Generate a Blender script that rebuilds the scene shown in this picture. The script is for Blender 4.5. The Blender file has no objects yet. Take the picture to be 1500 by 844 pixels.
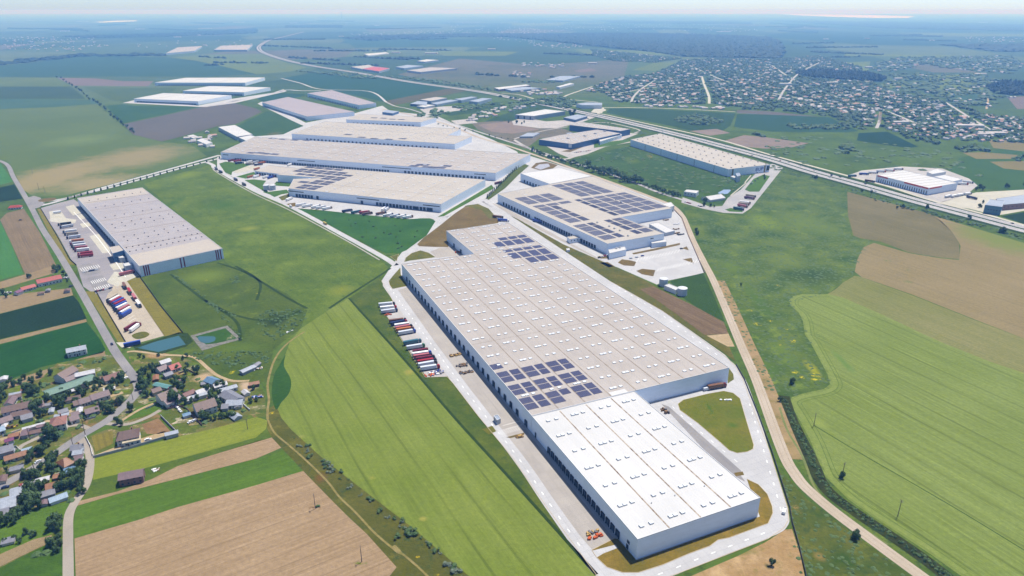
import bpy, math, random
from mathutils import Vector, Matrix
from mathutils.geometry import tessellate_polygon
random.seed(7)
SC = bpy.context.scene
COL = SC.collection
R = math.radians
# ------------------------------------------------------------------ camera, sky, sun, exposure
H = 280.0; FPX = 1011.0; CX, CY = 750.0, 422.0
PITCH = math.atan((CY - 15.0) / FPX)
cam = bpy.data.objects.new('camera', bpy.data.cameras.new('camera')); COL.objects.link(cam)
cam.location = (0, 0, H); cam.rotation_euler = (math.pi/2 - PITCH, 0, 0)
cam.data.sensor_width = 36; cam.data.lens = FPX/1500*36
cam.data.clip_start = 1; cam.data.clip_end = 200000
SC.camera = cam
SUN_EL = R(68); SUN_AZ = math.atan2(.65, .76)          # azimuth measured from +Y towards +X
W = bpy.data.worlds.new('World'); SC.world = W; W.use_nodes = True
nt = W.node_tree; nt.nodes.clear()
sky = nt.nodes.new('ShaderNodeTexSky'); sky.sky_type = 'NISHITA'; sky.sun_disc = False
sky.sun_elevation = SUN_EL; sky.sun_rotation = SUN_AZ; sky.altitude = 100
sky.air_density = .55; sky.dust_density = 0.6; sky.ozone_density = 4.5
bg = nt.nodes.new('ShaderNodeBackground'); bg.inputs[1].default_value = 0.125
wo = nt.nodes.new('ShaderNodeOutputWorld')
nt.links.new(sky.outputs[0], bg.inputs[0]); nt.links.new(bg.outputs[0], wo.inputs[0])
sl = bpy.data.lights.new('sun', 'SUN'); sl.energy = 4.8; sl.angle = R(.53); sl.color = (1, .975, .94)
so = bpy.data.objects.new('sun', sl); COL.objects.link(so)
sd = Vector((math.sin(SUN_AZ)*math.cos(SUN_EL), math.cos(SUN_AZ)*math.cos(SUN_EL), math.sin(SUN_EL)))
so.rotation_euler = sd.to_track_quat('Z', 'Y').to_euler(); so.location = (0, 0, 500)
SC.view_settings.view_transform = 'Standard'; SC.view_settings.look = 'None'
SC.view_settings.exposure = 0.52; SC.view_settings.gamma = 1
HAZE_DENSITY = 1.4e-4; HAZE_COLOR = (.16, .41, .95)
# ------------------------------------------------------------------ survey: picture point -> point on the plain
SP, CP = math.sin(PITCH), math.cos(PITCH)
def P(x, y, h=0.0):
    u = (x-CX)/FPX; v = (y-CY)/FPX
    fy = CP - v*SP; fz = -SP - v*CP
    t = (H-h)/-fz
    return Vector((u*t, fy*t, h))
def vang(a, b): d = b-a; return math.atan2(d.y, d.x)
# ------------------------------------------------------------------ object helpers
def tag(o, label=None, cat=None, group=None, kind=None):
    if label: o['label'] = label
    if cat: o['category'] = cat
    if group: o['group'] = group
    if kind: o['kind'] = kind
    return o
def thing(name, label, cat, loc=(0, 0, 0), rz=0, group=None):
    o = bpy.data.objects.new(name, None); COL.objects.link(o)
    o.location = loc; o.rotation_euler = (0, 0, rz); o.empty_display_size = 1
    return tag(o, label, cat, group)
def inst(name, me, parent=None, loc=(0, 0, 0), rz=0, sc=None):
    o = bpy.data.objects.new(name, me); COL.objects.link(o)
    o.location = loc; o.rotation_euler = (0, 0, rz)
    if sc: o.scale = sc if isinstance(sc, (tuple, list)) else (sc, sc, sc)
    if parent: o.parent = parent
    return o
class MB:
    def __init__(s): s.v = []; s.f = []; s.m = []
    def add(s, vs, fs, mi=0):
        n = len(s.v); s.v += [tuple(p) for p in vs]; s.f += [tuple(i+n for i in f) for f in fs]; s.m += [mi]*len(fs)
    def box(s, c, size, rz=0, mi=0, top=None):          # c = centre of the bottom face
        x, y, z = size[0]/2, size[1]/2, size[2]; tp = top or (1, 1)
        ca, sa = math.cos(rz), math.sin(rz); vs = []
        for zz, kx, ky in ((0, 1, 1), (z, tp[0], tp[1])):
            for a, b in ((-x, -y), (x, -y), (x, y), (-x, y)):
                a *= kx; b *= ky
                vs.append((c[0]+a*ca-b*sa, c[1]+a*sa+b*ca, c[2]+zz))
        s.add(vs, [(0, 3, 2, 1), (4, 5, 6, 7), (0, 1, 5, 4), (1, 2, 6, 5), (2, 3, 7, 6), (3, 0, 4, 7)], mi)
    def prism(s, pts, z0, z1, mi=0, cap=True, side=True, mi2=None):
        n = len(pts); a = sum(pts[i][0]*pts[(i+1) % n][1]-pts[(i+1) % n][0]*pts[i][1] for i in range(n))
        if a < 0: pts = pts[::-1]
        if side: s.add([(p[0], p[1], z0) for p in pts]+[(p[0], p[1], z1) for p in pts], [(i, (i+1) % n, n+(i+1) % n, n+i) for i in range(n)], mi)
        if cap:
            tr = tessellate_polygon([[Vector((p[0], p[1], 0)) for p in pts]])
            s.add([(p[0], p[1], z1) for p in pts], [fix(t, pts) for t in tr], mi if mi2 is None else mi2)
    def cyl(s, c, r, h, n=16, mi=0, r2=None, axis='z'):
        r2 = r if r2 is None else r2; vs = []
        for k, rr in ((0, r), (h, r2)):
            for i in range(n):
                a = 2*math.pi*i/n; p = (rr*math.cos(a), rr*math.sin(a), k)
                if axis == 'y': p = (p[0], k-h/2, p[1])
                if axis == 'x': p = (k-h/2, p[0], p[1])
                vs.append((c[0]+p[0], c[1]+p[1], c[2]+p[2]))
        s.add(vs, [(i, (i+1) % n, n+(i+1) % n, n+i) for i in range(n)]+[tuple(range(n-1, -1, -1)), tuple(range(n, 2*n))], mi)
    def mesh(s, name, *mats):
        me = bpy.data.meshes.new(name); me.from_pydata(s.v, [], s.f)
        for m in mats: me.materials.append(m)
        if len(mats) > 1: me.polygons.foreach_set('material_index', s.m)
        me.update(); return me
    def obj(s, name, parent, *mats, **k): return inst(name, s.mesh(name, *mats), parent, **k)
def fix(t, pts):
    a, b, c = (pts[i] for i in t)
    return t if (b[0]-a[0])*(c[1]-a[1])-(c[0]-a[0])*(b[1]-a[1]) > 0 else (t[0], t[2], t[1])
# ------------------------------------------------------------------ materials
MATS = {}
def lin(c): return tuple(((x/255)/12.92 if x/255 < .04045 else ((x/255+.055)/1.055)**2.4) for x in c)
def nodes(m):
    m.use_nodes = True; t = m.node_tree; t.nodes.clear()
    b = t.nodes.new('ShaderNodeBsdfPrincipled'); o = t.nodes.new('ShaderNodeOutputMaterial'); t.links.new(b.outputs[0], o.inputs[0])
    return t, b
def mixc(t, fac, a, b):
    n = t.nodes.new('ShaderNodeMix'); n.data_type = 'RGBA'
    for s_, v in ((0, fac), (6, a), (7, b)):
        if hasattr(v, 'node'): t.links.new(v, n.inputs[s_])
        elif s_ == 0: n.inputs[0].default_value = v
        else: n.inputs[s_].default_value = (*v, 1)
    return n.outputs[2]
def math_(t, op, a, b=None, c=None, clamp=False):
    n = t.nodes.new('ShaderNodeMath'); n.operation = op; n.use_clamp = clamp
    for i, v in enumerate((a, b, c)):
        if v is None: continue
        if hasattr(v, 'node'): t.links.new(v, n.inputs[i])
        else: n.inputs[i].default_value = v
    return n.outputs[0]
def noise(t, vec, scale, detail=3, rough=.55, lo=None, hi=None, sc=None):
    if sc:
        mp = t.nodes.new('ShaderNodeMapping'); mp.inputs[3].default_value = sc; t.links.new(vec, mp.inputs[0]); vec = mp.outputs[0]
    n = t.nodes.new('ShaderNodeTexNoise'); n.inputs['Scale'].default_value = scale; n.inputs['Detail'].default_value = detail; n.inputs['Roughness'].default_value = rough
    t.links.new(vec, n.inputs['Vector']); o = n.outputs[0]
    if lo is not None:
        r = t.nodes.new('ShaderNodeMapRange'); r.inputs[1].default_value = lo; r.inputs[2].default_value = hi; t.links.new(o, r.inputs[0]); o = r.outputs[0]
    return o
def simple(name, c, rough=.7, c2=None, sc=1., metal=0., spec=.3, coord='Object'):
    if name in MATS: return MATS[name]
    m = bpy.data.materials.new(name); t, b = nodes(m)
    tc = t.nodes.new('ShaderNodeTexCoord'); vec = tc.outputs['Object']
    c2 = c2 or tuple(x*.82 for x in c)
    col = mixc(t, noise(t, vec, sc, 4, .6, .35, .68), c, c2)
    t.links.new(col, b.inputs['Base Color'])
    b.inputs['Roughness'].default_value = rough; b.inputs['Metallic'].default_value = metal; b.inputs['Specular IOR Level'].default_value = spec
    MATS[name] = m; return m
def mat_field(name, c1, c2, ang=None, tram=0., streak=.35, patches=(), coarse=.012, fine=.35, rough=.95, tramw=.09, tufts=0.0, tuftc=(.02, .045, .015), plots=None):
    """vegetation or soil: broad patches, streaks along the working direction, tramlines, fine grain, distinct local spots"""
    m = bpy.data.materials.new(name); t, b = nodes(m)
    g = t.nodes.new('ShaderNodeNewGeometry'); pos = g.outputs['Position']
    f = noise(t, pos, coarse, 5, .6, .33, .67)
    col = mixc(t, f, c1, c2)
    if ang is not None:
        mp = t.nodes.new('ShaderNodeMapping'); mp.vector_type = 'POINT'; mp.inputs[2].default_value = (0, 0, -ang); t.links.new(pos, mp.inputs[0])
        s1 = noise(t, mp.outputs[0], 1, 3, .6, .3, .7, sc=(.004, .16, 1))
        s2 = noise(t, mp.outputs[0], 1, 2, .6, .35, .65, sc=(.02, .7, 1))
        dk = tuple(x*.72 for x in c1); lt = tuple(min(1, x*1.18) for x in c2)
        col = mixc(t, math_(t, 'MULTIPLY', s1, streak), col, dk)
        col = mixc(t, math_(t, 'MULTIPLY', s2, streak*.7), col, lt)
        s3 = noise(t, mp.outputs[0], 1, 4, .75, .5, .68, sc=(.035, 1.3, 1)); s4 = noise(t, mp.outputs[0], 1, 3, .7, .52, .66, sc=(.012, .07, 1))
        col = mixc(t, math_(t, 'MULTIPLY', math_(t, 'ADD', math_(t, 'MULTIPLY', s4, .8), .2), math_(t, 'MULTIPLY', s3, min(1, streak*1.6))), col, tuple(x*.55 for x in c1))
        s5 = noise(t, mp.outputs[0], 1, 3, .7, .55, .7, sc=(.008, .35, 1)); col = mixc(t, math_(t, 'MULTIPLY', s5, streak*.8), col, tuple(min(1, x*1.3) for x in c2))
        if tram:
            sp = t.nodes.new('ShaderNodeSeparateXYZ'); t.links.new(mp.outputs[0], sp.inputs[0])
            wob = math_(t, 'MULTIPLY', noise(t, mp.outputs[0], .006, 1), 7.)
            fr = math_(t, 'FRACT', math_(t, 'DIVIDE', math_(t, 'ADD', sp.outputs[1], wob), tram))
            ln = math_(t, 'LESS_THAN', fr, tramw)
            gap = noise(t, mp.outputs[0], 1, 2, .5, .3, .6, sc=(.01, .05, 1))
            col = mixc(t, math_(t, 'MULTIPLY', math_(t, 'MULTIPLY', ln, gap), .55), col, tuple(x*.5 for x in c1))
    nf = noise(t, pos, fine, 4, .7, .3, .7)
    col = mixc(t, math_(t, 'MULTIPLY', nf, .48), col, tuple(x*.55 for x in c1))
    if tufts:
        tf = noise(t, pos, .12, 5, .75, .54, .66)
        col = mixc(t, math_(t, 'MULTIPLY', tf, tufts), col, tuftc)
        tg = noise(t, pos, .05, 4, .7, .55, .7)
        col = mixc(t, math_(t, 'MULTIPLY', tg, tufts*.6), col, tuple(min(1, a*1.5) for a in c2))
    if plots:
        sz_, an_, cs_ = plots; mp = t.nodes.new('ShaderNodeMapping'); mp.inputs[2].default_value = (0, 0, -an_); mp.inputs[3].default_value = (1/sz_, 1.8/sz_, 1); t.links.new(pos, mp.inputs[0])
        vo = t.nodes.new('ShaderNodeTexVoronoi'); vo.distance = 'CHEBYCHEV'; vo.inputs['Scale'].default_value = 1; vo.inputs['Randomness'].default_value = .8; t.links.new(mp.outputs[0], vo.inputs['Vector'])
        sc_ = t.nodes.new('ShaderNodeSeparateColor'); t.links.new(vo.outputs['Color'], sc_.inputs[0]); cr = t.nodes.new('ShaderNodeValToRGB'); cr.color_ramp.interpolation = 'CONSTANT'; t.links.new(sc_.outputs[0], cr.inputs[0])
        while len(cr.color_ramp.elements) < len(cs_): cr.color_ramp.elements.new(.5)
        for q_, (e, c) in enumerate(zip(cr.color_ramp.elements, cs_)): e.position = q_/len(cs_); e.color = (*c, 1)
        col = mixc(t, math_(t, 'MULTIPLY', noise(t, pos, .08, 5, .8, .38, .5), .85), cr.outputs[0], col)
    for (px, py, rx, ry, pc, amt) in patches:
        c = P(px, py); e = P(px+rx, py); e2 = P(px, py-ry)
        mp = t.nodes.new('ShaderNodeMapping'); mp.vector_type = 'TEXTURE'; mp.inputs[1].default_value = (c.x, c.y, 0)
        mp.inputs[3].default_value = (max(1, (e-c).length), max(1, (e2-c).length), 1); t.links.new(pos, mp.inputs[0])
        sx = t.nodes.new('ShaderNodeSeparateXYZ'); t.links.new(mp.outputs[0], sx.inputs[0])
        d = math_(t, 'SQRT', math_(t, 'ADD', math_(t, 'POWER', sx.outputs[0], 2.), math_(t, 'POWER', sx.outputs[1], 2.)))
        n1 = noise(t, pos, .03 if rx > 15 else .1, 5, .7)
        k = math_(t, 'SUBTRACT', 1.45, math_(t, 'ADD', d, n1), clamp=True)
        k = math_(t, 'MULTIPLY', k, amt*2.0, clamp=True)
        if rx < 15 and amt >= .7: k = math_(t, 'MULTIPLY', k, noise(t, pos, .35, 4, .75, .47, .6))
        col = mixc(t, k, col, pc)
    t.links.new(col, b.inputs['Base Color']); b.inputs['Roughness'].default_value = rough; b.inputs['Specular IOR Level'].default_value = .08
    bp = t.nodes.new('ShaderNodeBump'); bp.inputs['Strength'].default_value = .5; bp.inputs['Distance'].default_value = .6
    t.links.new(nf, bp.inputs['Height']); t.links.new(bp.outputs[0], b.inputs['Normal'])
    MATS[name] = m; return m
def mat_paving(name, c1, c2, slab=6., line=.5, ang=0., stain=.3):
    m = bpy.data.materials.new(name); t, b = nodes(m)
    g = t.nodes.new('ShaderNodeNewGeometry'); pos = g.outputs['Position']
    col = mixc(t, noise(t, pos, .03, 5, .6, .35, .65), c1, c2)
    mp = t.nodes.new('ShaderNodeMapping'); mp.inputs[2].default_value = (0, 0, -ang); t.links.new(pos, mp.inputs[0])
    if slab:
        br = t.nodes.new('ShaderNodeTexBrick'); br.offset = 0; br.inputs['Scale'].default_value = 1
        br.inputs['Brick Width'].default_value = slab; br.inputs['Row Height'].default_value = slab; br.inputs['Mortar Size'].default_value = .09
        br.inputs['Color1'].default_value = (1, 1, 1, 1); br.inputs['Color2'].default_value = (.8, .8, .8, 1); br.inputs['Mortar'].default_value = (.35, .35, .35, 1)
        t.links.new(mp.outputs[0], br.inputs['Vector'])
        mu = t.nodes.new('ShaderNodeMix'); mu.data_type = 'RGBA'; mu.blend_type = 'MULTIPLY'; mu.inputs[0].default_value = line
        t.links.new(col, mu.inputs[6]); t.links.new(br.outputs[0], mu.inputs[7]); col = mu.outputs[2]
    st = noise(t, mp.outputs[0], 1, 4, .7, .5, .75, sc=(.25, .03, 1))
    col = mixc(t, math_(t, 'MULTIPLY', st, stain), col, tuple(x*.5 for x in c1))
    col = mixc(t, math_(t, 'MULTIPLY', noise(t, pos, .9, 4, .7, .4, .7), .18), col, tuple(x*.6 for x in c1))
    t.links.new(col, b.inputs['Base Color']); b.inputs['Roughness'].default_value = .9; b.inputs['Specular IOR Level'].default_value = .15
    MATS[name] = m; return m
def mat_roof(name, c1, c2, rib=0., dirt=.3, bands=0., bandc=None, rough=.6):
    """flat industrial roofing, in the building's own coordinates (x along the first wall)"""
    m = bpy.data.materials.new(name); t, b = nodes(m)
    tc = t.nodes.new('ShaderNodeTexCoord'); pos = tc.outputs['Object']
    col = mixc(t, noise(t, pos, .018, 4, .55, .35, .65), c1, c2)
    s1 = noise(t, pos, 1, 4, .7, .42, .72, sc=(.8, .05, 1))
    col = mixc(t, math_(t, 'MULTIPLY', s1, dirt), col, tuple(x*.62 for x in c1))
    s2 = noise(t, pos, .07, 5, .7, .5, .66); col = mixc(t, math_(t, 'MULTIPLY', s2, dirt*.9), col, (c1[0]*.78, c1[1]*.74, c1[2]*.68))
    s3 = noise(t, pos, .5, 3, .8, .62, .72); col = mixc(t, math_(t, 'MULTIPLY', s3, dirt*1.3), col, (c1[0]*.55, c1[1]*.5, c1[2]*.45))
    vr = t.nodes.new('ShaderNodeTexVoronoi'); vr.inputs['Scale'].default_value = 1; mv = t.nodes.new('ShaderNodeMapping'); mv.inputs[3].default_value = (.045, .028, 1); t.links.new(pos, mv.inputs[0]); t.links.new(mv.outputs[0], vr.inputs['Vector'])
    sv = t.nodes.new('ShaderNodeSeparateColor'); t.links.new(vr.outputs['Color'], sv.inputs[0]); col = mixc(t, math_(t, 'MULTIPLY', sv.outputs[0], dirt*.45), col, tuple(x*.8 for x in c1))
    br = t.nodes.new('ShaderNodeTexBrick'); br.offset = .5; br.inputs['Scale'].default_value = 1
    br.inputs['Brick Width'].default_value = 2.1; br.inputs['Row Height'].default_value = 22.; br.inputs['Mortar Size'].default_value = .05
    br.inputs['Color1'].default_value = (1, 1, 1, 1); br.inputs['Color2'].default_value = (.93, .93, .93, 1); br.inputs['Mortar'].default_value = (.7, .68, .66, 1)
    t.links.new(pos, br.inputs['Vector'])
    mu = t.nodes.new('ShaderNodeMix'); mu.data_type = 'RGBA'; mu.blend_type = 'MULTIPLY'; mu.inputs[0].default_value = .6
    t.links.new(col, mu.inputs[6]); t.links.new(br.outputs[0], mu.inputs[7]); col = mu.outputs[2]
    if bands:
        sp = t.nodes.new('ShaderNodeSeparateXYZ'); t.links.new(pos, sp.inputs[0])
        fr = math_(t, 'FRACT', math_(t, 'DIVIDE', sp.outputs[1], bands))
        bm = t.nodes.new('ShaderNodeMapRange'); bm.inputs[1].default_value = .5; bm.inputs[2].default_value = .6
        t.links.new(math_(t, 'ABSOLUTE', math_(t, 'SUBTRACT', fr, .5)), bm.inputs[0]); bm.inputs[1].default_value = .18; bm.inputs[2].default_value = .3
        col = mixc(t, math_(t, 'MULTIPLY', bm.outputs[0], .75), col, bandc)
    t.links.new(col, b.inputs['Base Color']); b.inputs['Roughness'].default_value = rough; b.inputs['Specular IOR Level'].default_value = .25
    MATS[name] = m; return m
def mat_wall(name, c, rib=1.0, amt=.12, win=None):
    m = bpy.data.materials.new(name); t, b = nodes(m)
    tc = t.nodes.new('ShaderNodeTexCoord'); pos = tc.outputs['Object']; sp = t.nodes.new('ShaderNodeSeparateXYZ'); t.links.new(pos, sp.inputs[0])
    s = math_(t, 'ADD', sp.outputs[0], sp.outputs[1])
    fr = math_(t, 'LESS_THAN', math_(t, 'FRACT', math_(t, 'DIVIDE', s, rib)), .12)
    col = mixc(t, math_(t, 'MULTIPLY', fr, amt*2), c, tuple(x*.6 for x in c))
    col = mixc(t, math_(t, 'MULTIPLY', noise(t, pos, 1, 4, .6, .4, .7, sc=(.12, .12, .5)), amt*2.2), col, tuple(x*.7 for x in c))
    t.links.new(col, b.inputs['Base Color']); b.inputs['Roughness'].default_value = .55; b.inputs['Specular IOR Level'].default_value = .3
    MATS[name] = m; return m
def mat_leaf(name, c1, c2):
    m = bpy.data.materials.new(name); t, b = nodes(m)
    tc = t.nodes.new('ShaderNodeTexCoord'); oi = t.nodes.new('ShaderNodeObjectInfo')
    g = t.nodes.new('ShaderNodeNewGeometry')
    f = noise(t, g.outputs['Position'], .55, 3, .7, .3, .7)
    f = math_(t, 'ADD', math_(t, 'MULTIPLY', f, .6), math_(t, 'MULTIPLY', oi.outputs['Random'], .4))
    t.links.new(mixc(t, f, c1, c2), b.inputs['Base Color']); b.inputs['Roughness'].default_value = .7; b.inputs['Specular IOR Level'].default_value = .15
    b.inputs['Transmission Weight'].default_value = 0
    MATS[name] = m; return m
K = .56
HZS = (.55, .62, .7)
def A(r, g, b, k=K, d=560):
    # surface colour behind d metres of haze in the survey picture
    out = []
    for x, s_, hc in zip(lin((r, g, b)), HZS, HAZE_COLOR):
        t_ = math.exp(-HAZE_DENSITY*hc*d); out.append(min(.8, max(x*.45, (x-s_*(1-t_))/t_)*k))
    return tuple(out)
M_BASE = mat_field('land', A(78, 104, 62), A(100, 126, 70), None, tufts=.5, patches=[(1330, 230, 170, 30, A(92, 125, 88), .5)])
def far_mosaic():
    m = bpy.data.materials.new('farmland'); t, b = nodes(m)
    g = t.nodes.new('ShaderNodeNewGeometry'); pos = g.outputs['Position']
    vo = t.nodes.new('ShaderNodeTexVoronoi'); vo.feature = 'F1'; vo.inputs['Scale'].default_value = 1
    mp = t.nodes.new('ShaderNodeMapping'); mp.inputs[2].default_value = (0, 0, .35); mp.inputs[3].default_value = (.0014, .00065, 1)
    t.links.new(pos, mp.inputs[0]); t.links.new(mp.outputs[0], vo.inputs['Vector'])
    cr = t.nodes.new('ShaderNodeValToRGB'); sp = t.nodes.new('ShaderNodeSeparateColor'); t.links.new(vo.outputs['Color'], sp.inputs[0]); t.links.new(sp.outputs[0], cr.inputs[0])
    cols = [(0, (.04, .07, .032)), (.3, (.06, .095, .038)), (.5, (.03, .06, .028)), (.66, (.085, .115, .05)), (.84, (.095, .095, .065)), (.92, (.05, .08, .035))]
    cr.color_ramp.interpolation = 'CONSTANT'
    while len(cr.color_ramp.elements) < len(cols): cr.color_ramp.elements.new(.5)
    for e, (p_, c) in zip(cr.color_ramp.elements, cols): e.position = p_; e.color = (*c, 1)
    col = mixc(t, math_(t, 'MULTIPLY', noise(t, pos, .002, 6, .7, .45, .65), .5), cr.outputs[0], (.035, .06, .028))
    col = mixc(t, math_(t, 'MULTIPLY', noise(t, pos, .02, 5, .75, .5, .7), .5), col, (.022, .04, .02))
    near = mixc(t, noise(t, pos, .012, 5, .6, .33, .67), A(78, 104, 62), A(100, 126, 70))
    near = mixc(t, math_(t, 'MULTIPLY', noise(t, pos, .12, 5, .75, .52, .66), .55), near, A(48, 68, 36))
    ln = t.nodes.new('ShaderNodeVectorMath'); ln.operation = 'LENGTH'; t.links.new(pos, ln.inputs[0])
    r = t.nodes.new('ShaderNodeMapRange'); r.inputs[1].default_value = 2300; r.inputs[2].default_value = 3400; t.links.new(ln.outputs['Value'], r.inputs[0])
    t.links.new(mixc(t, r.outputs[0], near, col), b.inputs['Base Color']); b.inputs['Roughness'].default_value = 1; b.inputs['Specular IOR Level'].default_value = .05
    return m
# ------------------------------------------------------------------ ground sheet and flat areas
def zs(p, z): return z*max(1.0, p.length/900.0)
def ground():
    xs = [-60000, -30000, -15000, -8000, -4500]+list(range(-3000, 3001, 500))+[4500, 8000, 15000, 30000, 60000]
    ys = [-3000, -500]+list(range(0, 3001, 500))+[4000, 5500, 8000, 12000, 18000, 27000, 40000, 62000]
    vs = [(x, y, 0) for y in ys for x in xs]; n = len(xs)
    fs = [(j*n+i, j*n+i+1, (j+1)*n+i+1, (j+1)*n+i) for j in range(len(ys)-1) for i in range(n-1)]
    mb = MB(); mb.add(vs, fs); tag(mb.obj('ground', None, far_mosaic()), kind='structure')
ground()
def crom(pts, n=6, closed=False):
    out = []; N = len(pts)
    rng = range(N) if closed else range(N-1)
    for i in rng:
        p0 = pts[(i-1) % N] if (closed or i > 0) else pts[0]; p1 = pts[i]; p2 = pts[(i+1) % N]; p3 = pts[(i+2) % N] if (closed or i < N-2) else pts[-1]
        for k in range(n):
            t = k/n
            out.append(.5*((2*p1)+(p2-p0)*t+(2*p0-5*p1+4*p2-p3)*t*t+(3*p1-p0-3*p2+p3)*t**3))
    if not closed: out.append(pts[-1])
    return out
def area(name, px, z, mat, smooth=False, kind='structure'):
    pts = [P(*p) for p in px]
    if smooth: pts = crom(pts, 5, True)
    tr = tessellate_polygon([[Vector((p.x, p.y, 0)) for p in pts]])
    mb = MB(); mb.add([(p.x, p.y, zs(p, z)) for p in pts], [fix(t, pts) for t in tr])
    return tag(mb.obj(name, None, mat), kind=kind)
def ribbon(name, px, w, z, mat, smooth=True, off=0., kind='structure', mb=None, kerb=0.):
    pts = [P(*p) for p in px]
    if smooth: pts = crom(pts, 6)
    own = mb is None; mb = mb or MB(); L = []
    for i, p in enumerate(pts):
        d = (pts[min(i+1, len(pts)-1)]-pts[max(i-1, 0)]).normalized(); n = Vector((-d.y, d.x, 0))
        L.append((p+n*(off+w/2), p+n*(off-w/2)))
    vs = []; fs = []
    for i, (a, b) in enumerate(L):
        vs += [(a.x, a.y, zs(a, z)), (b.x, b.y, zs(b, z))]
        if i: k = 2*i; fs.append((k-2, k-1, k+1, k))
    mb.add(vs, fs)
    if own: return tag(mb.obj(name, None, mat), kind=kind)
def dashes(mb, px, off, w, ln, gap, z):
    pts = crom([P(*p) for p in px], 6); acc = 0; on = ln
    for i in range(len(pts)-1):
        a, b = pts[i], pts[i+1]; d = (b-a); l = d.length
        if l < .01: continue
        d /= l; n = Vector((-d.y, d.x, 0)); s = 0
        while s < l:
            ph = (acc+s) % (ln+gap)
            if ph < ln:
                e = min(l, s+ln-ph); p, q = a+d*s+n*off, a+d*e+n*off
                mb.add([(p+n*w/2).to_tuple()[:2]+(zs(p, z),), (p-n*w/2).to_tuple()[:2]+(zs(p, z),), (q-n*w/2).to_tuple()[:2]+(zs(q, z),), (q+n*w/2).to_tuple()[:2]+(zs(q, z),)], [(0, 1, 2, 3)]); s = e+.01
            else: s += ln+gap-ph+.01
        acc += l
GR = A
Y1, Y2, Y3 = .03, .07, .11        # field, yard, island levels
# --- near fields
wa = vang(P(525, 455), P(874, 844))
m_wheat = mat_field('wheat', A(124, 144, 72), A(146, 160, 92), wa, tram=17, streak=.45, coarse=.02, patches=[
    (600, 545, 10, 6, A(165, 160, 95), .6), (690, 560, 9, 5, A(165, 160, 100), .5), (620, 760, 8, 5, A(168, 165, 98), .6), (545, 700, 8, 4, A(160, 160, 95), .4), (440, 640, 10, 4, A(165, 165, 100), .3)])
area('field', [(511, 437), (525, 455), (595, 530), (665, 611), (707, 654), (750, 705), (812, 774), (874, 844), (950, 935), (800, 960), (687, 844), (640, 804), (600, 770), (548, 730), (505, 697), (470, 669), (427, 630), (412, 612), (404, 592), (400, 565), (404, 545), (415, 528), (425, 500), (440, 482), (482, 454)], Y1*2, m_wheat)
m_dk = mat_field('lush grass', A(52, 92, 38), A(70, 110, 46), tufts=.4)
area('verge', [(409, 536), (418, 520), (416, 536), (426, 556), (424, 575), (412, 590), (404, 600), (398, 575), (402, 548)], Y1*3, m_dk, True)
sa = vang(P(150, 800), P(444, 700))
m_tan = mat_field('tilled soil', A(172, 146, 120), A(196, 170, 142), sa, tram=9, streak=.4, coarse=.015, tramw=.05, patches=[(462, 744, 14, 3, A(120, 95, 75), .9), (528, 825, 13, 3, A(110, 130, 60), .9)])
area('field', [(109, 789), (202, 762), (260, 743), (375, 711), (444, 690), (465, 705), (483, 730), (510, 757), (537, 782), (562, 808), (581, 831), (566, 850), (560, 900), (600, 960), (111, 960), (111, 844)], Y1, m_tan)
m_g1 = mat_field('young crop', A(88, 122, 50), A(106, 138, 62), sa, streak=.4, tufts=.25, coarse=.02)
area('field', [(113, 742), (173, 724), (260, 702), (375, 673), (415, 661), (430, 672), (444, 690), (375, 711), (260, 743), (202, 762), (109, 789), (106, 770)], Y1, m_g1)
area('field', [(116, 734), (172, 720), (222, 702), (260, 683), (320, 664), (375, 647), (398, 641), (412, 656), (375, 672), (260, 701.5), (173, 723.5), (113, 741)], Y1, m_tan)
m_yg = mat_field('yellowing crop', A(136, 150, 66), A(152, 162, 84), sa, streak=.4, tufts=.1, coarse=.02)
area('field', [(137, 672), (190, 658), (262, 640), (320, 626), (376, 611), (392, 616), (390, 628), (375, 641), (300, 662), (212, 686), (136, 703), (135, 690)], Y1, m_yg)
m_rough = mat_field('rough pasture', A(84, 112, 48), A(108, 128, 60), tufts=.6, coarse=.03)
area('meadow', [(136, 703), (212, 686), (300, 662), (375, 641), (390, 628), (398, 641), (320, 664), (260, 683), (222, 702), (172, 720), (116, 734), (127, 712)], Y1, m_rough)
# scrub strip between tilled field and wheat
m_scrub = mat_field('scrub grass', A(88, 98, 48), A(120, 118, 66), tufts=.75, coarse=.03, patches=[(612, 816, 4, 2, A(220, 190, 40), 1), (640, 842, 5, 2, A(220, 190, 40), 1), (398, 605, 5, 3, A(215, 190, 45), .9), (470, 700, 12, 10, A(120, 95, 60), .6)])
area('meadow', [(392, 600), (404, 592), (412, 612), (427, 630), (470, 669), (548, 730), (600, 770), (687, 844), (760, 940), (600, 960), (560, 900), (566, 850), (581, 831), (537, 782), (483, 730), (444, 690), (412, 656), (398, 641), (391, 628)], Y1*1.5, m_scrub)
m_dust = mat_field('bare dust', A(196, 172, 138), A(214, 192, 160), streak=0, coarse=.05, tufts=.2, tuftc=A(120, 120, 70))
m_trk = mat_field('worn track', A(176, 160, 120), A(140, 132, 88), streak=0, coarse=.2, tufts=.6, tuftc=A(104, 112, 60))
ribbon('track', [(392, 614), (402, 634), (425, 654), (452, 678), (480, 706), (497, 728), (520, 750), (548, 780), (575, 803), (590, 812), (620, 838), (650, 870)], 1.3, Y3, m_trk)
area('soil', [(574, 803), (579, 799), (588, 808), (590, 813), (581, 810)], Y3*1.1, m_trk, True)
ribbon('track', [(446, 486), (425, 500), (410, 515), (401, 530), (396, 545), (392, 565), (394, 585), (392, 600), (392, 614)], 1.8, Y3, m_trk)
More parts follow.
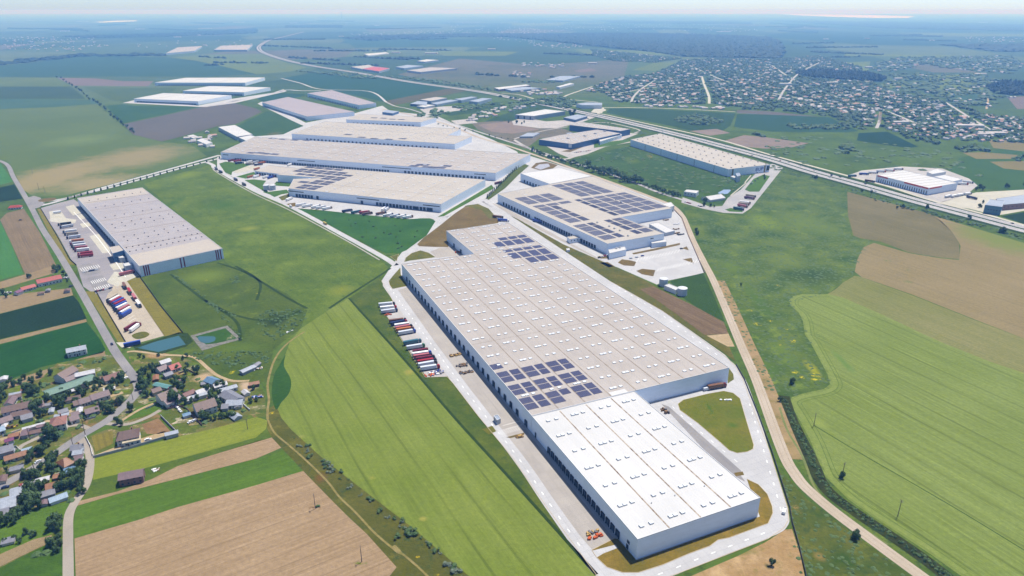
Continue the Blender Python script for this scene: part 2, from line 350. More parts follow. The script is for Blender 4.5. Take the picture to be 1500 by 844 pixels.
# south east
ga = vang(P(1230, 435), P(1500, 547))
m_w2 = mat_field('green wheat', A(128, 147, 84), A(150, 166, 104), ga, tram=22, streak=.6, coarse=.012, patches=[(1203, 495, 5, 12, A(98, 125, 66), .7), (1235, 530, 8, 20, A(110, 140, 85), .6), (1200, 620, 14, 10, A(150, 165, 95), .5)])
area('field', [(1212, 431), (1230, 435), (1300, 465), (1375, 500), (1450, 530), (1500, 547), (1600, 582), (1700, 960), (1500, 930), (1408, 844), (1363, 812), (1313, 779), (1277, 756), (1241, 730), (1209, 698), (1195, 665), (1186, 643), (1172, 617), (1162, 600), (1156, 590), (1160, 582), (1175, 577), (1207, 570), (1216, 563), (1212, 548), (1197, 520), (1186, 500), (1179, 490), (1176, 470), (1170, 458), (1158, 448), (1156, 440), (1162, 434), (1175, 431)], Y1*2, m_w2)
EDG = [(1212, 431.5), (1175, 432), (1163, 435), (1158, 440), (1160, 448), (1172, 459), (1178, 471), (1181, 490), (1188, 500), (1199, 520), (1214, 548), (1219, 563), (1208, 572), (1176, 579), (1162, 584), (1159, 590), (1165, 600), (1175, 617), (1189, 643), (1198, 665), (1212, 698), (1243, 729), (1280, 755), (1316, 778), (1366, 811), (1410, 842)]
m_hd = mat_field('headland', A(136, 155, 90), A(152, 166, 104), streak=0, coarse=.1); m_hdk = mat_field('headland line', A(98, 124, 60), A(112, 134, 70), streak=0, coarse=.15)
ribbon('field', EDG, 3.4, Y1*2.3, m_hd, off=2.2, smooth=True); ribbon('track', EDG, .5, Y1*2.6, m_hdk, off=4.6); ribbon('track', EDG, .45, Y1*2.6, m_hdk, off=7.4)
ribbon('track', [(1192, 623), (1260, 664), (1340, 710), (1420, 757), (1500, 806), (1560, 842)], 1., Y1*2.6, mat_field('trodden line', A(78, 104, 48), A(92, 116, 58), streak=0, coarse=.2))
ribbon('track', [(1232, 436), (1300, 466), (1375, 501), (1450, 531), (1500, 548), (1590, 580)], 3.4, Y1*2.6, m_hd)
m_w3 = mat_field('dry wheat', A(132, 140, 88), A(158, 154, 112), ga, streak=.5, coarse=.008)
area('field', [(1252, 404), (1262, 406), (1300, 420), (1337, 433), (1380, 450), (1425, 468), (1500, 496), (1600, 533), (1600, 582), (1500, 547), (1450, 530), (1375, 500), (1300, 465), (1230, 435), (1212, 431), (1225, 423), (1235, 414)], Y1, m_w3)
m_stub = mat_field('stubble', A(150, 138, 110, K, 800), A(172, 156, 126, K, 800), ga, streak=.45, coarse=.008, patches=[(1470, 350, 70, 25, A(130, 142, 88, K, 800), .8), (1330, 413, 9, 3, A(112, 130, 80, K, 800), .8), (1300, 382, 8, 2, A(112, 130, 80, K, 800), .7), (1330, 395, 5, 2, A(112, 130, 80, K, 800), .7)])
area('field', [(1280, 356), (1332, 371), (1375, 378), (1405, 381), (1407, 360), (1395, 340), (1367, 316), (1430, 335), (1500, 356), (1600, 386), (1600, 533), (1500, 496), (1425, 467), (1337, 432), (1262, 406), (1252, 398), (1256, 380), (1265, 362)], Y1, m_stub)
m_fal = mat_field('fallow', A(122, 120, 96, K, 900), A(148, 140, 118, K, 900), ga, streak=.5, coarse=.012)
area('field', [(1241, 281), (1290, 294), (1365, 314), (1380, 325), (1395, 340), (1405, 358), (1406, 380), (1375, 377), (1332, 370), (1290, 354), (1260, 349), (1250, 345), (1246, 330), (1242, 315)], Y1, m_fal)
YEL = A(222, 205, 50)
m_mead = mat_field('wild meadow', A(70, 104, 56), A(126, 144, 76), tufts=.85, coarse=.03, patches=[(1180, 460, 6, 2, YEL, .8), (1155, 482, 9, 2, YEL, .7), (1165, 545, 8, 4, YEL, .9), (1194, 549, 12, 4, YEL, 1.), (1175, 552, 6, 3, YEL, 1.), (1110, 475, 8, 3, YEL, .8), (1098, 455, 6, 2, YEL, .7), (1162, 500, 8, 3, YEL, .8), (1130, 560, 8, 3, YEL, .8), (1085, 470, 5, 2, YEL, .7),
    (1195, 556, 12, 3, YEL, .8), (1140, 418, 7, 2, YEL, .8), (1142, 505, 4, 2, YEL, .8), (1128, 470, 5, 2, YEL, .7), (1190, 540, 10, 15, A(190, 185, 60), .4), (1120, 325, 30, 14, A(120, 142, 60), .8), (1170, 325, 40, 20, A(110, 132, 62), .6), (1070, 390, 20, 12, A(104, 128, 58), .7), (1190, 405, 60, 14, A(60, 90, 52), .5), (1050, 340, 25, 14, A(66, 96, 54), .5), (1150, 380, 40, 16, A(120, 138, 76), .5), (1200, 330, 30, 20, A(112, 134, 78), .5), (1110, 440, 14, 30, A(88, 118, 58), .6), (1125, 540, 20, 20, A(92, 122, 60), .5), (1150, 520, 20, 30, A(104, 130, 66), .5)])
area('meadow', [(1000, 298), (1040, 311), (1090, 317), (1104, 304), (1120, 280), (1147, 247), (1190, 262), (1241, 281), (1246, 330), (1250, 345), (1290, 354), (1332, 370), (1280, 356), (1265, 362), (1256, 380), (1252, 402), (1235, 414), (1212, 431), (1175, 431), (1156, 440), (1170, 458), (1179, 490), (1197, 520), (1217, 560), (1207, 570), (1157, 586), (1162, 600), (1186, 643), (1209, 698), (1241, 730), (1313, 779), (1408, 844), (1450, 900), (1380, 900), (1217, 750), (1134, 629), (1085, 505), (1040, 405), (1005, 317)], Y1*.6, m_mead)
m_reed = mat_field('reeds', A(50, 66, 34), A(80, 92, 54), tufts=.8, coarse=.08, fine=.8)
ribbon('verge', [(1148, 580), (1158, 610), (1168, 632), (1188, 672), (1202, 705), (1222, 728), (1262, 757), (1300, 782), (1345, 813), (1385, 844), (1420, 880)], 8.5, Y3, m_reed)
m_wet = mat_field('ditch', A(150, 155, 110), A(120, 138, 90), coarse=.1, tufts=.5)
ribbon('ditch', [(1142, 597), (1153, 630), (1175, 668), (1192, 712), (1215, 738), (1255, 768), (1300, 798)], 1.6, Y3*1.3, m_wet)
m_wild = mat_field('weedy ground', A(70, 100, 44), A(118, 122, 66), tufts=.7, coarse=.04, patches=[(1165, 745, 10, 14, A(160, 138, 100), .7), (1200, 815, 10, 8, A(150, 130, 90), .6)])
area('meadow', [(1140, 690), (1158, 705), (1180, 730), (1217, 758), (1270, 797), (1350, 856), (1400, 900), (1200, 930), (1175, 860), (1165, 800), (1154, 745)], Y1*1.4, m_wild)
area('soil', [(1150, 776), (1160, 775), (1172, 812), (1182, 860), (1200, 940), (940, 960), (960, 865), (1010, 845), (1080, 815), (1122, 794)], Y1*1.6, mat_field('sandy soil', A(178, 145, 108), A(206, 176, 138), coarse=.05, tufts=.5, tuftc=A(118, 118, 60), patches=[(1060, 808, 60, 8, A(110, 122, 56), .8), (1125, 830, 6, 5, A(60, 80, 40), .6)]))
# --- left side fields
lang = vang(P(0, 430), P(100, 400))
m_dg = mat_field('dark crop', A(38, 68, 46), A(48, 80, 52), lang, streak=.25, coarse=.02)
m_mg = mat_field('green crop', A(40, 88, 44), A(54, 106, 52), lang, streak=.4, coarse=.02)
m_tan2 = mat_field('dry soil', A(158, 138, 112), A(176, 156, 128), lang, streak=.4, coarse=.02, tufts=.15)
m_lg = mat_field('bright crop', A(76, 132, 82), A(92, 146, 92), vang(P(0, 330), P(34, 400)), streak=.35, coarse=.02)
area('field', [(0, 460), (-60, 477), (-60, 517), (0, 497), (127, 467), (120, 448), (107, 433)], Y1, m_dg)
area('field', [(0, 505), (-60, 520), (-60, 580), (0, 562), (60, 538), (150, 517), (155, 512), (147, 498), (127, 472)], Y1, m_mg)
area('soil', [(0, 563), (-60, 582), (-60, 594), (0, 577), (80, 550), (156, 524), (153, 514)], Y1, m_tan2)
area('soil', [(0, 498), (-60, 518), (-60, 524), (0, 504), (127, 471.5), (126, 467.5)], Y1*.8, m_tan2)
area('soil', [(0, 434), (-60, 444), (-60, 475), (0, 459.5), (107, 432.5), (104, 422)], Y1*.8, m_tan2)
area('field', [(0, 322), (10, 312), (35, 306), (58, 340), (82, 388), (37, 402), (16, 355)], Y1, mat_field('ploughed loam', A(136, 120, 102), A(158, 140, 118), vang(P(20, 320), P(60, 395)), streak=.5, coarse=.02))
area('field', [(0, 324), (-60, 335), (-60, 426), (0, 410), (34, 401), (16, 357)], Y1, m_lg)
area('soil', [(0, 413), (-60, 430), (-60, 445), (0, 424), (80, 400), (86, 392), (82, 388), (37, 402)], Y1*.8, m_tan2)
area('field', [(0, 238), (-60, 245), (-60, 280), (0, 271), (19, 266)], Y1, m_lg)
area('field', [(0, 275), (-60, 285), (-60, 305), (0, 296), (33, 291), (21, 270)], Y1, m_dg)
m_verge = mat_field('verge grass', A(80, 118, 48), A(98, 134, 58), tufts=.3)
area('verge', [(35, 306), (42, 305), (66, 342), (90, 388), (82, 388), (58, 340)], Y1*1.2, m_verge)
area('verge', [(107, 424), (112, 422), (142, 478), (172, 520), (165, 522), (155, 513), (147, 498), (127, 467)], Y1*1.2, m_verge)
# big field top-left
m_big = mat_field('big field', A(104, 130, 86, K, 1500), A(120, 142, 92, K, 1500), vang(P(0, 190), P(180, 165)), streak=.35, coarse=.003, patches=[
    (80, 258, 75, 28, A(160, 148, 112), .9), (200, 230, 80, 20, A(156, 146, 112), .8), (150, 270, 90, 16, A(160, 150, 116), .8), (120, 205, 60, 10, A(120, 140, 92), .5), (60, 145, 70, 12, A(86, 118, 80), .8)])
area('field', [(0, 113), (-80, 114), (-80, 240), (-5, 232), (12, 236), (34, 278), (50, 289), (97, 286), (162, 270), (250, 245), (303, 229), (280, 212), (237, 208), (195, 198), (172, 178), (145, 155), (115, 135), (85, 114)], Y1, m_big)
area('field', [(0, 152), (-60, 153), (-60, 165), (0, 160), (80, 157), (145, 152), (132, 146), (60, 146), (0, 145)], Y1*2, mat_field('far dark crop', (.04, .085, .04), (.05, .095, .045), None, coarse=.004))
area('field', [(0, 127), (-60, 127), (-60, 152), (0, 145), (60, 145), (126, 145), (104, 127)], Y1*2, mat_field('far dark crop two', A(82, 116, 78, K, 2500), A(90, 122, 78, K, 2500), None, coarse=.004))
m_pur = mat_field('ploughed earth', (.085, .078, .062), (.105, .095, .076), vang(P(200, 190), P(370, 160)), streak=.4, coarse=.006)
area('field', [(180, 182), (237, 170), (295, 157), (335, 149), (375, 159), (384, 164), (345, 182), (318, 185), (295, 192), (270, 199), (237, 207.5), (195, 197.5)], Y1, m_pur)
m_far1 = mat_field('far green', (.03, .068, .03), (.036, .078, .034), coarse=.002)
area('field', [(0, 97), (-100, 100), (-100, 113), (0, 112.5), (150, 112), (300, 112.5), (375, 108.5), (287, 89), (245, 84.5), (120, 81), (55, 91)], Y1, m_far1)
m_far2 = mat_field('far bright', A(120, 148, 84, K, 4000), A(130, 156, 90, K, 4000), coarse=.002)
area('field', [(250, 84), (300, 80), (387, 79), (395, 84), (420, 92), (450, 99), (425, 105), (375, 109), (330, 98), (287, 89)], Y1, m_far2)
area('soil', [(82, 114), (140, 115), (180, 119), (225, 119), (217, 126.5), (107, 125.5)], Y1, mat_field('far soil', (.13, .10, .08), (.15, .12, .095), coarse=.01))
m_far3 = mat_field('far deep green', (.02, .058, .024), (.024, .066, .028), coarse=.002)
area('field', [(412, 115), (457, 107), (500, 107), (580, 118), (655, 130), (600, 141), (560, 149), (530, 142), (462, 127)], Y1, m_far3)
area('field', [(345, 186), (391, 163), (420, 170), (454, 186), (430, 195), (380, 203), (360, 192)], Y1, mat_field('pasture', A(74, 112, 66, K, 1700), A(84, 122, 70, K, 1700), coarse=.02, patches=[(402, 196, 14, 3, A(140, 128, 110, K, 1700), .9)]))
area('field', [(370, 161), (384, 150), (375, 142), (400, 136), (450, 138), (440, 142), (384, 150), (384, 164)], Y1*.8, m_far3)
area('field', [(250, 135), (192, 150), (160, 146), (125, 128), (217, 129), (260, 129)], Y1, mat_field('pasture two', A(104, 132, 84, K, 2300), A(92, 124, 76, K, 2300), coarse=.006))
area('field', [(155, 155), (180, 153), (195, 155), (290, 157), (180, 181), (165, 166)], Y1, mat_field('pasture three', A(72, 114, 66, K, 2000), A(82, 122, 70, K, 2000), coarse=.01, tufts=.3))
# right of the park
m_r = mat_field('scrubby pasture', A(68, 104, 56, K, 1250), A(90, 124, 66, K, 1250), tufts=.55, coarse=.012, patches=[(952, 229, 6, 3, A(170, 150, 110, K, 1250), .8), (965, 262, 6, 2, A(160, 150, 100, K, 1250), .7), (975, 280, 30, 4, A(128, 148, 66, K, 1250), .6), (925, 235, 14, 6, A(110, 134, 66, K, 1250), .5)])
area('meadow', [(838, 234), (868, 226), (922, 214), (927, 218), (1062, 257), (1096, 252), (1102, 256), (1085, 280), (1074, 288), (1060, 300), (1040, 300), (1000, 289), (962, 276), (925, 262), (880, 250)], Y1, m_r)
m_far4 = mat_field('roadside crop', A(66, 104, 62, K, 1900), A(76, 114, 66, K, 1900), vang(P(900, 165), P(1080, 175)), streak=.2, coarse=.006)
area('field', [(893, 159), (930, 159), (1078, 166), (1070, 184), (1050, 198), (1030, 196), (980, 184), (920, 172), (888, 165)], Y1, m_far4)
area('field', [(1080, 167), (1124, 168), (1215, 172), (1258, 192), (1240, 194), (1130, 193), (1075, 186)], Y1, mat_field('dark roadside crop', (.02, .055, .022), (.024, .062, .026), coarse=.006))
area('field', [(1080, 161), (1125, 163), (1200, 171), (1120, 168), (1079, 166)], Y1, m_pur)
area('field', [(1258, 195), (1300, 193), (1345, 215), (1330, 217), (1255, 206)], Y1, mat_field('roadside crop two', A(50, 92, 54, K, 1600), A(56, 96, 58, K, 1600), coarse=.006))
area('field', [(1405, 232), (1480, 215), (1600, 235), (1600, 290), (1500, 280), (1430, 276), (1390, 250)], Y1, mat_field('pasture four', A(74, 112, 64, K, 1200), A(84, 122, 66, K, 1200), coarse=.006))
for q in ([(1448, 205), (1500, 203), (1560, 215), (1500, 222), (1455, 217)], [(1450, 237), (1500, 236), (1560, 246), (1500, 250), (1470, 247)], [(1410, 224), (1440, 223), (1500, 228), (1480, 233), (1430, 233)]):
    area('field', q, Y1*2, mat_field('pale fallow', A(140, 136, 112, K, 1500), A(150, 144, 118, K, 1500), coarse=.01) if 'pale fallow' not in MATS else MATS['pale fallow'])
area('field', [(1467, 317), (1500, 311), (1580, 320), (1580, 350), (1500, 328)], Y1, m_dg)
m_br = mat_field('brown waste', (.105, .10, .065), (.14, .12, .085), tufts=.4, coarse=.02)
area('soil', [(690, 180), (745, 176), (800, 182), (830, 190), (842, 196), (790, 203), (770, 218), (745, 208), (700, 190)], Y1, m_br)
area('soil', [(700, 183), (745, 178), (790, 190), (750, 196), (720, 193)], Y1*2, mat_field('pinkish waste', (.2, .155, .12), (.16, .125, .1), coarse=.03))
area('meadow', [(650, 157), (700, 150), (735, 150), (745, 158), (700, 165), (660, 170), (640, 165)], Y1, mat_field('pasture five', A(72, 110, 62, K, 2100), A(84, 118, 66, K, 2100), coarse=.01))
area('meadow', [(710, 178), (780, 152), (810, 158), (740, 180)], Y1, MATS['pasture five'])
area('soil', [(560, 149), (655, 130), (690, 132), (640, 142), (610, 148), (580, 154)], Y1*.7, mat_field('grey grass', A(118, 124, 92, K, 2300), A(104, 116, 82, K, 2300), coarse=.02))
for q, c in (([(1232, 92), (1275, 90), (1272, 104), (1235, 103)], 1), ([(1360, 110), (1445, 108), (1440, 135), (1400, 140), (1365, 130)], 1), ([(1380, 140), (1430, 138), (1440, 155), (1400, 155)], 0), ([(1240, 79), (1400, 81), (1395, 84), (1235, 82)], 1), ([(925, 103), (960, 92), (995, 92), (960, 104)], 1), ([(840, 104), (865, 100), (875, 104), (850, 106)], 2), ([(1475, 142), (1560, 140), (1560, 158), (1490, 160)], 2),
             ([(840, 72), (990, 75), (1000, 82), (860, 80)], 1), ([(500, 56), (800, 58), (780, 68), (520, 70)], 0), ([(640, 75), (760, 76), (740, 82), (650, 82)], 1), ([(1340, 48), (1500, 50), (1500, 54), (1350, 52)], 1), ([(750, 34), (830, 34), (820, 38), (750, 38)], 1), ([(1290, 123), (1340, 121), (1335, 128), (1295, 130)], 1)):
    area('field', q, Y1*2, (m_far1, m_far2, MATS['far soil'])[c])
# meadow between the left warehouse and the park road
m_mid = mat_field('park meadow', A(86, 114, 48), A(126, 146, 68), vang(P(320, 260), P(560, 385)), streak=.25, tufts=.5, coarse=.02, patches=[(270, 258, 24, 9, A(138, 156, 66), .35), (330, 300, 40, 10, A(78, 112, 46), .6), (500, 425, 24, 11, A(140, 148, 66), .45), (300, 360, 10, 10, A(84, 116, 44), .5), (420, 330, 40, 8, A(120, 142, 62), .6), (365, 335, 20, 5, A(138, 150, 78), .6), (250, 300, 12, 14, A(76, 110, 44), .6), (365, 420, 20, 6, A(80, 108, 44), .5)])
area('meadow', [(210, 270), (250, 257), (312, 241), (318, 250), (372, 281), (425, 306), (500, 347), (560, 383), (569, 392), (556, 406), (530, 425), (511, 437), (482, 454), (440, 482), (425, 500), (400, 512), (352, 500), (330, 470), (300, 440), (330, 380), (270, 320)], Y1*1.3, m_mid)
m_plot = mat_field('rough plot', A(78, 104, 44), A(104, 122, 54), tufts=.7, coarse=.03, patches=[(302, 411, 4, 2, YEL, .9), (379, 430, 5, 2, YEL, .9), (300, 405, 50, 14, A(112, 132, 56), .7), (340, 545, 6, 4, YEL, .8), (405, 470, 22, 12, A(52, 76, 36), .8), (345, 510, 60, 12, A(96, 120, 52), .6)])
area('meadow', [(205, 406), (329, 382), (345, 395), (420, 430), (450, 455), (440, 482), (400, 512), (398, 535), (392, 560), (380, 560), (340, 560), (300, 535), (270, 525), (262, 492), (241, 460)], Y1*1.6, m_plot)
m_hedge = mat_field('hedge foot', A(54, 80, 38), A(66, 92, 44), tufts=.6)
for q in ([(250, 402), (300, 440), (345, 470), (352, 500)], [(300, 440), (345, 462), (400, 470), (440, 455)], [(318, 385), (360, 400), (420, 436), (450, 452)], [(482, 452), (512, 432), (556, 404), (572, 393)], [(345, 390), (380, 412), (376, 440)]):
    ribbon('verge', q, 3, Y3, m_hedge)
ribbon('verge', [(511, 437), (595, 530), (665, 611), (750, 704), (874, 842)], 2.2, Y3*1.2, m_hedge)
area('verge', [(512, 436), (556, 407), (560, 415), (576, 443), (556, 446), (623, 553), (655, 552), (664, 562), (700, 609), (752, 672), (800, 742), (840, 797), (874, 842), (750, 705), (665, 611), (595, 530), (525, 455)], Y1*1.2, mat_field('strip grass', A(76, 104, 46), A(112, 124, 62), tufts=.5, coarse=.04))
area('verge', [(435, 306), (475, 309), (525, 314.5), (600, 321.5), (615, 320), (630, 320), (638, 324), (625, 345), (595, 367), (585, 371), (565, 371), (545, 362), (500, 339), (467, 321)], Y3, mat_field('planted lawn', A(58, 104, 50), A(80, 124, 58), tufts=.35, coarse=.02), False)
# --- paved areas
PA = R(23.8)
m_conc = mat_paving('concrete', A(206, 200, 196, .51), A(222, 216, 212, .51), 6, .5, PA, .18)
m_conc2 = mat_paving('park road concrete', A(214, 212, 212, .51), A(228, 226, 226, .51), 5, .35, PA, .1)
m_yard = mat_paving('yard paving', A(196, 188, 182, .51), A(206, 198, 190, .51), 9, .3, PA, .28)
m_asph = mat_paving('worn asphalt', A(158, 156, 160, .51), A(176, 172, 172, .51), 0, 0, PA, .3)
m_mway = mat_paving('motorway asphalt', A(190, 188, 190, .51), A(206, 202, 202, .51), 0, 0, R(-40), .15)
m_lane = mat_paving('lane asphalt', A(182, 172, 162, .51), A(196, 186, 174, .51), 0, 0, 0, .2)
m_dirt = mat_paving('dirt road', A(204, 188, 168, .51), A(218, 202, 184, .51), 0, 0, R(120), .2)
m_paint = simple('road paint', (.8, .8, .78), .8)
m_slabw = mat_paving('old concrete', A(222, 216, 198, .51), A(232, 226, 210, .51), 5, .5, R(40), .15)
# whole apron round the big warehouse
area('yard', [(640, 318), (716, 290), (745, 312), (760, 322), (892, 411), (970, 455), (1062, 520), (1078, 538), (1088, 556), (1107, 608), (1127, 660), (1154, 745), (1154, 762), (1147, 773), (1124, 789), (1010, 833), (950, 855), (905, 862), (874, 843), (840, 797), (800, 742), (750, 670), (698, 607), (662, 560), (576, 441), (561, 419), (560, 410), (572, 392), (590, 368)], Y2, m_conc2)
area('yard', [(583, 425), (596, 421), (627, 451), (700, 545), (745, 597), (800, 668), (862, 745), (900, 790), (868, 806), (835, 768), (790, 706), (700, 585), (640, 505)], Y3, m_yard)
area('yard', [(556, 446), (576, 441), (592, 463), (655, 549), (655, 552), (625, 553)], Y3, m_conc)
area('yard', [(969, 592), (980, 596), (1086, 690), (1085, 697), (1092, 706), (1060, 690)], Y3, m_asph)
area('yard', [(644, 363), (670, 361), (696, 372), (640, 378), (630, 369)], Y3, m_yard)
olive = mat_field('olive turf', A(104, 112, 56), A(132, 128, 72), tufts=.35, coarse=.05)
brown = mat_field('brown turf', A(122, 106, 78), A(142, 124, 92), tufts=.45, coarse=.04, tuftc=A(92, 104, 50))
YI = .15
lawn = mat_field('island lawn', A(108, 124, 52), A(140, 134, 68), tufts=.25, coarse=.03, patches=[(1040, 600, 6, 20, A(84, 114, 44), .7), (1074, 623, 12, 6, A(90, 118, 46), .6)])
area('verge', [(586.5, 392), (575, 405), (569.5, 412), (571, 418), (575, 423.5), (597, 419), (587, 402)], YI, olive)
area('verge', [(592, 384), (594, 378), (603, 371), (616, 367), (628, 370.5), (638, 377), (600, 382)], YI, olive)
area('verge', [(614, 361), (611, 358), (620, 349), (645, 330), (666, 313), (684, 301), (700, 299), (716, 306), (730, 322), (730, 327), (656, 338), (657, 362), (640, 362)], YI, brown)
area('verge', [(680, 302), (700, 299), (716, 306), (728, 320), (716, 320), (706, 308)], YI*1.2, olive)
area('verge', [(584, 372.5), (572, 376), (581, 383)], YI, olive)
area('verge', [(867, 806), (900, 789), (905, 790), (932, 821), (1113, 757), (1094, 702), (1111, 710), (1124, 724), (1131, 742), (1132, 752), (1125, 767), (1068, 788), (1052, 791), (1040, 800), (1010, 811), (970, 828), (935, 839), (912, 839), (889, 831), (874, 817), (884, 811), (905, 803), (902, 798), (869, 806.5)], YI, mat_field('ring turf', A(124, 116, 62), A(158, 132, 80), tufts=.3, coarse=.05), )
area('verge', [(993, 592), (1001, 586), (1037, 577), (1060, 573), (1074, 576), (1084, 584), (1092, 612), (1104, 652), (1103, 658), (1095, 662), (1080, 664), (1068, 660), (1056, 649), (1022, 620), (996, 601)], YI, lawn)
area('verge', [(1066, 537), (1074, 548), (1075, 556), (1066, 562)], YI, olive)
area('verge', [(706, 629), (721, 624), (727, 632), (716, 637)], YI, olive)
area('verge', [(741, 641), (768, 634), (768, 637), (748, 642)], YI, brown)
area('verge', [(1075, 693), (1088, 691), (1090, 696), (1078, 698)], YI, brown)
area('verge', [(748, 316), (762, 323), (825, 358), (880, 382), (903, 392), (945, 411), (962, 421), (1020, 452), (1060, 490), (1078, 530), (1070, 524), (970, 455), (892, 411)], YI, mat_field('olive strip', A(98, 108, 58), A(126, 118, 72), tufts=.4, coarse=.05))
area('soil', [(937, 424), (957, 420), (1010, 445), (1060, 472), (1067, 489), (1050, 490), (1032, 491), (1000, 467), (965, 442)], YI*1.2, mat_field('rutted soil', A(122, 104, 90), A(144, 124, 108), vang(P(940, 424), P(1060, 480)), streak=.8, coarse=.05))
area('soil', [(1035, 492), (1067, 489), (1076, 508), (1066, 508)], YI*1.2, m_dust)
area('meadow', [(982, 412), (1030, 400), (1046, 435), (1062, 472), (1035, 458), (1005, 440), (992, 428)], YI, mat_field('corner meadow', A(60, 92, 46), A(72, 104, 50), tufts=.4))
def kerb(px, w_=.35, z=.22, smooth=False, close=True):
    pts = [P(*p) for p in px]
    if close: pts = pts+[pts[0]]
    mb = MB()
    for a, b in zip(pts, pts[1:]):
        if (b-a).length > .3: c = (a+b)/2; mb.box((c.x, c.y, .02), ((b-a).length, w_, z-.02), vang(a, b))
    tag(mb.obj('kerb', None, m_kerb), kind='structure')
m_kerb = simple('kerb stone', A(214, 196, 168), .9)
kerb([(993, 592), (1001, 586), (1037, 577), (1060, 573), (1074, 576), (1084, 584), (1092, 612), (1104, 652), (1103, 658), (1095, 662), (1080, 664), (1068, 660), (1056, 649), (1022, 620), (996, 601)])
kerb([(1094, 702), (1111, 710), (1124, 724), (1131, 742), (1132, 752), (1125, 767), (1068, 788), (1052, 791), (1040, 800), (1010, 811), (970, 828), (935, 839), (912, 839), (889, 831), (874, 817), (867, 806), (900, 789)], close=False)
kerb([(559, 411), (576, 442), (556, 446), (623, 553), (655, 552), (664, 562), (700, 609), (752, 672), (800, 742), (840, 797), (874, 843), (905, 862), (950, 856), (1010, 834), (1125, 789.5), (1148, 774), (1155, 762), (1154, 745), (1127, 660), (1107, 608), (1088, 556), (1078, 538), (1062, 522), (970, 455.5), (892, 411.5)], close=False)
kerb([(593, 384), (594, 378), (603, 371), (616, 367), (628, 370.5), (638, 377)], close=False); kerb([(569.5, 412), (571, 418), (575, 423.5), (597, 419)], close=False); kerb([(584, 372.5), (572, 376), (581, 383)])
# solar building yard
area('yard', [(705, 296), (729, 277), (745, 262), (757, 232), (778, 229), (800, 236), (870, 258), (940, 282), (985, 303), (1001, 318), (1011, 350), (1031, 400), (1008, 405), (975, 412), (962, 417), (905, 392), (880, 383), (825, 359), (775, 332)], Y2, m_conc2)
area('yard', [(718, 297), (733, 301), (885, 383), (870, 377), (820, 352), (760, 322)], Y3, m_yard)
for q, mm in (([(905, 385), (911, 380), (925, 382), (932, 384), (929, 390), (914, 389)], brown), ([(932, 397), (941, 394), (960, 396), (957, 405), (940, 402)], brown), ([(926, 371), (960, 364), (996, 356), (996, 359), (960, 367), (928, 373)], brown), ([(1000, 380), (1013, 378), (1016, 386)], brown), ([(999, 364), (1006, 361), (1009, 367)], brown), ([(875, 376), (885, 374), (900, 379), (880, 379)], brown), ([(878, 385), (890, 384), (900, 390), (892, 392)], brown)):
    area('verge', q, YI, mm)
area('verge', [(711, 291), (716, 293), (740, 276), (760, 256), (775, 243), (768, 240), (745, 255), (730, 275)], YI*1.3, mat_field('clipped verge', A(92, 110, 60), A(104, 118, 66), tufts=.3))
area('verge', [(641, 318), (650, 317), (724, 276), (720, 271), (700, 283)], YI*1.3, m_verge)
area('soil', [(778, 246), (785, 239), (800, 237), (817, 242), (810, 247), (792, 250)], YI, brown)
area('yard', [(783, 246), (790, 241), (803, 240), (806, 244), (792, 249)], YI*1.4, simple('pale liner', A(190, 192, 205), .6))
# G yard (west half of the park)
area('yard', [(318, 231), (372, 200), (415, 197), (430, 190), (470, 176), (500, 171), (520, 166), (560, 162), (640, 170), (662, 180), (700, 196), (722, 205), (757, 222), (765, 232), (740, 262), (715, 285), (660, 320), (642, 324), (630, 320), (600, 321), (525, 314), (470, 308), (432, 305), (405, 294), (378, 281), (340, 259), (318, 247)], Y2, m_conc2)
for q, mm in (([(321, 240), (330, 237), (369, 241), (340, 252), (339, 257), (330, 253)], m_verge), ([(346, 259), (372, 252), (376, 256), (360, 262)], m_verge), ([(358, 264), (372, 263), (390, 265), (386, 270), (386, 282), (420, 278), (424, 283), (412, 285), (402, 289), (395, 285)], m_verge), ([(408, 289), (423, 284), (424, 291), (413, 294)], olive), ([(405, 266), (440, 268), (430, 274), (400, 272)], m_verge), ([(419, 299), (432, 297), (436, 302), (428, 303)], brown)):
    area('verge', q, YI, mm)
area('yard', [(340, 251), (362, 243), (383, 244), (360, 252), (348, 254)], YI, m_slabw)
for q in ([(372, 200), (384, 165), (378, 150), (384, 152), (452, 184), (430, 192)], [(450, 140), (520, 152), (560, 160), (520, 168), (452, 180), (520, 166)]):
    pass
area('yard', [(377, 152), (384, 149), (448, 180), (520, 166), (560, 155), (570, 162), (520, 172), (450, 187), (430, 178)], Y2*.9, m_conc2)
area('yard', [(180, 151), (196, 147), (290, 155), (340, 145), (400, 136), (415, 131), (420, 134), (345, 151), (300, 157), (240, 154)], Y2, m_conc2)
ribbon('road', [(300, 157), (345, 148), (400, 137), (420, 132), (440, 133), (470, 133)], 12, Y2, m_conc2)
# left warehouse yards
la = vang(P(113, 290), P(204, 390))
m_lyard = mat_paving('grey asphalt yard', A(168, 164, 170, .51), A(186, 180, 182, .51), 0, 0, la, .35)
area('yard', [(60, 305), (80, 299), (108, 292), (120, 300), (204, 404), (185, 412), (172, 414), (152, 447), (138, 431), (122, 420), (112, 388), (104, 380), (85, 345), (72, 325)], Y2, m_lyard)
for q in ([(96, 303), (108, 300), (120, 312), (107, 316)], [(112, 315), (125, 313), (130, 319), (117, 322)], [(72, 310), (88, 308), (97, 320), (74, 322)], [(72, 322), (97, 320), (112, 322), (110, 327), (92, 327), (75, 325)], [(131, 346), (145, 343), (162, 366), (160, 370), (150, 371)], [(160, 388), (178, 384), (183, 393), (166, 396)], [(117, 328), (130, 326), (134, 331), (121, 334)]):
    area('yard', q, Y3, m_slabw)
m_truckyard = mat_paving('truck yard concrete', A(206, 192, 172, .51), A(220, 206, 188, .51), 5, .4, la, .15)
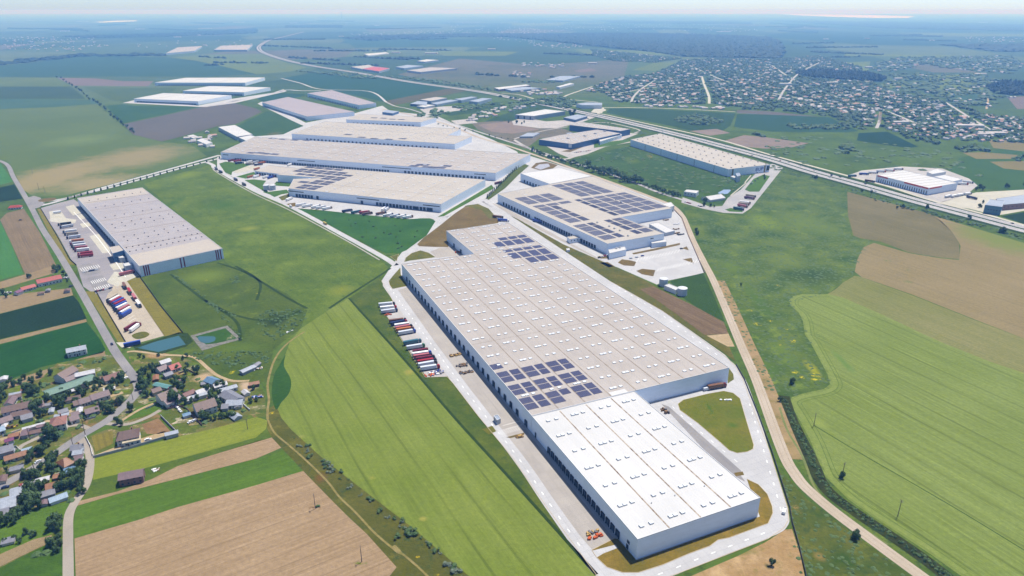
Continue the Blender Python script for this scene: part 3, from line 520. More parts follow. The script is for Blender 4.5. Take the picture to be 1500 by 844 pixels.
area('yard', [(152, 447), (160, 425), (176, 410), (186, 412), (241, 492), (205, 502), (188, 506), (170, 478)], Y3, m_truckyard)
area('yard', [(168, 398), (200, 403), (204, 404), (186, 412), (172, 420), (156, 414)], Y3*1.1, m_slabw)
area('verge', [(193, 492), (200, 488), (212, 486), (219, 490), (212, 495), (200, 497)], YI, olive, True)
area('verge', [(186, 412), (204, 405), (236, 450), (267, 488), (241, 493)], Y3, mat_field('dry turf', A(136, 130, 74), A(150, 142, 86), tufts=.2, coarse=.05))
area('verge', [(125, 427), (140, 427), (152, 446), (184, 502), (174, 503), (150, 466)], Y3, MATS['dry turf'])
area('verge', [(54, 306), (60, 306), (72, 326), (85, 346), (104, 382), (111, 388), (100, 388), (80, 357)], Y3, MATS['dry turf'])
area('yard', [(170, 502), (188, 501), (200, 503), (190, 510), (178, 509)], Y3*1.1, m_slabw)
m_wat = bpy.data.materials.new('pond water'); t_, b_ = nodes(m_wat); b_.inputs['Base Color'].default_value = (*A(74, 116, 126), 1); b_.inputs['Roughness'].default_value = .12
g_ = t_.nodes.new('ShaderNodeNewGeometry'); bp_ = t_.nodes.new('ShaderNodeBump'); bp_.inputs['Strength'].default_value = .12; bp_.inputs['Distance'].default_value = .1
t_.links.new(noise(t_, g_.outputs['Position'], 1.2, 3), bp_.inputs['Height']); t_.links.new(bp_.outputs[0], b_.inputs['Normal'])
area('verge', [(195, 508), (220, 500), (262, 487), (275, 488), (283, 500), (272, 508), (245, 516), (233, 520), (200, 515)], Y3, m_hedge)
area('pond', [(201, 510), (230, 500), (262, 492), (272, 505), (250, 511), (232, 516)], YI, m_wat)
area('soil', [(279, 492), (333, 477), (354, 497), (318, 507), (296, 514)], Y3, simple('grey liner', A(146, 144, 146), .8, A(110, 112, 104), sc=.3))
area('meadow', [(286, 493), (330, 481), (347, 496), (318, 503), (302, 505)], YI, mat_field('basin grass', A(62, 104, 44), A(74, 112, 50), tufts=.4, patches=[(338, 494, 6, 5, A(190, 178, 158), 1)]))
area('pond', [(290, 494), (305, 493), (315, 494), (314, 500), (303, 503), (294, 501)], YI*1.2, m_wat, True)
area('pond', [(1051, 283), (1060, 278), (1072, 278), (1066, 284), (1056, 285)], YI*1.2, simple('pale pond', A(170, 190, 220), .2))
# car parks near the left warehouse
area('yard', [(112, 390), (132, 386), (146, 393), (148, 400), (130, 404), (120, 402)], Y3*1.1, m_asph)
area('yard', [(128, 407), (150, 403), (165, 425), (160, 429), (140, 431)], Y3*1.1, m_asph)
# R1 lot
area('yard', [(1000, 289), (1040, 303), (1058, 302), (1066, 290), (1085, 278), (1108, 253), (1118, 244), (1132, 240), (1147, 246), (1100, 305), (1088, 313), (1060, 312), (1030, 306), (998, 297)], Y2, m_mway)
for q in ([(1091, 278), (1104, 262), (1118, 256), (1128, 258), (1112, 281), (1098, 281)], [(1062, 307), (1070, 305), (1087, 307), (1088, 311), (1068, 310)]): area('verge', q, YI, m_verge)
ribbon('path', [(1093, 268), (1070, 287)], 2, YI, m_slabw); ribbon('path', [(1100, 257), (1091, 268)], 2, YI, m_slabw)
# R2 yard, R3 yard, E yards
area('yard', [(1240, 258), (1262, 250), (1320, 244), (1380, 247), (1420, 262), (1432, 272), (1420, 282), (1380, 300), (1300, 272)], Y2, m_conc)
area('yard', [(1370, 298), (1430, 282), (1500, 278), (1580, 290), (1580, 310), (1500, 309), (1460, 316), (1420, 306)], Y2, m_slabw)
area('yard', [(750, 178), (765, 172), (800, 178), (830, 176), (862, 168), (872, 172), (850, 180), (815, 188), (790, 188), (752, 183)], Y2, m_conc)
area('yard', [(800, 214), (835, 218), (870, 207), (923, 195), (935, 196), (890, 214), (860, 226), (835, 232), (818, 225)], Y2, m_conc)
area('yard', [(615, 160), (650, 156), (700, 155), (690, 160), (650, 165), (625, 168)], Y2, m_conc)
area('yard', [(660, 177), (690, 174), (700, 180), (670, 183)], Y2*1.2, m_conc)
area('yard', [(870, 160), (885, 158), (882, 166), (865, 165)], Y2, m_slabw)
area('soil', [(1062, 206), (1090, 198), (1120, 201), (1185, 210), (1160, 216), (1120, 218), (1080, 214)], Y2, MATS['pinkish waste'])
area('soil', [(1010, 192), (1050, 189), (1070, 195), (1040, 199)], Y2, MATS['pinkish waste'])
area('verge', [(822, 222), (835, 219), (860, 209), (868, 207), (858, 214), (835, 223)], YI, brown)
area('verge', [(870, 211), (915, 205), (925, 207), (900, 213), (870, 217)], YI, m_verge)
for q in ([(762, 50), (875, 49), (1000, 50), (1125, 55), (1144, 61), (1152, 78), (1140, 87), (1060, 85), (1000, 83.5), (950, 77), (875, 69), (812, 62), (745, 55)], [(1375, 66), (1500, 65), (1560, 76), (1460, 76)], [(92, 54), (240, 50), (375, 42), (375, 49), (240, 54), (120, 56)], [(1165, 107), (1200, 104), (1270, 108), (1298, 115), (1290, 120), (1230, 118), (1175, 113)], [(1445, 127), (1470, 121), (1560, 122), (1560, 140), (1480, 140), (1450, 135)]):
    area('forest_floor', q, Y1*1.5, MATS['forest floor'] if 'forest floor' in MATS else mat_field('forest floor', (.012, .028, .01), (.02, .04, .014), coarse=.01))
# --- roads
ribbon('road', [(-20, 722), (0, 713), (60, 679), (114, 642), (156, 617), (175, 601), (188, 590), (197, 580), (203, 570), (201, 560), (192, 547), (172, 520), (160, 500), (132, 450), (106, 405), (85, 370), (62, 335), (48, 308), (32, 280), (20, 260), (10, 241), (-10, 233)], 7.2, Y3*1.5, m_asph)
ribbon('lane', [(100, 960), (100, 844), (99.7, 788), (101, 756), (110, 736), (125, 713), (131, 690), (131.5, 666), (126, 652), (116, 642)], 5.2, Y3*1.45, m_lane)
ribbon('lane', [(150, 620), (185, 622), (215, 612), (235, 601)], 3.6, Y3*1.4, m_lane)
ribbon('lane', [(134, 630), (115, 623), (92, 627), (60, 640), (42, 648), (30, 655), (22, 668)], 3.6, Y3*1.4, m_lane)
ribbon('track', [(176, 618), (205, 600), (240, 585)], 2.6, Y3*1.4, m_dust)
ribbon('track', [(180, 575), (150, 585), (110, 600), (80, 613), (35, 632), (0, 645)], 4.2, Y3*1.35, m_dust)
ribbon('track', [(186, 516), (200, 515), (238, 520), (262, 521), (285, 524), (305, 540), (318, 550), (340, 558), (365, 558)], 3., Y3*1.4, m_dust)
ribbon('road', [(60, 296), (100, 290), (160, 272.5), (250, 247.5), (322, 227.5)], 9, Y3*1.3, m_conc2)
ribbon('road', [(52, 303), (78, 297), (112, 287), (175, 271.5), (260, 248), (322, 232)], 8, Y3*1.3, m_conc2)
area('yard', [(42, 299), (40, 290), (50, 287), (60, 290), (60, 296), (66, 298), (58, 304), (50, 306)], Y3*1.4, m_asph)
area('verge', [(56, 295), (62, 291.5), (80, 290), (81, 293), (68, 296)], YI*1.5, brown, True)
ribbon('road', [(303, 238), (312, 242), (318, 249), (372, 279), (426, 303), (500, 343), (560, 376), (580, 389)], 8, Y3*1.2, m_conc2)
ribbon('path', [(312, 246), (318, 253), (370, 283), (424, 308), (500, 348.5), (556, 381)], 1.8, Y3*1.2, m_conc)
ribbon('road', [(760, 243), (735, 262), (712, 288), (665, 315), (628, 347), (605, 368), (588, 383), (567, 408), (566, 415), (580, 437), (660, 543), (712, 611), (762, 675), (805, 738), (855, 808), (880, 838), (905, 850), (935, 851), (975, 838), (1050, 808), (1125, 779), (1143, 767), (1145, 752), (1135, 715), (1120, 665), (1098, 592), (1084, 555), (1070, 535), (1045, 517), (960, 455), (870, 397), (752, 322), (710, 293)], 8, Y3*1.2, m_conc2)
dm = MB()
dashes(dm, [(572, 423), (660, 543), (712, 611), (762, 675), (805, 738), (855, 808)], 0, .5, 3, 9, YI*1.25)
dashes(dm, [(1098, 592), (1120, 665), (1135, 715), (1145, 752)], 0, .5, 3, 9, YI*1.25)
dashes(dm, [(935, 851), (975, 838), (1050, 808), (1125, 779)], 0, .5, 3, 9, YI*1.25)
dashes(dm, [(1050, 520), (970, 462), (900, 417)], 0, .5, 3, 9, YI*1.25)
dashes(dm, [(985, 596), (1010, 620), (1086, 682)], 0, .4, 3, 9, YI*1.25)
for off in (0, 5): dashes(dm, [(741, 629), (766, 622)], off, .25, 60, 1, YI*1.25)
for k in range(11):
    x = 731+k*3.2; dashes(dm, [(x, 631-k*.8), (x+5, 637-k*.8)], 0, .25, 40, 1, YI*1.25)
for k in range(14):     # parking bays of the solar building
    for (x0, y0) in ((932, 384), (962, 398)):
        dashes(dm, [(x0+k*4.6, y0-k*1.0), (x0+k*4.6+4, y0-k*1.0-5.5)], 0, .35, 40, 1, YI*1.1)
for k in range(9): dashes(dm, [(176+k*2.2, 448+k*4), (186+k*2.2, 442+k*4)], 0, .3, 40, 1, YI*1.1)
for a, b, n in (((117, 393), (143, 388), 9), ((133, 412), (152, 407), 8), ((138, 422), (158, 416), 8)):
    for k in range(n):
        x = a[0]+(b[0]-a[0])*k/(n-1); y = a[1]+(b[1]-a[1])*k/(n-1); dashes(dm, [(x, y), (x+3.4, y+4)], 0, .4, 40, 1, YI*1.1)
dashes(dm, [(108, 311), (140, 345), (168, 382), (184, 406)], 0, .6, 300, 1, YI*1.1)
tag(dm.obj('road_marking', None, m_paint), kind='structure')
TAN = [(560, 160), (600, 168), (639, 178), (667, 187), (700, 201), (741, 213), (774, 224), (825, 242), (900, 269), (962, 292), (985, 302), (999, 316), (1007, 333), (1015, 352), (1030, 382), (1045, 411), (1065, 457), (1085, 505), (1105, 550), (1120, 590), (1134, 629), (1151, 672), (1164, 694), (1180, 714), (1217, 746), (1270, 786), (1345, 841), (1420, 895)]
ribbon('dirt_road', TAN, 8, Y3*1.4, m_dirt)
rut = MB()
for o in (-2., 1.7): ribbon('', TAN[8:], .6, Y3*1.55, None, off=o, mb=rut)
tag(rut.obj('wheel_ruts', None, mat_field('ruts', A(188, 170, 148), A(214, 196, 176), coarse=.3)), kind='structure')
ribbon('verge', [(1045, 411), (1065, 457), (1085, 505), (1105, 550), (1120, 590), (1134, 629), (1151, 672)], 9, Y3*1.1, mat_field('stony verge', A(188, 160, 128), A(160, 142, 104), tufts=.5, coarse=.06, tuftc=A(100, 112, 60)), off=8)
PAR = [(566, 150), (580, 156), (600, 160), (633, 171), (663, 181), (700, 193), (740, 206), (775, 217), (832, 236), (870, 248), (925, 266), (962, 281), (1000, 293), (1037, 305), (1060, 310)]
ribbon('road', PAR, 7, Y3*1.3, m_mway)
MOT = [(445, 47), (420, 53), (395, 59), (381, 67), (380, 73), (390, 79), (420, 88.5), (460, 97), (525, 107), (600, 120), (700, 134), (750, 143.5), (825, 159), (890, 173), (950, 187), (1012, 202), (1050, 212), (1125, 232), (1187, 251), (1260, 271), (1337, 293), (1420, 315), (1500, 336), (1600, 361)]
mot = MB()
ribbon('motorway', MOT, 13, Y3*1.2, None, off=9.5, mb=mot); ribbon('motorway', MOT, 13, Y3*1.2, None, off=-9.5, mb=mot)
tag(mot.obj('motorway', None, m_mway), kind='structure')
ribbon('verge', MOT, 52, Y2, m_hedge)
mm = MB()
for o in (3.6, 15.4, -3.6, -15.4): ribbon('', MOT[10:], .35, Y3*1.5, None, off=o, mb=mm)
for o in (9.5, -9.5): dashes(mm, MOT[14:], o, .35, 6, 12, Y3*1.5)
tag(mm.obj('road_marking', None, m_paint), kind='structure')
SRV = [(735, 137), (760, 139), (790, 147), (830, 154), (884, 160), (876, 166), (890, 169), (950, 182), (1050, 204), (1125, 226), (1237, 256.5), (1300, 273), (1362, 293), (1450, 316), (1500, 330), (1600, 355)]
ribbon('road', SRV, 8, Y3*1.35, m_slabw)
ribbon('road', [(880, 158), (935, 158), (1000, 160), (1077, 164)], 8, Y3*1.35, m_slabw)
ribbon('road', [(876, 150), (830, 145), (828, 141), (850, 133), (868, 127)], 8, Y3*1.35, m_slabw)
ribbon('road', [(1028, 112), (1032, 125), (1038, 140), (1039, 152)], 9, Y3*1.35, m_slabw)
ribbon('road', [(753, 205), (770, 215), (800, 228), (825, 233), (840, 230), (870, 218), (925, 208)], 8, Y3*1.3, m_conc)
ribbon('road', [(753, 204), (772, 198), (800, 191), (832, 186)], 5, Y3*1.3, m_conc)
ribbon('road', [(840, 190), (858, 182), (890, 180), (935, 190), (930, 195)], 6, Y3*1.3, m_conc)
ribbon('track', [(1288, 180), (1290, 164)], 8, Y3*1.3, m_dust); ribbon('track', [(1448, 142), (1445, 160)], 6, Y3*1.3, m_dust)
ribbon('road', [(412, 115), (440, 122), (470, 131), (540, 134), (566, 150)], 8, Y3*1.3, m_conc2)
ribbon('track', [(375, 278), (345, 262), (395, 262), (400, 290)], 5, Y3*1.1, m_conc2)
# sheets of water and plazas on the horizon
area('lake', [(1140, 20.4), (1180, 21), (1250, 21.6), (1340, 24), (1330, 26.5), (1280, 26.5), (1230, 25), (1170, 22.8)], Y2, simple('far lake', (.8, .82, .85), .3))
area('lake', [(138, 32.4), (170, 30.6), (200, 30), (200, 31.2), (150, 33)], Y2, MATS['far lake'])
# ------------------------------------------------------------------ warehouses
def inpoly(x, y, pg):
    c = False; n = len(pg)
    for i in range(n):
        x1, y1 = pg[i]; x2, y2 = pg[(i+1) % n]
        if (y1 > y) != (y2 > y) and x < (x2-x1)*(y-y1)/(y2-y1)+x1: c = not c
    return c
w_blue = mat_wall('pale blue cladding', (.68, .76, .88)); w_navy = mat_wall('navy cladding', (.06, .13, .26)); w_white = mat_wall('white cladding', (.62, .64, .66)); w_grey = mat_wall('grey cladding', (.36, .4, .46))
w_brick = mat_wall('red brown cladding', (.28, .16, .14)); w_steel = mat_wall('blue grey cladding', (.34, .42, .5))
r_main = mat_roof('beige membrane', A(212, 202, 195, .48), A(222, 212, 204, .48), dirt=.36)
r_white = mat_roof('white membrane', (.42, .415, .405), (.47, .46, .45), dirt=.08)
r_beige = mat_roof('cream membrane', A(218, 208, 196, .48), A(228, 218, 206, .48), dirt=.2)
r_rib = mat_roof('ribbed roof', A(200, 188, 190, .48), A(214, 202, 202, .48), dirt=.2, bands=9., bandc=A(176, 164, 172))
r_left = mat_roof('streaked roof', A(206, 198, 200, .48), A(216, 208, 208, .48), dirt=.6)
r_tan = mat_roof('tan roof edge', A(222, 210, 198, .48), A(228, 216, 202, .48), dirt=.15)
r_blue = mat_roof('pale blue roof', A(176, 190, 212, .48), A(196, 206, 222, .48), dirt=.1)
m_door = simple('dock door', (.035, .06, .10), .5); m_frame = simple('dock shelter', (.02, .03, .05), .8); m_sky = simple('skylight dome', (.58, .6, .62), .3); m_cap = simple('parapet cap', (.5, .51, .53), .5)
m_gut = simple('gutter grime', A(206, 190, 172), .9, A(104, 82, 66), .32); m_gutd = simple('dark roof seam', A(176, 162, 150), .9, A(128, 112, 100), .3)
m_steel = simple('galvanised steel', (.5, .52, .55), .4, metal=.6); m_dark = simple('dark fittings', (.05, .055, .07), .6)
m_solar = bpy.data.materials.new('solar glass'); t_, b_ = nodes(m_solar); tc_ = t_.nodes.new('ShaderNodeTexCoord')
b_.inputs['Base Color'].default_value = (.05, .052, .105, 1); b_.inputs['Roughness'].default_value = .4; b_.inputs['Specular IOR Level'].default_value = .5
m_red = simple('red trim', (.58, .07, .05), .5); m_maroon = simple('maroon stripe', (.22, .02, .05), .5); m_glass = simple('dark window', (.03, .05, .08), .15, spec=.6); m_gold = simple('golden stripe', A(176, 150, 96), .5); m_logo = simple('blue lettering', A(60, 100, 190), .5)
class Whs:
    def __init__(s, name, label, pts, h, wall, roof, group=None, cat='warehouse', z0=0., pxh=None, theta=None):
        """pts: roof corners, picture points at height h (tuples) or Vectors"""
        W_ = [p if isinstance(p, Vector) else P(p[0], p[1], h) for p in pts]
        s.h = h; s.o = Vector((W_[0].x, W_[0].y, 0)); s.th = vang(W_[0], W_[1]) if theta is None else theta
        s.root = thing(name, label, cat, s.o, s.th, group)
        R_ = Matrix.Rotation(-s.th, 4, 'Z'); L = [R_ @ (p-s.o) for p in W_]; s.pts = [(p.x, p.y) for p in L]
        a = sum(s.pts[i][0]*s.pts[(i+1) % len(L)][1]-s.pts[(i+1) % len(L)][0]*s.pts[i][1] for i in range(len(L))); s.ccw = a > 0
        mb = MB(); mb.prism(s.pts, z0, h-.5, cap=False); mb.obj('wall', s.root, wall)
        rb = MB(); rb.prism(s.pts, h-.5, h, cap=False); s_in = s.inset(.35)
        rb = MB(); rb.prism(s_in, h-.9, h-.35, side=False); rb.obj('roof', s.root, roof)
        cp = MB(); n = len(s.pts)
        for i in range(n):
            a, b = s.pts[i], s.pts[(i+1) % n]; c, d = s_in[(i+1) % n], s_in[i]
            cp.add([(*a, h-.5), (*b, h-.5), (*c, h-.9), (*d, h-.9), (*a, h), (*b, h), (*c, h), (*d, h)], [(0, 1, 5, 4), (2, 3, 7, 6), (4, 5, 6, 7)])
        cp.obj('parapet', s.root, m_cap); s.rz = h-.35; s.nsky = 0; s.ndoor = 0
    def inset(s, d):
        n = len(s.pts); out = []; sg = 1 if s.ccw else -1
        for i in range(n):
            p0, p1, p2 = Vector(s.pts[i-1]), Vector(s.pts[i]), Vector(s.pts[(i+1) % n])
            e1 = (p1-p0).normalized(); e2 = (p2-p1).normalized(); n1 = Vector((-e1.y, e1.x))*sg; n2 = Vector((-e2.y, e2.x))*sg
            b = (n1+n2); b = b/max(.3, b.length_squared)*2*d if b.length > .1 else n1*d
            out.append((p1.x+b.x, p1.y+b.y))
        return out
    def edge(s, i):
        a = Vector(s.pts[i]); b = Vector(s.pts[(i+1) % len(s.pts)]); d = (b-a); L = d.length; d /= L
        n = Vector((d.y, -d.x)) if s.ccw else Vector((-d.y, d.x)); return a, d, n, L
    def onwall(s, i, t0, w, z0, h, dep, name, mat, rel=True):
        a, d, n, L = s.edge(i); c = a+d*(t0*L if rel else t0)+n*(dep/2+.02)
        mb = MB(); mb.box((c.x, c.y, z0), (w, dep, h), math.atan2(d.y, d.x)); return mb.obj(name, s.root, mat)
    def doors(s, i, t0, t1, n, w=3.4, h=4.4, z0=.3, dep=.7):
        for k in range(n):
            if s.ndoor >= 100: return
            s.ndoor += 1; t = t0+(t1-t0)*k/max(1, n-1)
            a, d, nn, L = s.edge(i); c = a+d*(t*L); ang = math.atan2(d.y, d.x); mb = MB()
            for sx in (-1, 1):
                q = c+d*sx*(w/2)+nn*(dep/2+.02); mb.box((q.x, q.y, z0), (.3, dep, h), ang)
            q = c+nn*(dep/2+.02); mb.box((q.x, q.y, z0+h), (w+.3, dep, .4), ang)
            fr = mb.obj('dock_door', s.root, m_frame)
            q = c+nn*.12; m2 = MB(); m2.box((q.x, q.y, z0), (w-.32, .16, h-.02), ang); m2.obj('door_leaf', fr, m_door)
    def seams(s, offs, axis=0, w=.7, mat=None, lo=None, hi=None, name='gutter', ph=.05):
        xs = [p[0] for p in s.pts]; ys = [p[1] for p in s.pts]
        for o in offs:
            mb = MB(); step = 4.; a0, a1 = (min(xs), max(xs)) if axis == 0 else (min(ys), max(ys)); t = a0+.4; run = None
            while t < a1-.4:
                x, y = (t+step/2, o) if axis == 0 else (o, t+step/2); ins = inpoly(x, y, s.pts)
                if ins:
                    if run is None: run = t
                if (not ins or t+step >= a1-.4) and run is not None:
                    e = min(t+(step if ins else 0), a1-.4); L = e-run; c = run+L/2
                    mb.box((c, o, s.rz-.02) if axis == 0 else (o, c, s.rz-.02), (L, w, ph) if axis == 0 else (w, L, ph)); run = None
                t += step
            if mb.v: mb.obj(name, s.root, mat or m_gut)
    def skylights(s, x0, dx, y0, dy, groups=True, size=(2.6, 2.6), hgt=.5, avoid=(), cap=100, along=0):
        xs = [p[0] for p in s.pts]; ys = [p[1] for p in s.pts]; L = []; j = 0; y = y0
        pos = []
        yy = y0; j = 0
        while yy < max(ys):
            xx = x0; i = 0
            while xx < max(xs):
                if inpoly(xx-3, yy-3, s.pts) and inpoly(xx+3, yy+3, s.pts) and not any(a[0] < xx < a[2] and a[1] < yy < a[3] for a in avoid):
                    offs = ([-5, -1.9, 3.2] if (i+j) % 2 else [-3.2, 3.2]) if groups else [0]
                    for o in offs: pos.append((xx+(o if along == 0 else 0), yy+(o if along else 0)))
                xx += dx; i += 1
            yy += dy; j += 1
        c0 = s.root.matrix_basis
        ca = Matrix.Translation(s.o) @ Matrix.Rotation(s.th, 4, 'Z')
        pos.sort(key=lambda q: (ca @ Vector((q[0], q[1], 0))).y)
        room = cap-s.nsky; near, rest = pos[:max(0, room)], pos[max(0, room):]
        mb = MB(); mb.box((0, 0, 0), (size[0], size[1], hgt)); me = mb.mesh('skylight', m_sky)
        for q in near: inst('skylight', me, s.root, (q[0], q[1], s.rz-.02)); s.nsky += 1
        if rest:
            mb = MB()
            for q in rest: mb.box((q[0], q[1], s.rz-.02), (size[0], size[1], hgt))
            tag(mb.obj('skylight', s.root, m_sky), kind='stuff')
    def loc(s, px, py, h=None):
        p = P(px, py, s.h if h is None else h); q = Matrix.Rotation(-s.th, 4, 'Z') @ (p-s.o); return q.x, q.y
    def solar(s, x, y, lx, ly, rows=7, axis=1, name='solar_array'):
        """block centred x,y; rows of tilted modules"""
        mb = MB(); n = rows; ext = lx if axis == 1 else ly; p = ext/n
        for k in range(n):
            c = -ext/2+p*(k+.5); w = p*.76; z = s.rz+.12
            if axis == 1: vs = [(x+c-w/2, y-ly/2, z), (x+c+w/2, y-ly/2, z+.22), (x+c+w/2, y+ly/2, z+.22), (x+c-w/2, y+ly/2, z)]
            else: vs = [(x-lx/2, y+c-w/2, z), (x+lx/2, y+c-w/2, z), (x+lx/2, y+c+w/2, z+.22), (x-lx/2, y+c+w/2, z+.22)]
            vs += [(a, b, s.rz+.01) for a, b, _ in vs]
            mb.add(vs, [(0, 1, 2, 3), (0, 4, 5, 1), (1, 5, 6, 2), (2, 6, 7, 3), (3, 7, 4, 0)])
        mb.obj(name, s.root, m_solar)
    def units(s, pos, size=(2.5, 2, 1.6)):
        for q in pos:
            mb = MB(); mb.box((q[0], q[1], s.rz), size); mb.box((q[0]+size[0]*.2, q[1], s.rz+size[2]), (size[0]*.4, size[1]*.5, .5)); mb.obj('roof_unit', s.root, m_steel)
TH = R(23.8); U = Vector((math.cos(TH), math.sin(TH), 0)); V = Vector((-math.sin(TH), math.cos(TH), 0)); O0 = P(934, 790, 14); O0.z = 14
def LF(a, b): return O0+U*a+V*b
# white front hall
w = Whs('warehouse', 'bright white-roofed front hall joined to the end of the long beige warehouse', [LF(0, 0), LF(85.4, 0), LF(85.4, 134), LF(0, 134)], 14, w_blue, r_white)
w.seams([21.3, 42.7, 64], axis=1, w=.9); w.skylights(11, 21.3, 8, 19.3, groups=True, size=(2.5, 2.2), hgt=.9)
w.doors(3, .21, .86, 17); w.onwall(3, .935, 2, .3, 3, .25, 'door', m_glass); w.onwall(3, .94, 2.4, 4.4, 2, .2, 'window', m_glass); w.onwall(3, .9, 1.4, .3, 2.4, .2, 'door', m_dark) if False else None
w.onwall(3, .05, 2, .3, 4, .25, 'door', m_glass)
for x in (24, 40.5, 62): w.units([(x, 22)], (.6, .6, .5))
# long beige warehouse
w = Whs('warehouse', 'very long beige-roofed warehouse with two fields of solar panels and rows of roof lights', [LF(0, 134.4), LF(175.5, 134.4), LF(176, 579), LF(87.5, 579), LF(87.5, 478), LF(0, 478)], 14, w_blue, r_main)
w.seams([21.9*k for k in range(1, 8)], axis=1, w=.7, mat=m_gutd, name='roof_seam'); w.seams([122, 240, 344], axis=0, w=.3, mat=m_gutd, name='roof_seam')
sol_near = (1, 8, 64, 62); sol_far = (100, 375, 172, 440)
w.skylights(11, 21.9, 10, 17.2, size=(2.7, 2.3), hgt=.6, avoid=[(0, 7.6, 63, 24.7), (0, 30, 63, 45.2), (0, 50.5, 63, 67.7), (0, 72, 10, 82), (122, 288, 176, 330), (122, 332, 176, 358), (122, 360, 176, 390)])
def grid(o, cols, rows, n, skip=(), axis=1):
    for i, (a, b) in enumerate(cols):
        for j, (c, d) in enumerate(rows):
            if (i, j) not in skip: o.solar((a+b)/2, (c+d)/2, abs(b-a), abs(d-c), n, axis)
NC = [(.6, 9.9), (11.6, 19.5), (22.2, 32), (33.6, 40.9), (43.8, 53.6), (55.1, 62.7)]
grid(w, NC, [(7.8, 15.6), (16.6, 24.4), (30.2, 37.2), (38.2, 45), (50.8, 58.6), (59.6, 67.4)], 7, skip=((3, 0),))
w.solar(5.2, 77.4, 9.2, 8.6, 7)
FC = [(123, 134), (136, 147), (149, 160), (162, 173)]
grid(w, FC, [(289.5, 306), (309.5, 328.5), (333.5, 342), (356, 374), (378, 388)], 7, skip=((0, 0), (0, 4)))
w.skylights(123.5, 12.5, 346, 60, groups=False, size=(5, 1.8), hgt=.5)
# doors on the long left wall
w.doors(5, .06, .93, 27, w=3.4, h=4.6); w.doors(3, .3, .8, 3)
w.doors(5, .975, .985, 1)
blank = None
# small white patch where the two roofs meet
mbp = MB(); q = w.loc(903, 572); mbp.box((q[0], 3.2, w.rz-.01), (14, 5, .12)); mbp.obj('roof_patch', w.root, r_white)
tag(w.root, None)
# solar building
w = Whs('warehouse', 'warehouse with its cream roof almost covered in solar panels beside the sandy road', [(890, 357), (729, 284), (805, 270), (868, 258), (985, 305), (910, 318), (973, 342)], 14, w_blue, r_beige)
w.doors(0, .09, .6, 26, w=3.2, h=4.2); w.doors(0, .66, .93, 10, w=3.2, h=4.2)
w.seams([30, 60], axis=0, w=.6, mat=m_gutd, name='roof_seam')
w.onwall(6, .22, 5, 9.5, 1.2, .2, 'window', m_glass)
Zs = lambda L: [(750+a/4, 200+b/4) for a, b in L]
SR = [(229, 249), (207, 227), (185, 196), (163, 182), (141, 160), (119, 138), (97, 116)]
def sgrid(rows, cols, n=6):
    for a, b in rows:
        for c, d in cols:
            m = ((a+b)/2, (c+d)/2)
            if all(inpoly(m[0]+sx*(b-a)*.5, m[1]+sy*abs(d-c)*.5, w.pts) for sx in (-1, 1) for sy in (-1, 1)): w.solar(m[0], m[1], b-a, abs(d-c), n, 0)
sgrid(SR[:2], [(-10, -29), (-32, -51), (-54, -73)]); sgrid(SR[2:3], [(-10, -29), (-32, -51), (-54, -73)], 6); sgrid(SR[3:], [(-10, -29), (-32, -43)])
sgrid([(273, 292), (251, 270)]+SR[:2], [(-104, -123), (-126, -145), (-148, -167)]); sgrid(SR[2:], [(-84, -93)]); sgrid(SR[2:], [(-96, -115), (-118, -137), (-140, -159), (-161, -180)])
sgrid([(74, 85), (54, 72), (34, 52), (14, 30)], [(-6, -25), (-28, -38)]); sgrid([(74, 85), (54, 72), (34, 52), (14, 30)], [(-57, -67), (-70, -85)])
w.units([w.loc(*Zs([a])[0]) for a in ((570, 527), (632, 552), (680, 583), (500, 505), (600, 540), (640, 385), (610, 372))], (2, 2, 1.4))
w.skylights(260, 24, -96, 60, groups=False, size=(1.6, 6), hgt=.3, cap=100)
w = Whs('warehouse', 'white-roofed hall behind the solar-covered warehouse, next to the conifer row', [(805.5, 269.6), (762.5, 254), (820, 245.5), (868, 257.6)], 14, w_blue, r_white)
w.doors(0, .35, .85, 6, w=3, h=4.2); w.skylights(12, 24, 12, 30, groups=False, size=(5, 1.6), hgt=.3)
# annexes of the solar building
def small(name, label, pts, h, wall, roof, cat='building', win=(), units=(), group=None, n=5, wz=.45, wh=1.3, ww=1.8):
    w = Whs(name, label, pts, h, wall, roof, cat=cat, group=group)
    for e in win:
        for k in range(n): w.onwall(e, (k+.5)/n, ww, h*wz, wh, .12, 'window', m_glass)
    if units: w.units([w.loc(*u) for u in units])
    return w
small('office_block', 'low white office block with two rows of windows against the solar-covered warehouse', [(943.5, 313.5), (941.5, 304), (983, 296), (988, 301.5)], 9, w_white, r_white, win=(3,), n=9, wz=.2)
small('canopy', 'flat white canopy over the yard beside the solar-covered warehouse', [(975, 341), (951, 328), (964, 325.5), (988.5, 338)], 5, w_grey, r_white, cat='canopy', win=(0,), n=6)
small('pump_house', 'small white plant building at the near corner of the solar-covered warehouse', [(893, 371), (891, 365.5), (915, 361), (917.5, 365.5)], 8, w_blue, r_white, units=((903, 364), (908, 363)), cat='plant building')
small('office_annexe', 'small beige-roofed gatehouse office built on the dock side of the solar-covered warehouse', [(835, 350.5), (830.5, 347), (846, 344), (852.5, 347.5)], 6, w_blue, r_beige, win=(3,), n=4)
small('store_building', 'low pale blue store by the east wall of the solar-covered warehouse', [(955, 356.5), (953, 353), (975, 350), (976.5, 354)], 6, w_blue, r_white, cat='store')
small('substation', 'little white kiosk on the olive strip between the two warehouses', [(830.5, 366.5), (829.5, 364), (834, 363), (835, 366)], 3, w_white, r_white, cat='kiosk')
small('gatehouse', 'grey guard cabin in the parking yard beside the long dock wall', [(728, 615.5), (723, 609), (729, 607), (733.5, 613)], 4.2, w_grey, r_blue, cat='cabin', win=(0,), n=2)
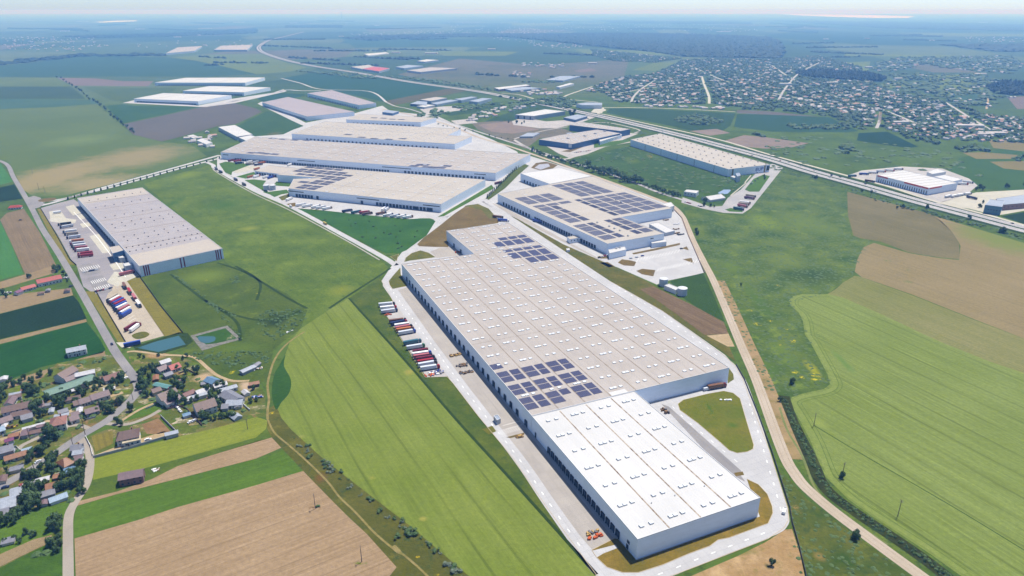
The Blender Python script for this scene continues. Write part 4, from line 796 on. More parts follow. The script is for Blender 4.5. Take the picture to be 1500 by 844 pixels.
# G buildings
def grp(name, label, pts, h, wall, roof, seams=(), sax=0, sky=None, doors=(), lines=(), solar=(), ssz=(14, 11, 4), sm=None):
    w = Whs(name, label, pts, h, wall, roof)
    if seams: w.seams(seams, axis=sax, w=.9, mat=sm or m_gutd, name='roof_seam')
    if sky: w.skylights(*sky, groups=False, size=(6, 2.2), hgt=.4)
    for d in doors: w.doors(*d)
    for (e, t, ww) in lines: w.onwall(e, t, ww, h*.62, 1.5, .15, 'window', m_glass)
    for a in solar:
        q = w.loc(*a); w.solar(q[0], q[1], *ssz)
    return w
zg = lambda L: [(375+a/4, 200+b/4) for a, b in L]
w = grp('warehouse', 'beige warehouse with solar panels over its west corner, above the planted lawn', [(646, 299), (422.5, 276), (430, 262), (470, 260.5), (406, 256), (447, 243), (711, 263)], 13, w_blue, r_beige, seams=(-48,), sax=0, doors=((0, .07, .31, 1), (0, .16, .93, 1)), lines=((0, .46, 40), (0, .06, 28), (0, .95, 30)))
w.ndoor = 0
w.doors(0, .06, .4, 17, 3.6, 4.6); w.doors(0, .5, .8, 2, 3.6, 4.6); w.doors(0, .84, .945, 6, 3.6, 4.6); w.doors(0, .56, .83, 17, 3.6, 4.6) if False else None
w.seams([60, 130, 200], axis=1, w=.6, mat=m_gutd, name='roof_seam')
PG = [(427, 270), (440, 276.5), (470, 278.5), (524, 254), (506, 246.5), (446, 243.5), (416, 251), (440, 256), (474, 260.5)]
ok = []
xs = [p[0] for p in w.pts]; ys = [p[1] for p in w.pts]; im = Matrix.Rotation(w.th, 4, 'Z'); x = min(xs)+12
def topx(q):
    p = im @ Vector((q[0], q[1], 0))+w.o; dx, dy, dz = p.x, p.y, w.h-H; f_ = dy*CP-dz*SP; return CX+FPX*dx/f_, CY+FPX*(-dz*CP-dy*SP)/f_
while x < max(xs):
    y = min(ys)+8; k = 0
    while y < max(ys):
        if all(inpoly(x+sx*9, y+sy*6, w.pts) for sx in (-1, 1) for sy in (-1, 1)) and inpoly(*topx((x, y)), PG) and (k+int(x/21)) % 9 != 4: ok.append((x, y))
        y += 14.5+(5 if k % 2 else 0); k += 1
    x += 20.5
for q in ok: w.solar(q[0], q[1], 17.5, 12.5, 4, 0)
w.skylights(20, 28, -16, -26, groups=False) if False else None
xs = [p[0] for p in w.pts]; ys = [p[1] for p in w.pts]
w.skylights(min(xs)+15, 27, min(ys)+12, 22, groups=False, size=(5, 2.2), hgt=.4, avoid=[(q[0]-13, q[1]-9, q[0]+13, q[1]+9) for q in ok])
w = grp('warehouse', 'widest beige warehouse, stretching across the park behind the solar-cornered one', [(726, 253.5), (323, 223), (372, 200.5), (777, 226)], 14, w_blue, r_main, lines=((0, .33, 60), (0, .66, 40), (0, .98, 14), (0, .05, 22)))
xs = [p[0] for p in w.pts]; ys = [p[1] for p in w.pts]
w.doors(0, .04, .3, 22, 3.6, 4.6); w.doors(0, .36, .94, 60, 3.4, 3.4)
w.seams([min(ys)+(max(ys)-min(ys))*k/3 for k in (1, 2)], axis=0, w=1.2, mat=m_gutd, name='roof_seam'); w.seams([min(xs)+(max(xs)-min(xs))*k/7 for k in range(1, 7)], axis=1, w=.8, mat=m_gutd, name='roof_seam')
w.skylights(min(xs)+20, 34, min(ys)+14, 24, groups=False, size=(7, 3), hgt=.5)
for a in [(925, 172), (965, 165), (1000, 178), (1040, 180), (1085, 182), (1120, 172), (990, 165), (20, 95), (60, 100), (110, 103), (-30, 95), (160, 15), (230, 20), (300, 22), (100, 10)]:
    q = w.loc(*zg([a])[0]); w.solar(q[0], q[1], 17, 14, 3, 0)
w = grp('warehouse', 'beige two-part warehouse with a stepped east end, behind the widest one', [(666, 211), (427, 196), (475, 178), (675, 189), (656, 198), (691, 200)], 13, w_blue, r_beige)
xs = [p[0] for p in w.pts]; ys = [p[1] for p in w.pts]
w.seams([min(ys)+(max(ys)-min(ys))*.45], axis=0, w=1.6, mat=m_gutd, name='roof_seam'); w.skylights(min(xs)+20, 30, min(ys)+16, 26, groups=False, size=(5, 2.4))
w.doors(0, .1, .9, 34, 3.4, 3.6)
for a in [(510, 190), (530, 194), (548, 196), (570, 197), (590, 196)]: q = w.loc(a[0], a[1]+7); w.solar(q[0], q[1], 18, 12, 3, 0)
w = grp('warehouse', 'smaller beige warehouse nearest the crossroads at the back of the park', [(616, 179), (507, 175), (525, 167), (639, 172.5)], 12, w_blue, r_beige)
w.seams([-30], w=1.4, mat=m_gutd, name='roof_seam'); w.doors(0, .1, .9, 16, 3.4, 3.6)
for a in [(548, 172.5), (562, 173), (575, 174.5), (588, 175)]: q = w.loc(*a); w.solar(q[0], q[1], 18, 12, 3, 0)
w = grp('warehouse', 'mauve ribbed-roof warehouse, the nearer of a pair behind the ploughed field', [(450, 170.7), (384, 150), (422, 142), (519, 163.7)], 12, w_blue, r_rib); w.doors(0, .05, .95, 40, 3.4, 3.6)
w = grp('warehouse', 'mauve ribbed-roof warehouse, the farther of a pair near the tree-lined crossroads', [(526, 154), (450, 136.5), (486, 132), (551, 151)], 12, w_blue, r_rib); w.doors(0, .05, .95, 30, 3.4, 3.6)
# left warehouse with maroon stripes
w = Whs('warehouse', 'left-hand warehouse with maroon stripes on its blue end wall and dark roof valleys', [(204, 390), (113, 290), (208, 274.5), (326, 364)], 13, w_blue, r_left)
xs = [p[0] for p in w.pts]; ys = [p[1] for p in w.pts]; D = max(xs)
for tt in (.13, .32, .5, .67, .83): pass
w.seams([D*x for x in (.21, .39, .57, .74, .87)], axis=1, w=1.5, mat=m_gutd, name='roof_valley')
ta = MB(); e = w.pts
for x0, x1, nm in ((.3, 34, 'tan'), (D*.875, D-.6, 'tan')): pass
def strip(w, f0, f1, mat, name):
    a, b, c, d = [Vector(p) for p in w.pts]; i = [a.lerp(b, f0), a.lerp(b, f1), d.lerp(c, f1), d.lerp(c, f0)]
    i = [i[0].lerp(i[3], .006), i[1].lerp(i[2], .006), i[2].lerp(i[1], .006), i[3].lerp(i[0], .006)]
    mb = MB(); mb.prism([tuple(p) for p in i], w.rz-.02, w.rz+.03); mb.obj(name, w.root, mat)
strip(w, .01, .125, r_tan, 'roof_section'); strip(w, .875, .99, r_tan, 'roof_section')
w.skylights(12, 11, -999, 0, groups=False) if False else None
pos = []
for k in range(13):
    for j in (0, 1):
        f = .16+.045*j; a, b, c, d = [Vector(p) for p in w.pts]; p = a.lerp(b, f).lerp(d.lerp(c, f), .04+.075*k); pos.append((p.x, p.y))
for f in (.28, .33, .46, .51, .62, .79, .92):
    for k in range(7):
        p = Vector(w.pts[0]).lerp(Vector(w.pts[1]), f).lerp(Vector(w.pts[3]).lerp(Vector(w.pts[2]), f), .12+.13*k); pos.append((p.x, p.y))
mb = MB(); mb.box((0, 0, 0), (1.2, 1.2, .9)); me = mb.mesh('roof_vent', m_dark)
for q in pos: inst('roof_vent', me, w.root, (q[0], q[1], w.rz-.01))
for t in (.955, .93, .905, .53, .49, .09, .065, .035): w.onwall(3, t, 1.4, .4, 12, .12, 'stripe', m_maroon)
w.onwall(0, .1, 8, .2, 5, 3, 'dock_house', w_grey)
w.doors(0, .35, .95, 24, 3.2, 4)
small('office_block', 'dark glazed entrance block on the dock side of the maroon-striped warehouse', [(165, 371), (160, 362), (181, 358), (186, 365)], 12, simple('blue glazing', (.05, .12, .24), .2), r_tan, win=(3,), n=3)
small('annexe', 'small grey-roofed dock annexe by the maroon-striped warehouse, nearer the entrance block', [(175, 378), (171, 374.5), (179, 373), (183, 377)], 6, w_grey, r_white)
small('annexe', 'small grey-roofed dock annexe by the maroon-striped warehouse, farther from the entrance block', [(183, 390), (180, 386), (189, 384), (193, 388)], 6, w_grey, r_white)
# other halls
w = Whs('warehouse', 'long pale blue warehouse with golden stripes and blue lettering, beside the motorway', [(1067, 248), (923.7, 204.5), (967, 195.5), (1128, 241)], 14, w_blue, r_beige)
xs = [p[0] for p in w.pts]; ys = [p[1] for p in w.pts]
for t in (.12, .3, .47, .64, .82): w.onwall(0, t, .8, .3, 12.8, .1, 'downpipe', m_dark)
w.seams([max(xs)*k/9 for k in range(1, 9)], axis=1, w=1.1, mat=simple('tan seam', A(200, 186, 170), .9), name='roof_seam')
pos = [(max(xs)*(i+.5)/18, min(ys)+(max(ys)-min(ys))*(j+.5)/4) for i in range(18) for j in range(4)]
mb = MB(); mb.box((0, 0, 0), (2.6, 1.6, .9)); me = mb.mesh('roof_vent', m_dark)
for q in pos:
    if inpoly(q[0], q[1], w.pts): inst('roof_vent', me, w.root, (q[0]+random.uniform(-2, 2), q[1], w.rz-.01))
w.onwall(3, .89, 4, .3, 13, .15, 'stripe', m_gold); w.onwall(3, .12, 3.5, .3, 13, .15, 'stripe', m_gold); w.onwall(3, .04, 7, 3, 9, .3, 'window', m_glass)
# lettering as bars
def letter(ch, x, z, s, put):
    B = {'B': [(0, 0, .2, 1), (.2, 0, .45, .16), (.2, .42, .45, .16), (.2, .84, .45, .16), (.65, .1, .2, .35), (.65, .55, .2, .35)], 'L': [(0, 0, .2, 1), (.2, 0, .6, .18)], 'P': [(0, 0, .2, 1), (.2, .42, .45, .16), (.2, .84, .45, .16), (.65, .5, .2, .42)], 'U': [(0, .15, .2, .85), (.65, .15, .2, .85), (.1, 0, .65, .18)]}[ch]
    for (a, b, c, d) in B: put(x+a*s, z+b*s, c*s, d*s)
a, d, n, L = w.edge(3); mb = MB()
def put(x, z, ww, hh):
    c = a+d*(L*.34-(x+ww/2))+n*.14; mb.box((c.x, c.y, z), (ww, .18, hh), math.atan2(d.y, d.x))
for k, ch in enumerate('BUP'): letter(ch, k*6.6, 4.6, 6., put)
mb.obj('lettering', w.root, m_logo)
small('water_tank', 'grey cube-shaped sprinkler tank building in front of the golden-striped warehouse', [(1080, 258.5), (1077.5, 254), (1083, 253), (1085, 257)], 11, w_grey, r_blue, cat='tank building')
small('pump_house', 'low white pump house next to the grey tank building of the golden-striped warehouse', [(1077, 261), (1070, 258.5), (1074, 257), (1080, 259.5)], 4, w_white, r_white, cat='pump house')
small('building', 'small white flat-roofed workshop by the lane south of the golden-striped warehouse', [(1020, 283), (1002, 280.5), (1006, 277.5), (1024, 279.3)], 7, w_white, r_white, win=(0,), n=4)
def tent(name, label, px, w_, e, h, wall, roof, cat='marquee', group=None):
    a, b = P(*px[0], h), P(*px[1], h); return gable(name, label, a, b, w_, e, h, wall, roof, cat, group, 0)
w = Whs('warehouse', 'white-roofed hall with red roof trim on the far side of the motorway', [(1361, 275.4), (1284, 256), (1323, 249), (1403, 268)], 12, w_blue, r_white)
w.onwall(0, .23, 46, 9.5, 2.55, .4, 'red_trim', m_red); w.onwall(0, .87, 22, 9.5, 2.55, .4, 'red_trim', m_red); w.onwall(3, .77, 32, 9.5, 2.55, .4, 'red_trim', m_red)
for k in range(22): w.onwall(0, .03+.043*k, 1.4, .5, 6, .12, 'window', m_glass)
w.seams([max([p[0] for p in w.pts])*k/8 for k in range(1, 8)], axis=1, w=1., mat=m_gutd, name='roof_seam')
small('annexe', 'low white annexe at the back right of the red-trimmed hall', [(1396, 266), (1368, 258.6), (1384, 256), (1410, 262.5)], 8, w_blue, r_white)
small('annexe', 'tall white annexe with a red band behind the red-trimmed hall', [(1366, 255), (1358, 252), (1373, 247), (1386, 251.5)], 9, w_white, r_white)
small('office_block', 'blue-green glazed office block at the right edge beyond the motorway', [(1468, 303), (1443, 300), (1450, 292), (1472, 294)], 13, simple('green glazing', (.06, .16, .2), .2, (.1, .2, .26), .3), r_blue, win=(0,), n=6)
small('warehouse', 'pale blue-roofed brown-walled hall at the right edge of the picture', [(1469, 300), (1459, 291), (1560, 277), (1600, 288)], 9, w_brick, r_blue, cat='warehouse', win=(0, 3), n=22)
small('warehouse', 'grey hall with a white ribbed roof and blue doors, behind the brown waste ground', [(781.5, 170), (754.7, 168), (799, 160), (828, 163)], 11, w_grey, r_white, cat='warehouse', win=(0,), n=3, wz=.05, wh=8, ww=5)
small('building', 'blue-roofed low showroom next to the grey hall with blue doors', [(843, 175.5), (825.7, 172), (846, 167.5), (860.5, 170)], 7, w_navy, r_blue, win=(0, 3), n=7, ww=3, wh=3, wz=.2)
w = Whs('factory', 'dark navy walled factory with a beige roof, front wing', [(838.4, 211), (789.5, 204.3), (820, 198), (875, 189.7), (909, 195.2)], 12, w_navy, r_main, cat='factory')
w.onwall(0, .06, 8, 3.5, 7.5, .25, 'sign_panel', w_white); xs = [p[0] for p in w.pts]; ys = [p[1] for p in w.pts]; w.skylights(min(xs)+10, 22, min(ys)+10, 20, groups=False, size=(6, 3))
w.units([w.loc(*p) for p in ((832, 203), (857, 199.5), (872, 196), (886, 192.7))], (7, 4, 2))
w = Whs('factory', 'dark navy walled factory with a beige roof, rear wing beside the motorway', [(909, 192), (834.4, 183), (854, 179), (923.4, 189)], 14, w_navy, r_main, cat='factory')
xs = [p[0] for p in w.pts]; ys = [p[1] for p in w.pts]; w.skylights(min(xs)+10, 22, min(ys)+10, 20, groups=False, size=(6, 3))
w = small('office_annexe', 'pale blue annexe with a white sign on the side of the navy factory', [(879, 207.5), (877, 203.5), (909, 195.5), (911, 197.5)], 8, w_blue, r_white, win=(3,), n=8); w.onwall(3, .25, 6, 2, 4.5, .3, 'sign_panel', w_white)
small('annexe', 'small navy roof house in the inner corner of the navy factory', [(832, 197.5), (829.5, 195), (836, 194), (840, 195.5)], 7, w_navy, r_blue)
small('carport', 'blue-roofed carport by the lane west of the navy factory', [(780.5, 199.8), (761, 200), (773, 194.5), (791, 194.5)], 4, w_grey, r_blue, cat='carport')
small('warehouse', 'white hall with a broad white front beyond the motorway by the service road', [(853, 154), (844, 152), (860, 150), (882, 150.5), (882, 154)], 11, w_white, r_blue, cat='warehouse')
for lab, pts, h, wl, rf in (
    ('mid grey roofed hall at the crossroads, farthest left of its cluster', [(631, 148), (615, 146), (639, 142), (655, 143.5)], 10, w_grey, r_beige),
    ('long narrow blue-roofed hall in the cluster by the crossroads', [(640, 153), (631, 151), (660, 146), (672, 147)], 7, w_steel, r_blue),
    ('blue-roofed hall behind the long narrow one near the crossroads', [(676, 147), (666, 145), (690, 141.5), (699, 142)], 9, w_steel, r_blue),
    ('easternmost blue-roofed hall of the crossroads cluster', [(700, 149.5), (687, 148), (707, 143.5), (720.5, 144)], 9, w_steel, r_blue),
    ('low white-roofed shed in front of the crossroads cluster', [(621.5, 157), (610, 155.5), (627, 153), (637.5, 154)], 6, w_grey, r_white),
    ('dark glass showroom at the crossroads', [(625, 154), (601, 152), (612, 148), (626, 149)], 7, simple('blue glass', (.06, .12, .22), .2), r_blue),
    ('long hall with a red-brown wall and white roof past the motorway bridge', [(731, 131), (724, 128.5), (770, 123.7), (777, 125)], 8, w_brick, r_white),
    ('grey-roofed hall beside the red-brown one past the motorway bridge', [(750, 133), (739, 130), (770, 127), (792, 129)], 7, w_steel, r_blue),
    ('white-roofed factory hall left of the white sheds in the far fields', [(616, 105.6), (596, 103), (632, 98.6), (670, 100)], 9, w_grey, r_main),
    ('blue-grey hall behind the white-roofed factory in the far fields', [(592, 100), (580, 98), (597, 95), (620, 96.5)], 9, w_steel, r_blue),
    ('long flat white shed at the far left of the field factories', [(530, 101), (514, 98), (540, 95), (548, 97.5)], 9, w_grey, r_beige),
    ('white shed alone in the far fields', [(622, 90.5), (611, 89.5), (625, 87), (643, 88)], 8, w_grey, r_white),
    ('pale shed with a long front beyond the motorway bend', [(825, 118), (800, 117), (822, 111), (850, 111.5)], 7, w_steel, r_blue),
    ('long low white shed beyond the motorway, right of the road fork', [(820, 128), (815, 127), (835, 121.5), (841, 122.5)], 7, w_white, r_white),
    ('white greenhouse-like shed in the far fields right of the motorway bend', [(540, 81.5), (533, 79), (565, 76.5), (570, 78)], 6, w_white, r_white),
    ('far grey warehouse at the upper left, the left one of a pair', [(285, 74.5), (243, 78), (260, 69.5), (296, 67.5)], 12, w_steel, r_main),
    ('far grey warehouse at the upper left, the right one of a pair', [(362, 73), (313, 73), (324, 67), (370, 65.5)], 12, w_steel, r_main),
    ('white-roofed warehouse at the upper left, the nearest of three', [(290, 148.5), (196, 144.5), (240, 136.3), (339, 139.5)], 12, w_blue, r_white),
    ('white-roofed warehouse at the upper left, the middle of three', [(357, 135.3), (267, 133), (307, 126), (396, 128)], 12, w_blue, r_white),
    ('white-roofed warehouse at the upper left, the farthest of three', [(359, 121.3), (226, 121), (272, 114), (388, 113.5)], 12, w_blue, r_white),
    ('white ribbed hall west of the widest warehouse, beside a small meadow', [(347, 200.3), (319.5, 186), (344, 183), (370, 196.8)], 9, w_steel, r_white),
    ('white square hall joined to the ribbed one west of the widest warehouse', [(361.6, 206.5), (349.5, 201.3), (367, 198), (384, 202.5)], 8, w_steel, r_white),
    ('small white-roofed workshop west of the small meadow', [(302, 211.5), (288, 205.5), (296, 202.5), (311, 208.5)], 7, w_white, r_white),
    ('little white shed beside the small workshop at the left of the park', [(283, 202.5), (274, 199), (283, 197), (290, 200)], 5, w_white, r_white),
    ('dark low office in the trees by the park crossroads', [(575, 166), (560, 164), (566, 161), (584, 163)], 7, w_navy, r_blue),
    ('long low beige dock building in front of the widest warehouse', [(411, 255), (373, 250.5), (393, 242), (440, 247)], 7, w_blue, r_beige)):
    w = Whs('warehouse' if 'shed' not in lab and 'office' not in lab else 'shed', lab, pts, h, wl, rf, cat='warehouse' if 'shed' not in lab else 'shed')
    if 'three' in lab:
        w.doors(0, .04, .95, 40, 3.6, 4); w.seams([max([p[0] for p in w.pts])*k/3 for k in (1, 2)], axis=1, w=1.5, mat=m_gutd, name='roof_seam')
    if 'dock building' in lab: w.doors(0, .2, .9, 8, 3.4, 4)
w = Whs('warehouse', 'far factory hall with a bright pink-red roof in the far fields', [(555, 104.5), (531, 101), (548, 97.5), (571, 100)], 9, w_grey, simple('pink roof', A(214, 110, 116), .6)); 
# tanks
def tank(name, label, px, r, h, roofc, group=None):
    o = thing(name, label, 'tank', P(*px), 0, group); mb = MB(); mb.cyl((0, 0, 0), r, h, 28); mb.obj('tank_wall', o, mat_wall('tank steel', (.42, .46, .52)) if 'tank steel' not in MATS else MATS['tank steel'])
    mb = MB(); mb.cyl((0, 0, h), r*1.03, .6, 28, r2=r*.2); mb.obj('tank_roof', o, roofc); return o
tank('water_tank', 'grey cylindrical sprinkler tank, the upper one by the dug-over soil', (971.5, 418), 4.6, 8, m_cap)
tank('water_tank', 'grey cylindrical sprinkler tank, the lower one by the dug-over soil', (999, 432), 5., 8, m_cap)
small('pump_house', 'white pump house between the two grey sprinkler tanks', [(990, 425), (973, 418), (980, 415.5), (995, 421.5)], 5, w_white, r_white, cat='pump house')
tank('water_tank', 'pale tank in front of the solar-cornered warehouse, left of a pair', (390.5, 278), 5, 8, m_cap)
tank('water_tank', 'pale tank in front of the solar-cornered warehouse, right of a pair', (400, 278), 5, 8, m_cap)
# ------------------------------------------------------------------ houses
def gable(name, label, a, b, w_, e, h, wall, roof, cat='house', group=None, wins=1, over=.5, chim=False, hip=0.):
    c = (a+b)/2; L = max(2., (b-a).length); th = vang(a, b); o = thing(name, label, cat, (c.x, c.y, 0), th, group)
    mb = MB(); x, y = L/2, w_/2
    mb.add([(-x, -y, 0), (x, -y, 0), (x, y, 0), (-x, y, 0), (-x, -y, e), (x, -y, e), (x, y, e), (-x, y, e)], [(0, 1, 5, 4), (1, 2, 6, 5), (2, 3, 7, 6), (3, 0, 4, 7)])
    if hip == 0: mb.add([(-x, -y, e), (-x, y, e), (-x, 0, h-.1), (x, -y, e), (x, y, e), (x, 0, h-.1)], [(0, 2, 1), (3, 4, 5)])
    mb.obj('wall', o, wall)
    x += over; y += over; k = (h-e)/(w_/2); ee = e-k*over; hx = hip*w_/2; t = .22
    vs = [(-x, -y, ee), (x, -y, ee), (x, y, ee), (-x, y, ee), (-x+hx, 0, h), (x-hx, 0, h)]; vs += [(p[0], p[1], p[2]+t) for p in vs]
    mb = MB(); mb.add(vs, [(6, 7, 11, 10), (8, 9, 10, 11), (0, 4, 5, 1), (2, 5, 4, 3), (0, 1, 7, 6), (2, 3, 9, 8)] + ([(7, 8, 11), (9, 6, 10)] if hip else [(1, 5, 11, 7), (5, 2, 8, 11), (4, 0, 6, 10), (3, 4, 10, 9)])); rf = mb.obj('roof', o, roof)
    if chim:
        mb = MB(); mb.box((L*.2, w_*.15, h-1.2), (.8, .8, 2.4)); mb.obj('chimney', rf, M_BRICK)
    if wins:
        n = max(1, int(L/3.2))
        for st in range(2 if e > 4.5 else 1):
            for k in range(n):
                mb = MB(); mb.box((-L/2+L*(k+.5)/n, -w_/2-.04, .9+2.8*st), (1.2, .1, 1.3)); mb.obj('window', o, m_glass)
        mb = MB(); mb.box((-L/2+L*(.5 if n % 2 == 0 else .28), -w_/2-.05, 0), (1, .12, 2.1)); mb.obj('door', o, M_DOOR)
        mb = MB(); mb.box((L/2+.05, 0, 1.), (.1, 1.3, 1.3)); mb.obj('window', o, m_glass)
    return o
M_BRICK = simple('chimney brick', (.3, .16, .12), .9); M_DOOR = simple('brown door', (.12, .07, .05), .6)
def mat_tiles(name, c):
    m = bpy.data.materials.new(name); t, b = nodes(m); tc = t.nodes.new('ShaderNodeTexCoord'); pos = tc.outputs['Object']
    sp = t.nodes.new('ShaderNodeSeparateXYZ'); t.links.new(pos, sp.inputs[0])
    fr = math_(t, 'LESS_THAN', math_(t, 'FRACT', math_(t, 'DIVIDE', sp.outputs[0], .9)), .16)
    col = mixc(t, noise(t, pos, .5, 5, .7, .35, .65), c, tuple(x*.68 for x in c)); col = mixc(t, math_(t, 'MULTIPLY', fr, .5), col, tuple(x*.55 for x in c))
    t.links.new(col, b.inputs['Base Color']); b.inputs['Roughness'].default_value = .6; MATS[name] = m; return m
T = {'brown': mat_tiles('brown tiles', A(132, 106, 108)), 'mauve': mat_tiles('mauve tiles', A(142, 118, 128)), 'pink': mat_tiles('pinkish tiles', A(176, 124, 118)), 'red': mat_tiles('red tiles', A(196, 76, 78)), 'white': mat_tiles('white sheet', A(228, 226, 230)),
     'grey': mat_tiles('grey sheet', A(150, 152, 166)), 'green': mat_tiles('green sheet', A(128, 164, 150)), 'blue': mat_tiles('blue sheet', A(120, 160, 196)), 'orange': mat_tiles('orange tiles', A(172, 122, 100)), 'paleblue': mat_tiles('pale blue sheet', A(176, 200, 222)),
     'darkred': mat_tiles('dark red sheet', A(128, 70, 76)), 'teal': mat_tiles('teal sheet', A(116, 172, 172)), 'lightgrey': mat_tiles('light grey sheet', A(190, 198, 212)), 'purple': mat_tiles('purple sheet', A(130, 60, 120)), 'tan': mat_tiles('tan sheet', A(226, 208, 176))}
WL = {'w': simple('white render', (.62, .62, .6), .9, sc=.4), 'c': simple('cream render', (.55, .5, .4), .9, sc=.4), 'g': simple('grey render', (.34, .35, .37), .9, sc=.4), 'b': simple('brown boards', (.2, .12, .11), .9, sc=.4), 'n': simple('green boards', (.16, .25, .22), .8, sc=.4)}
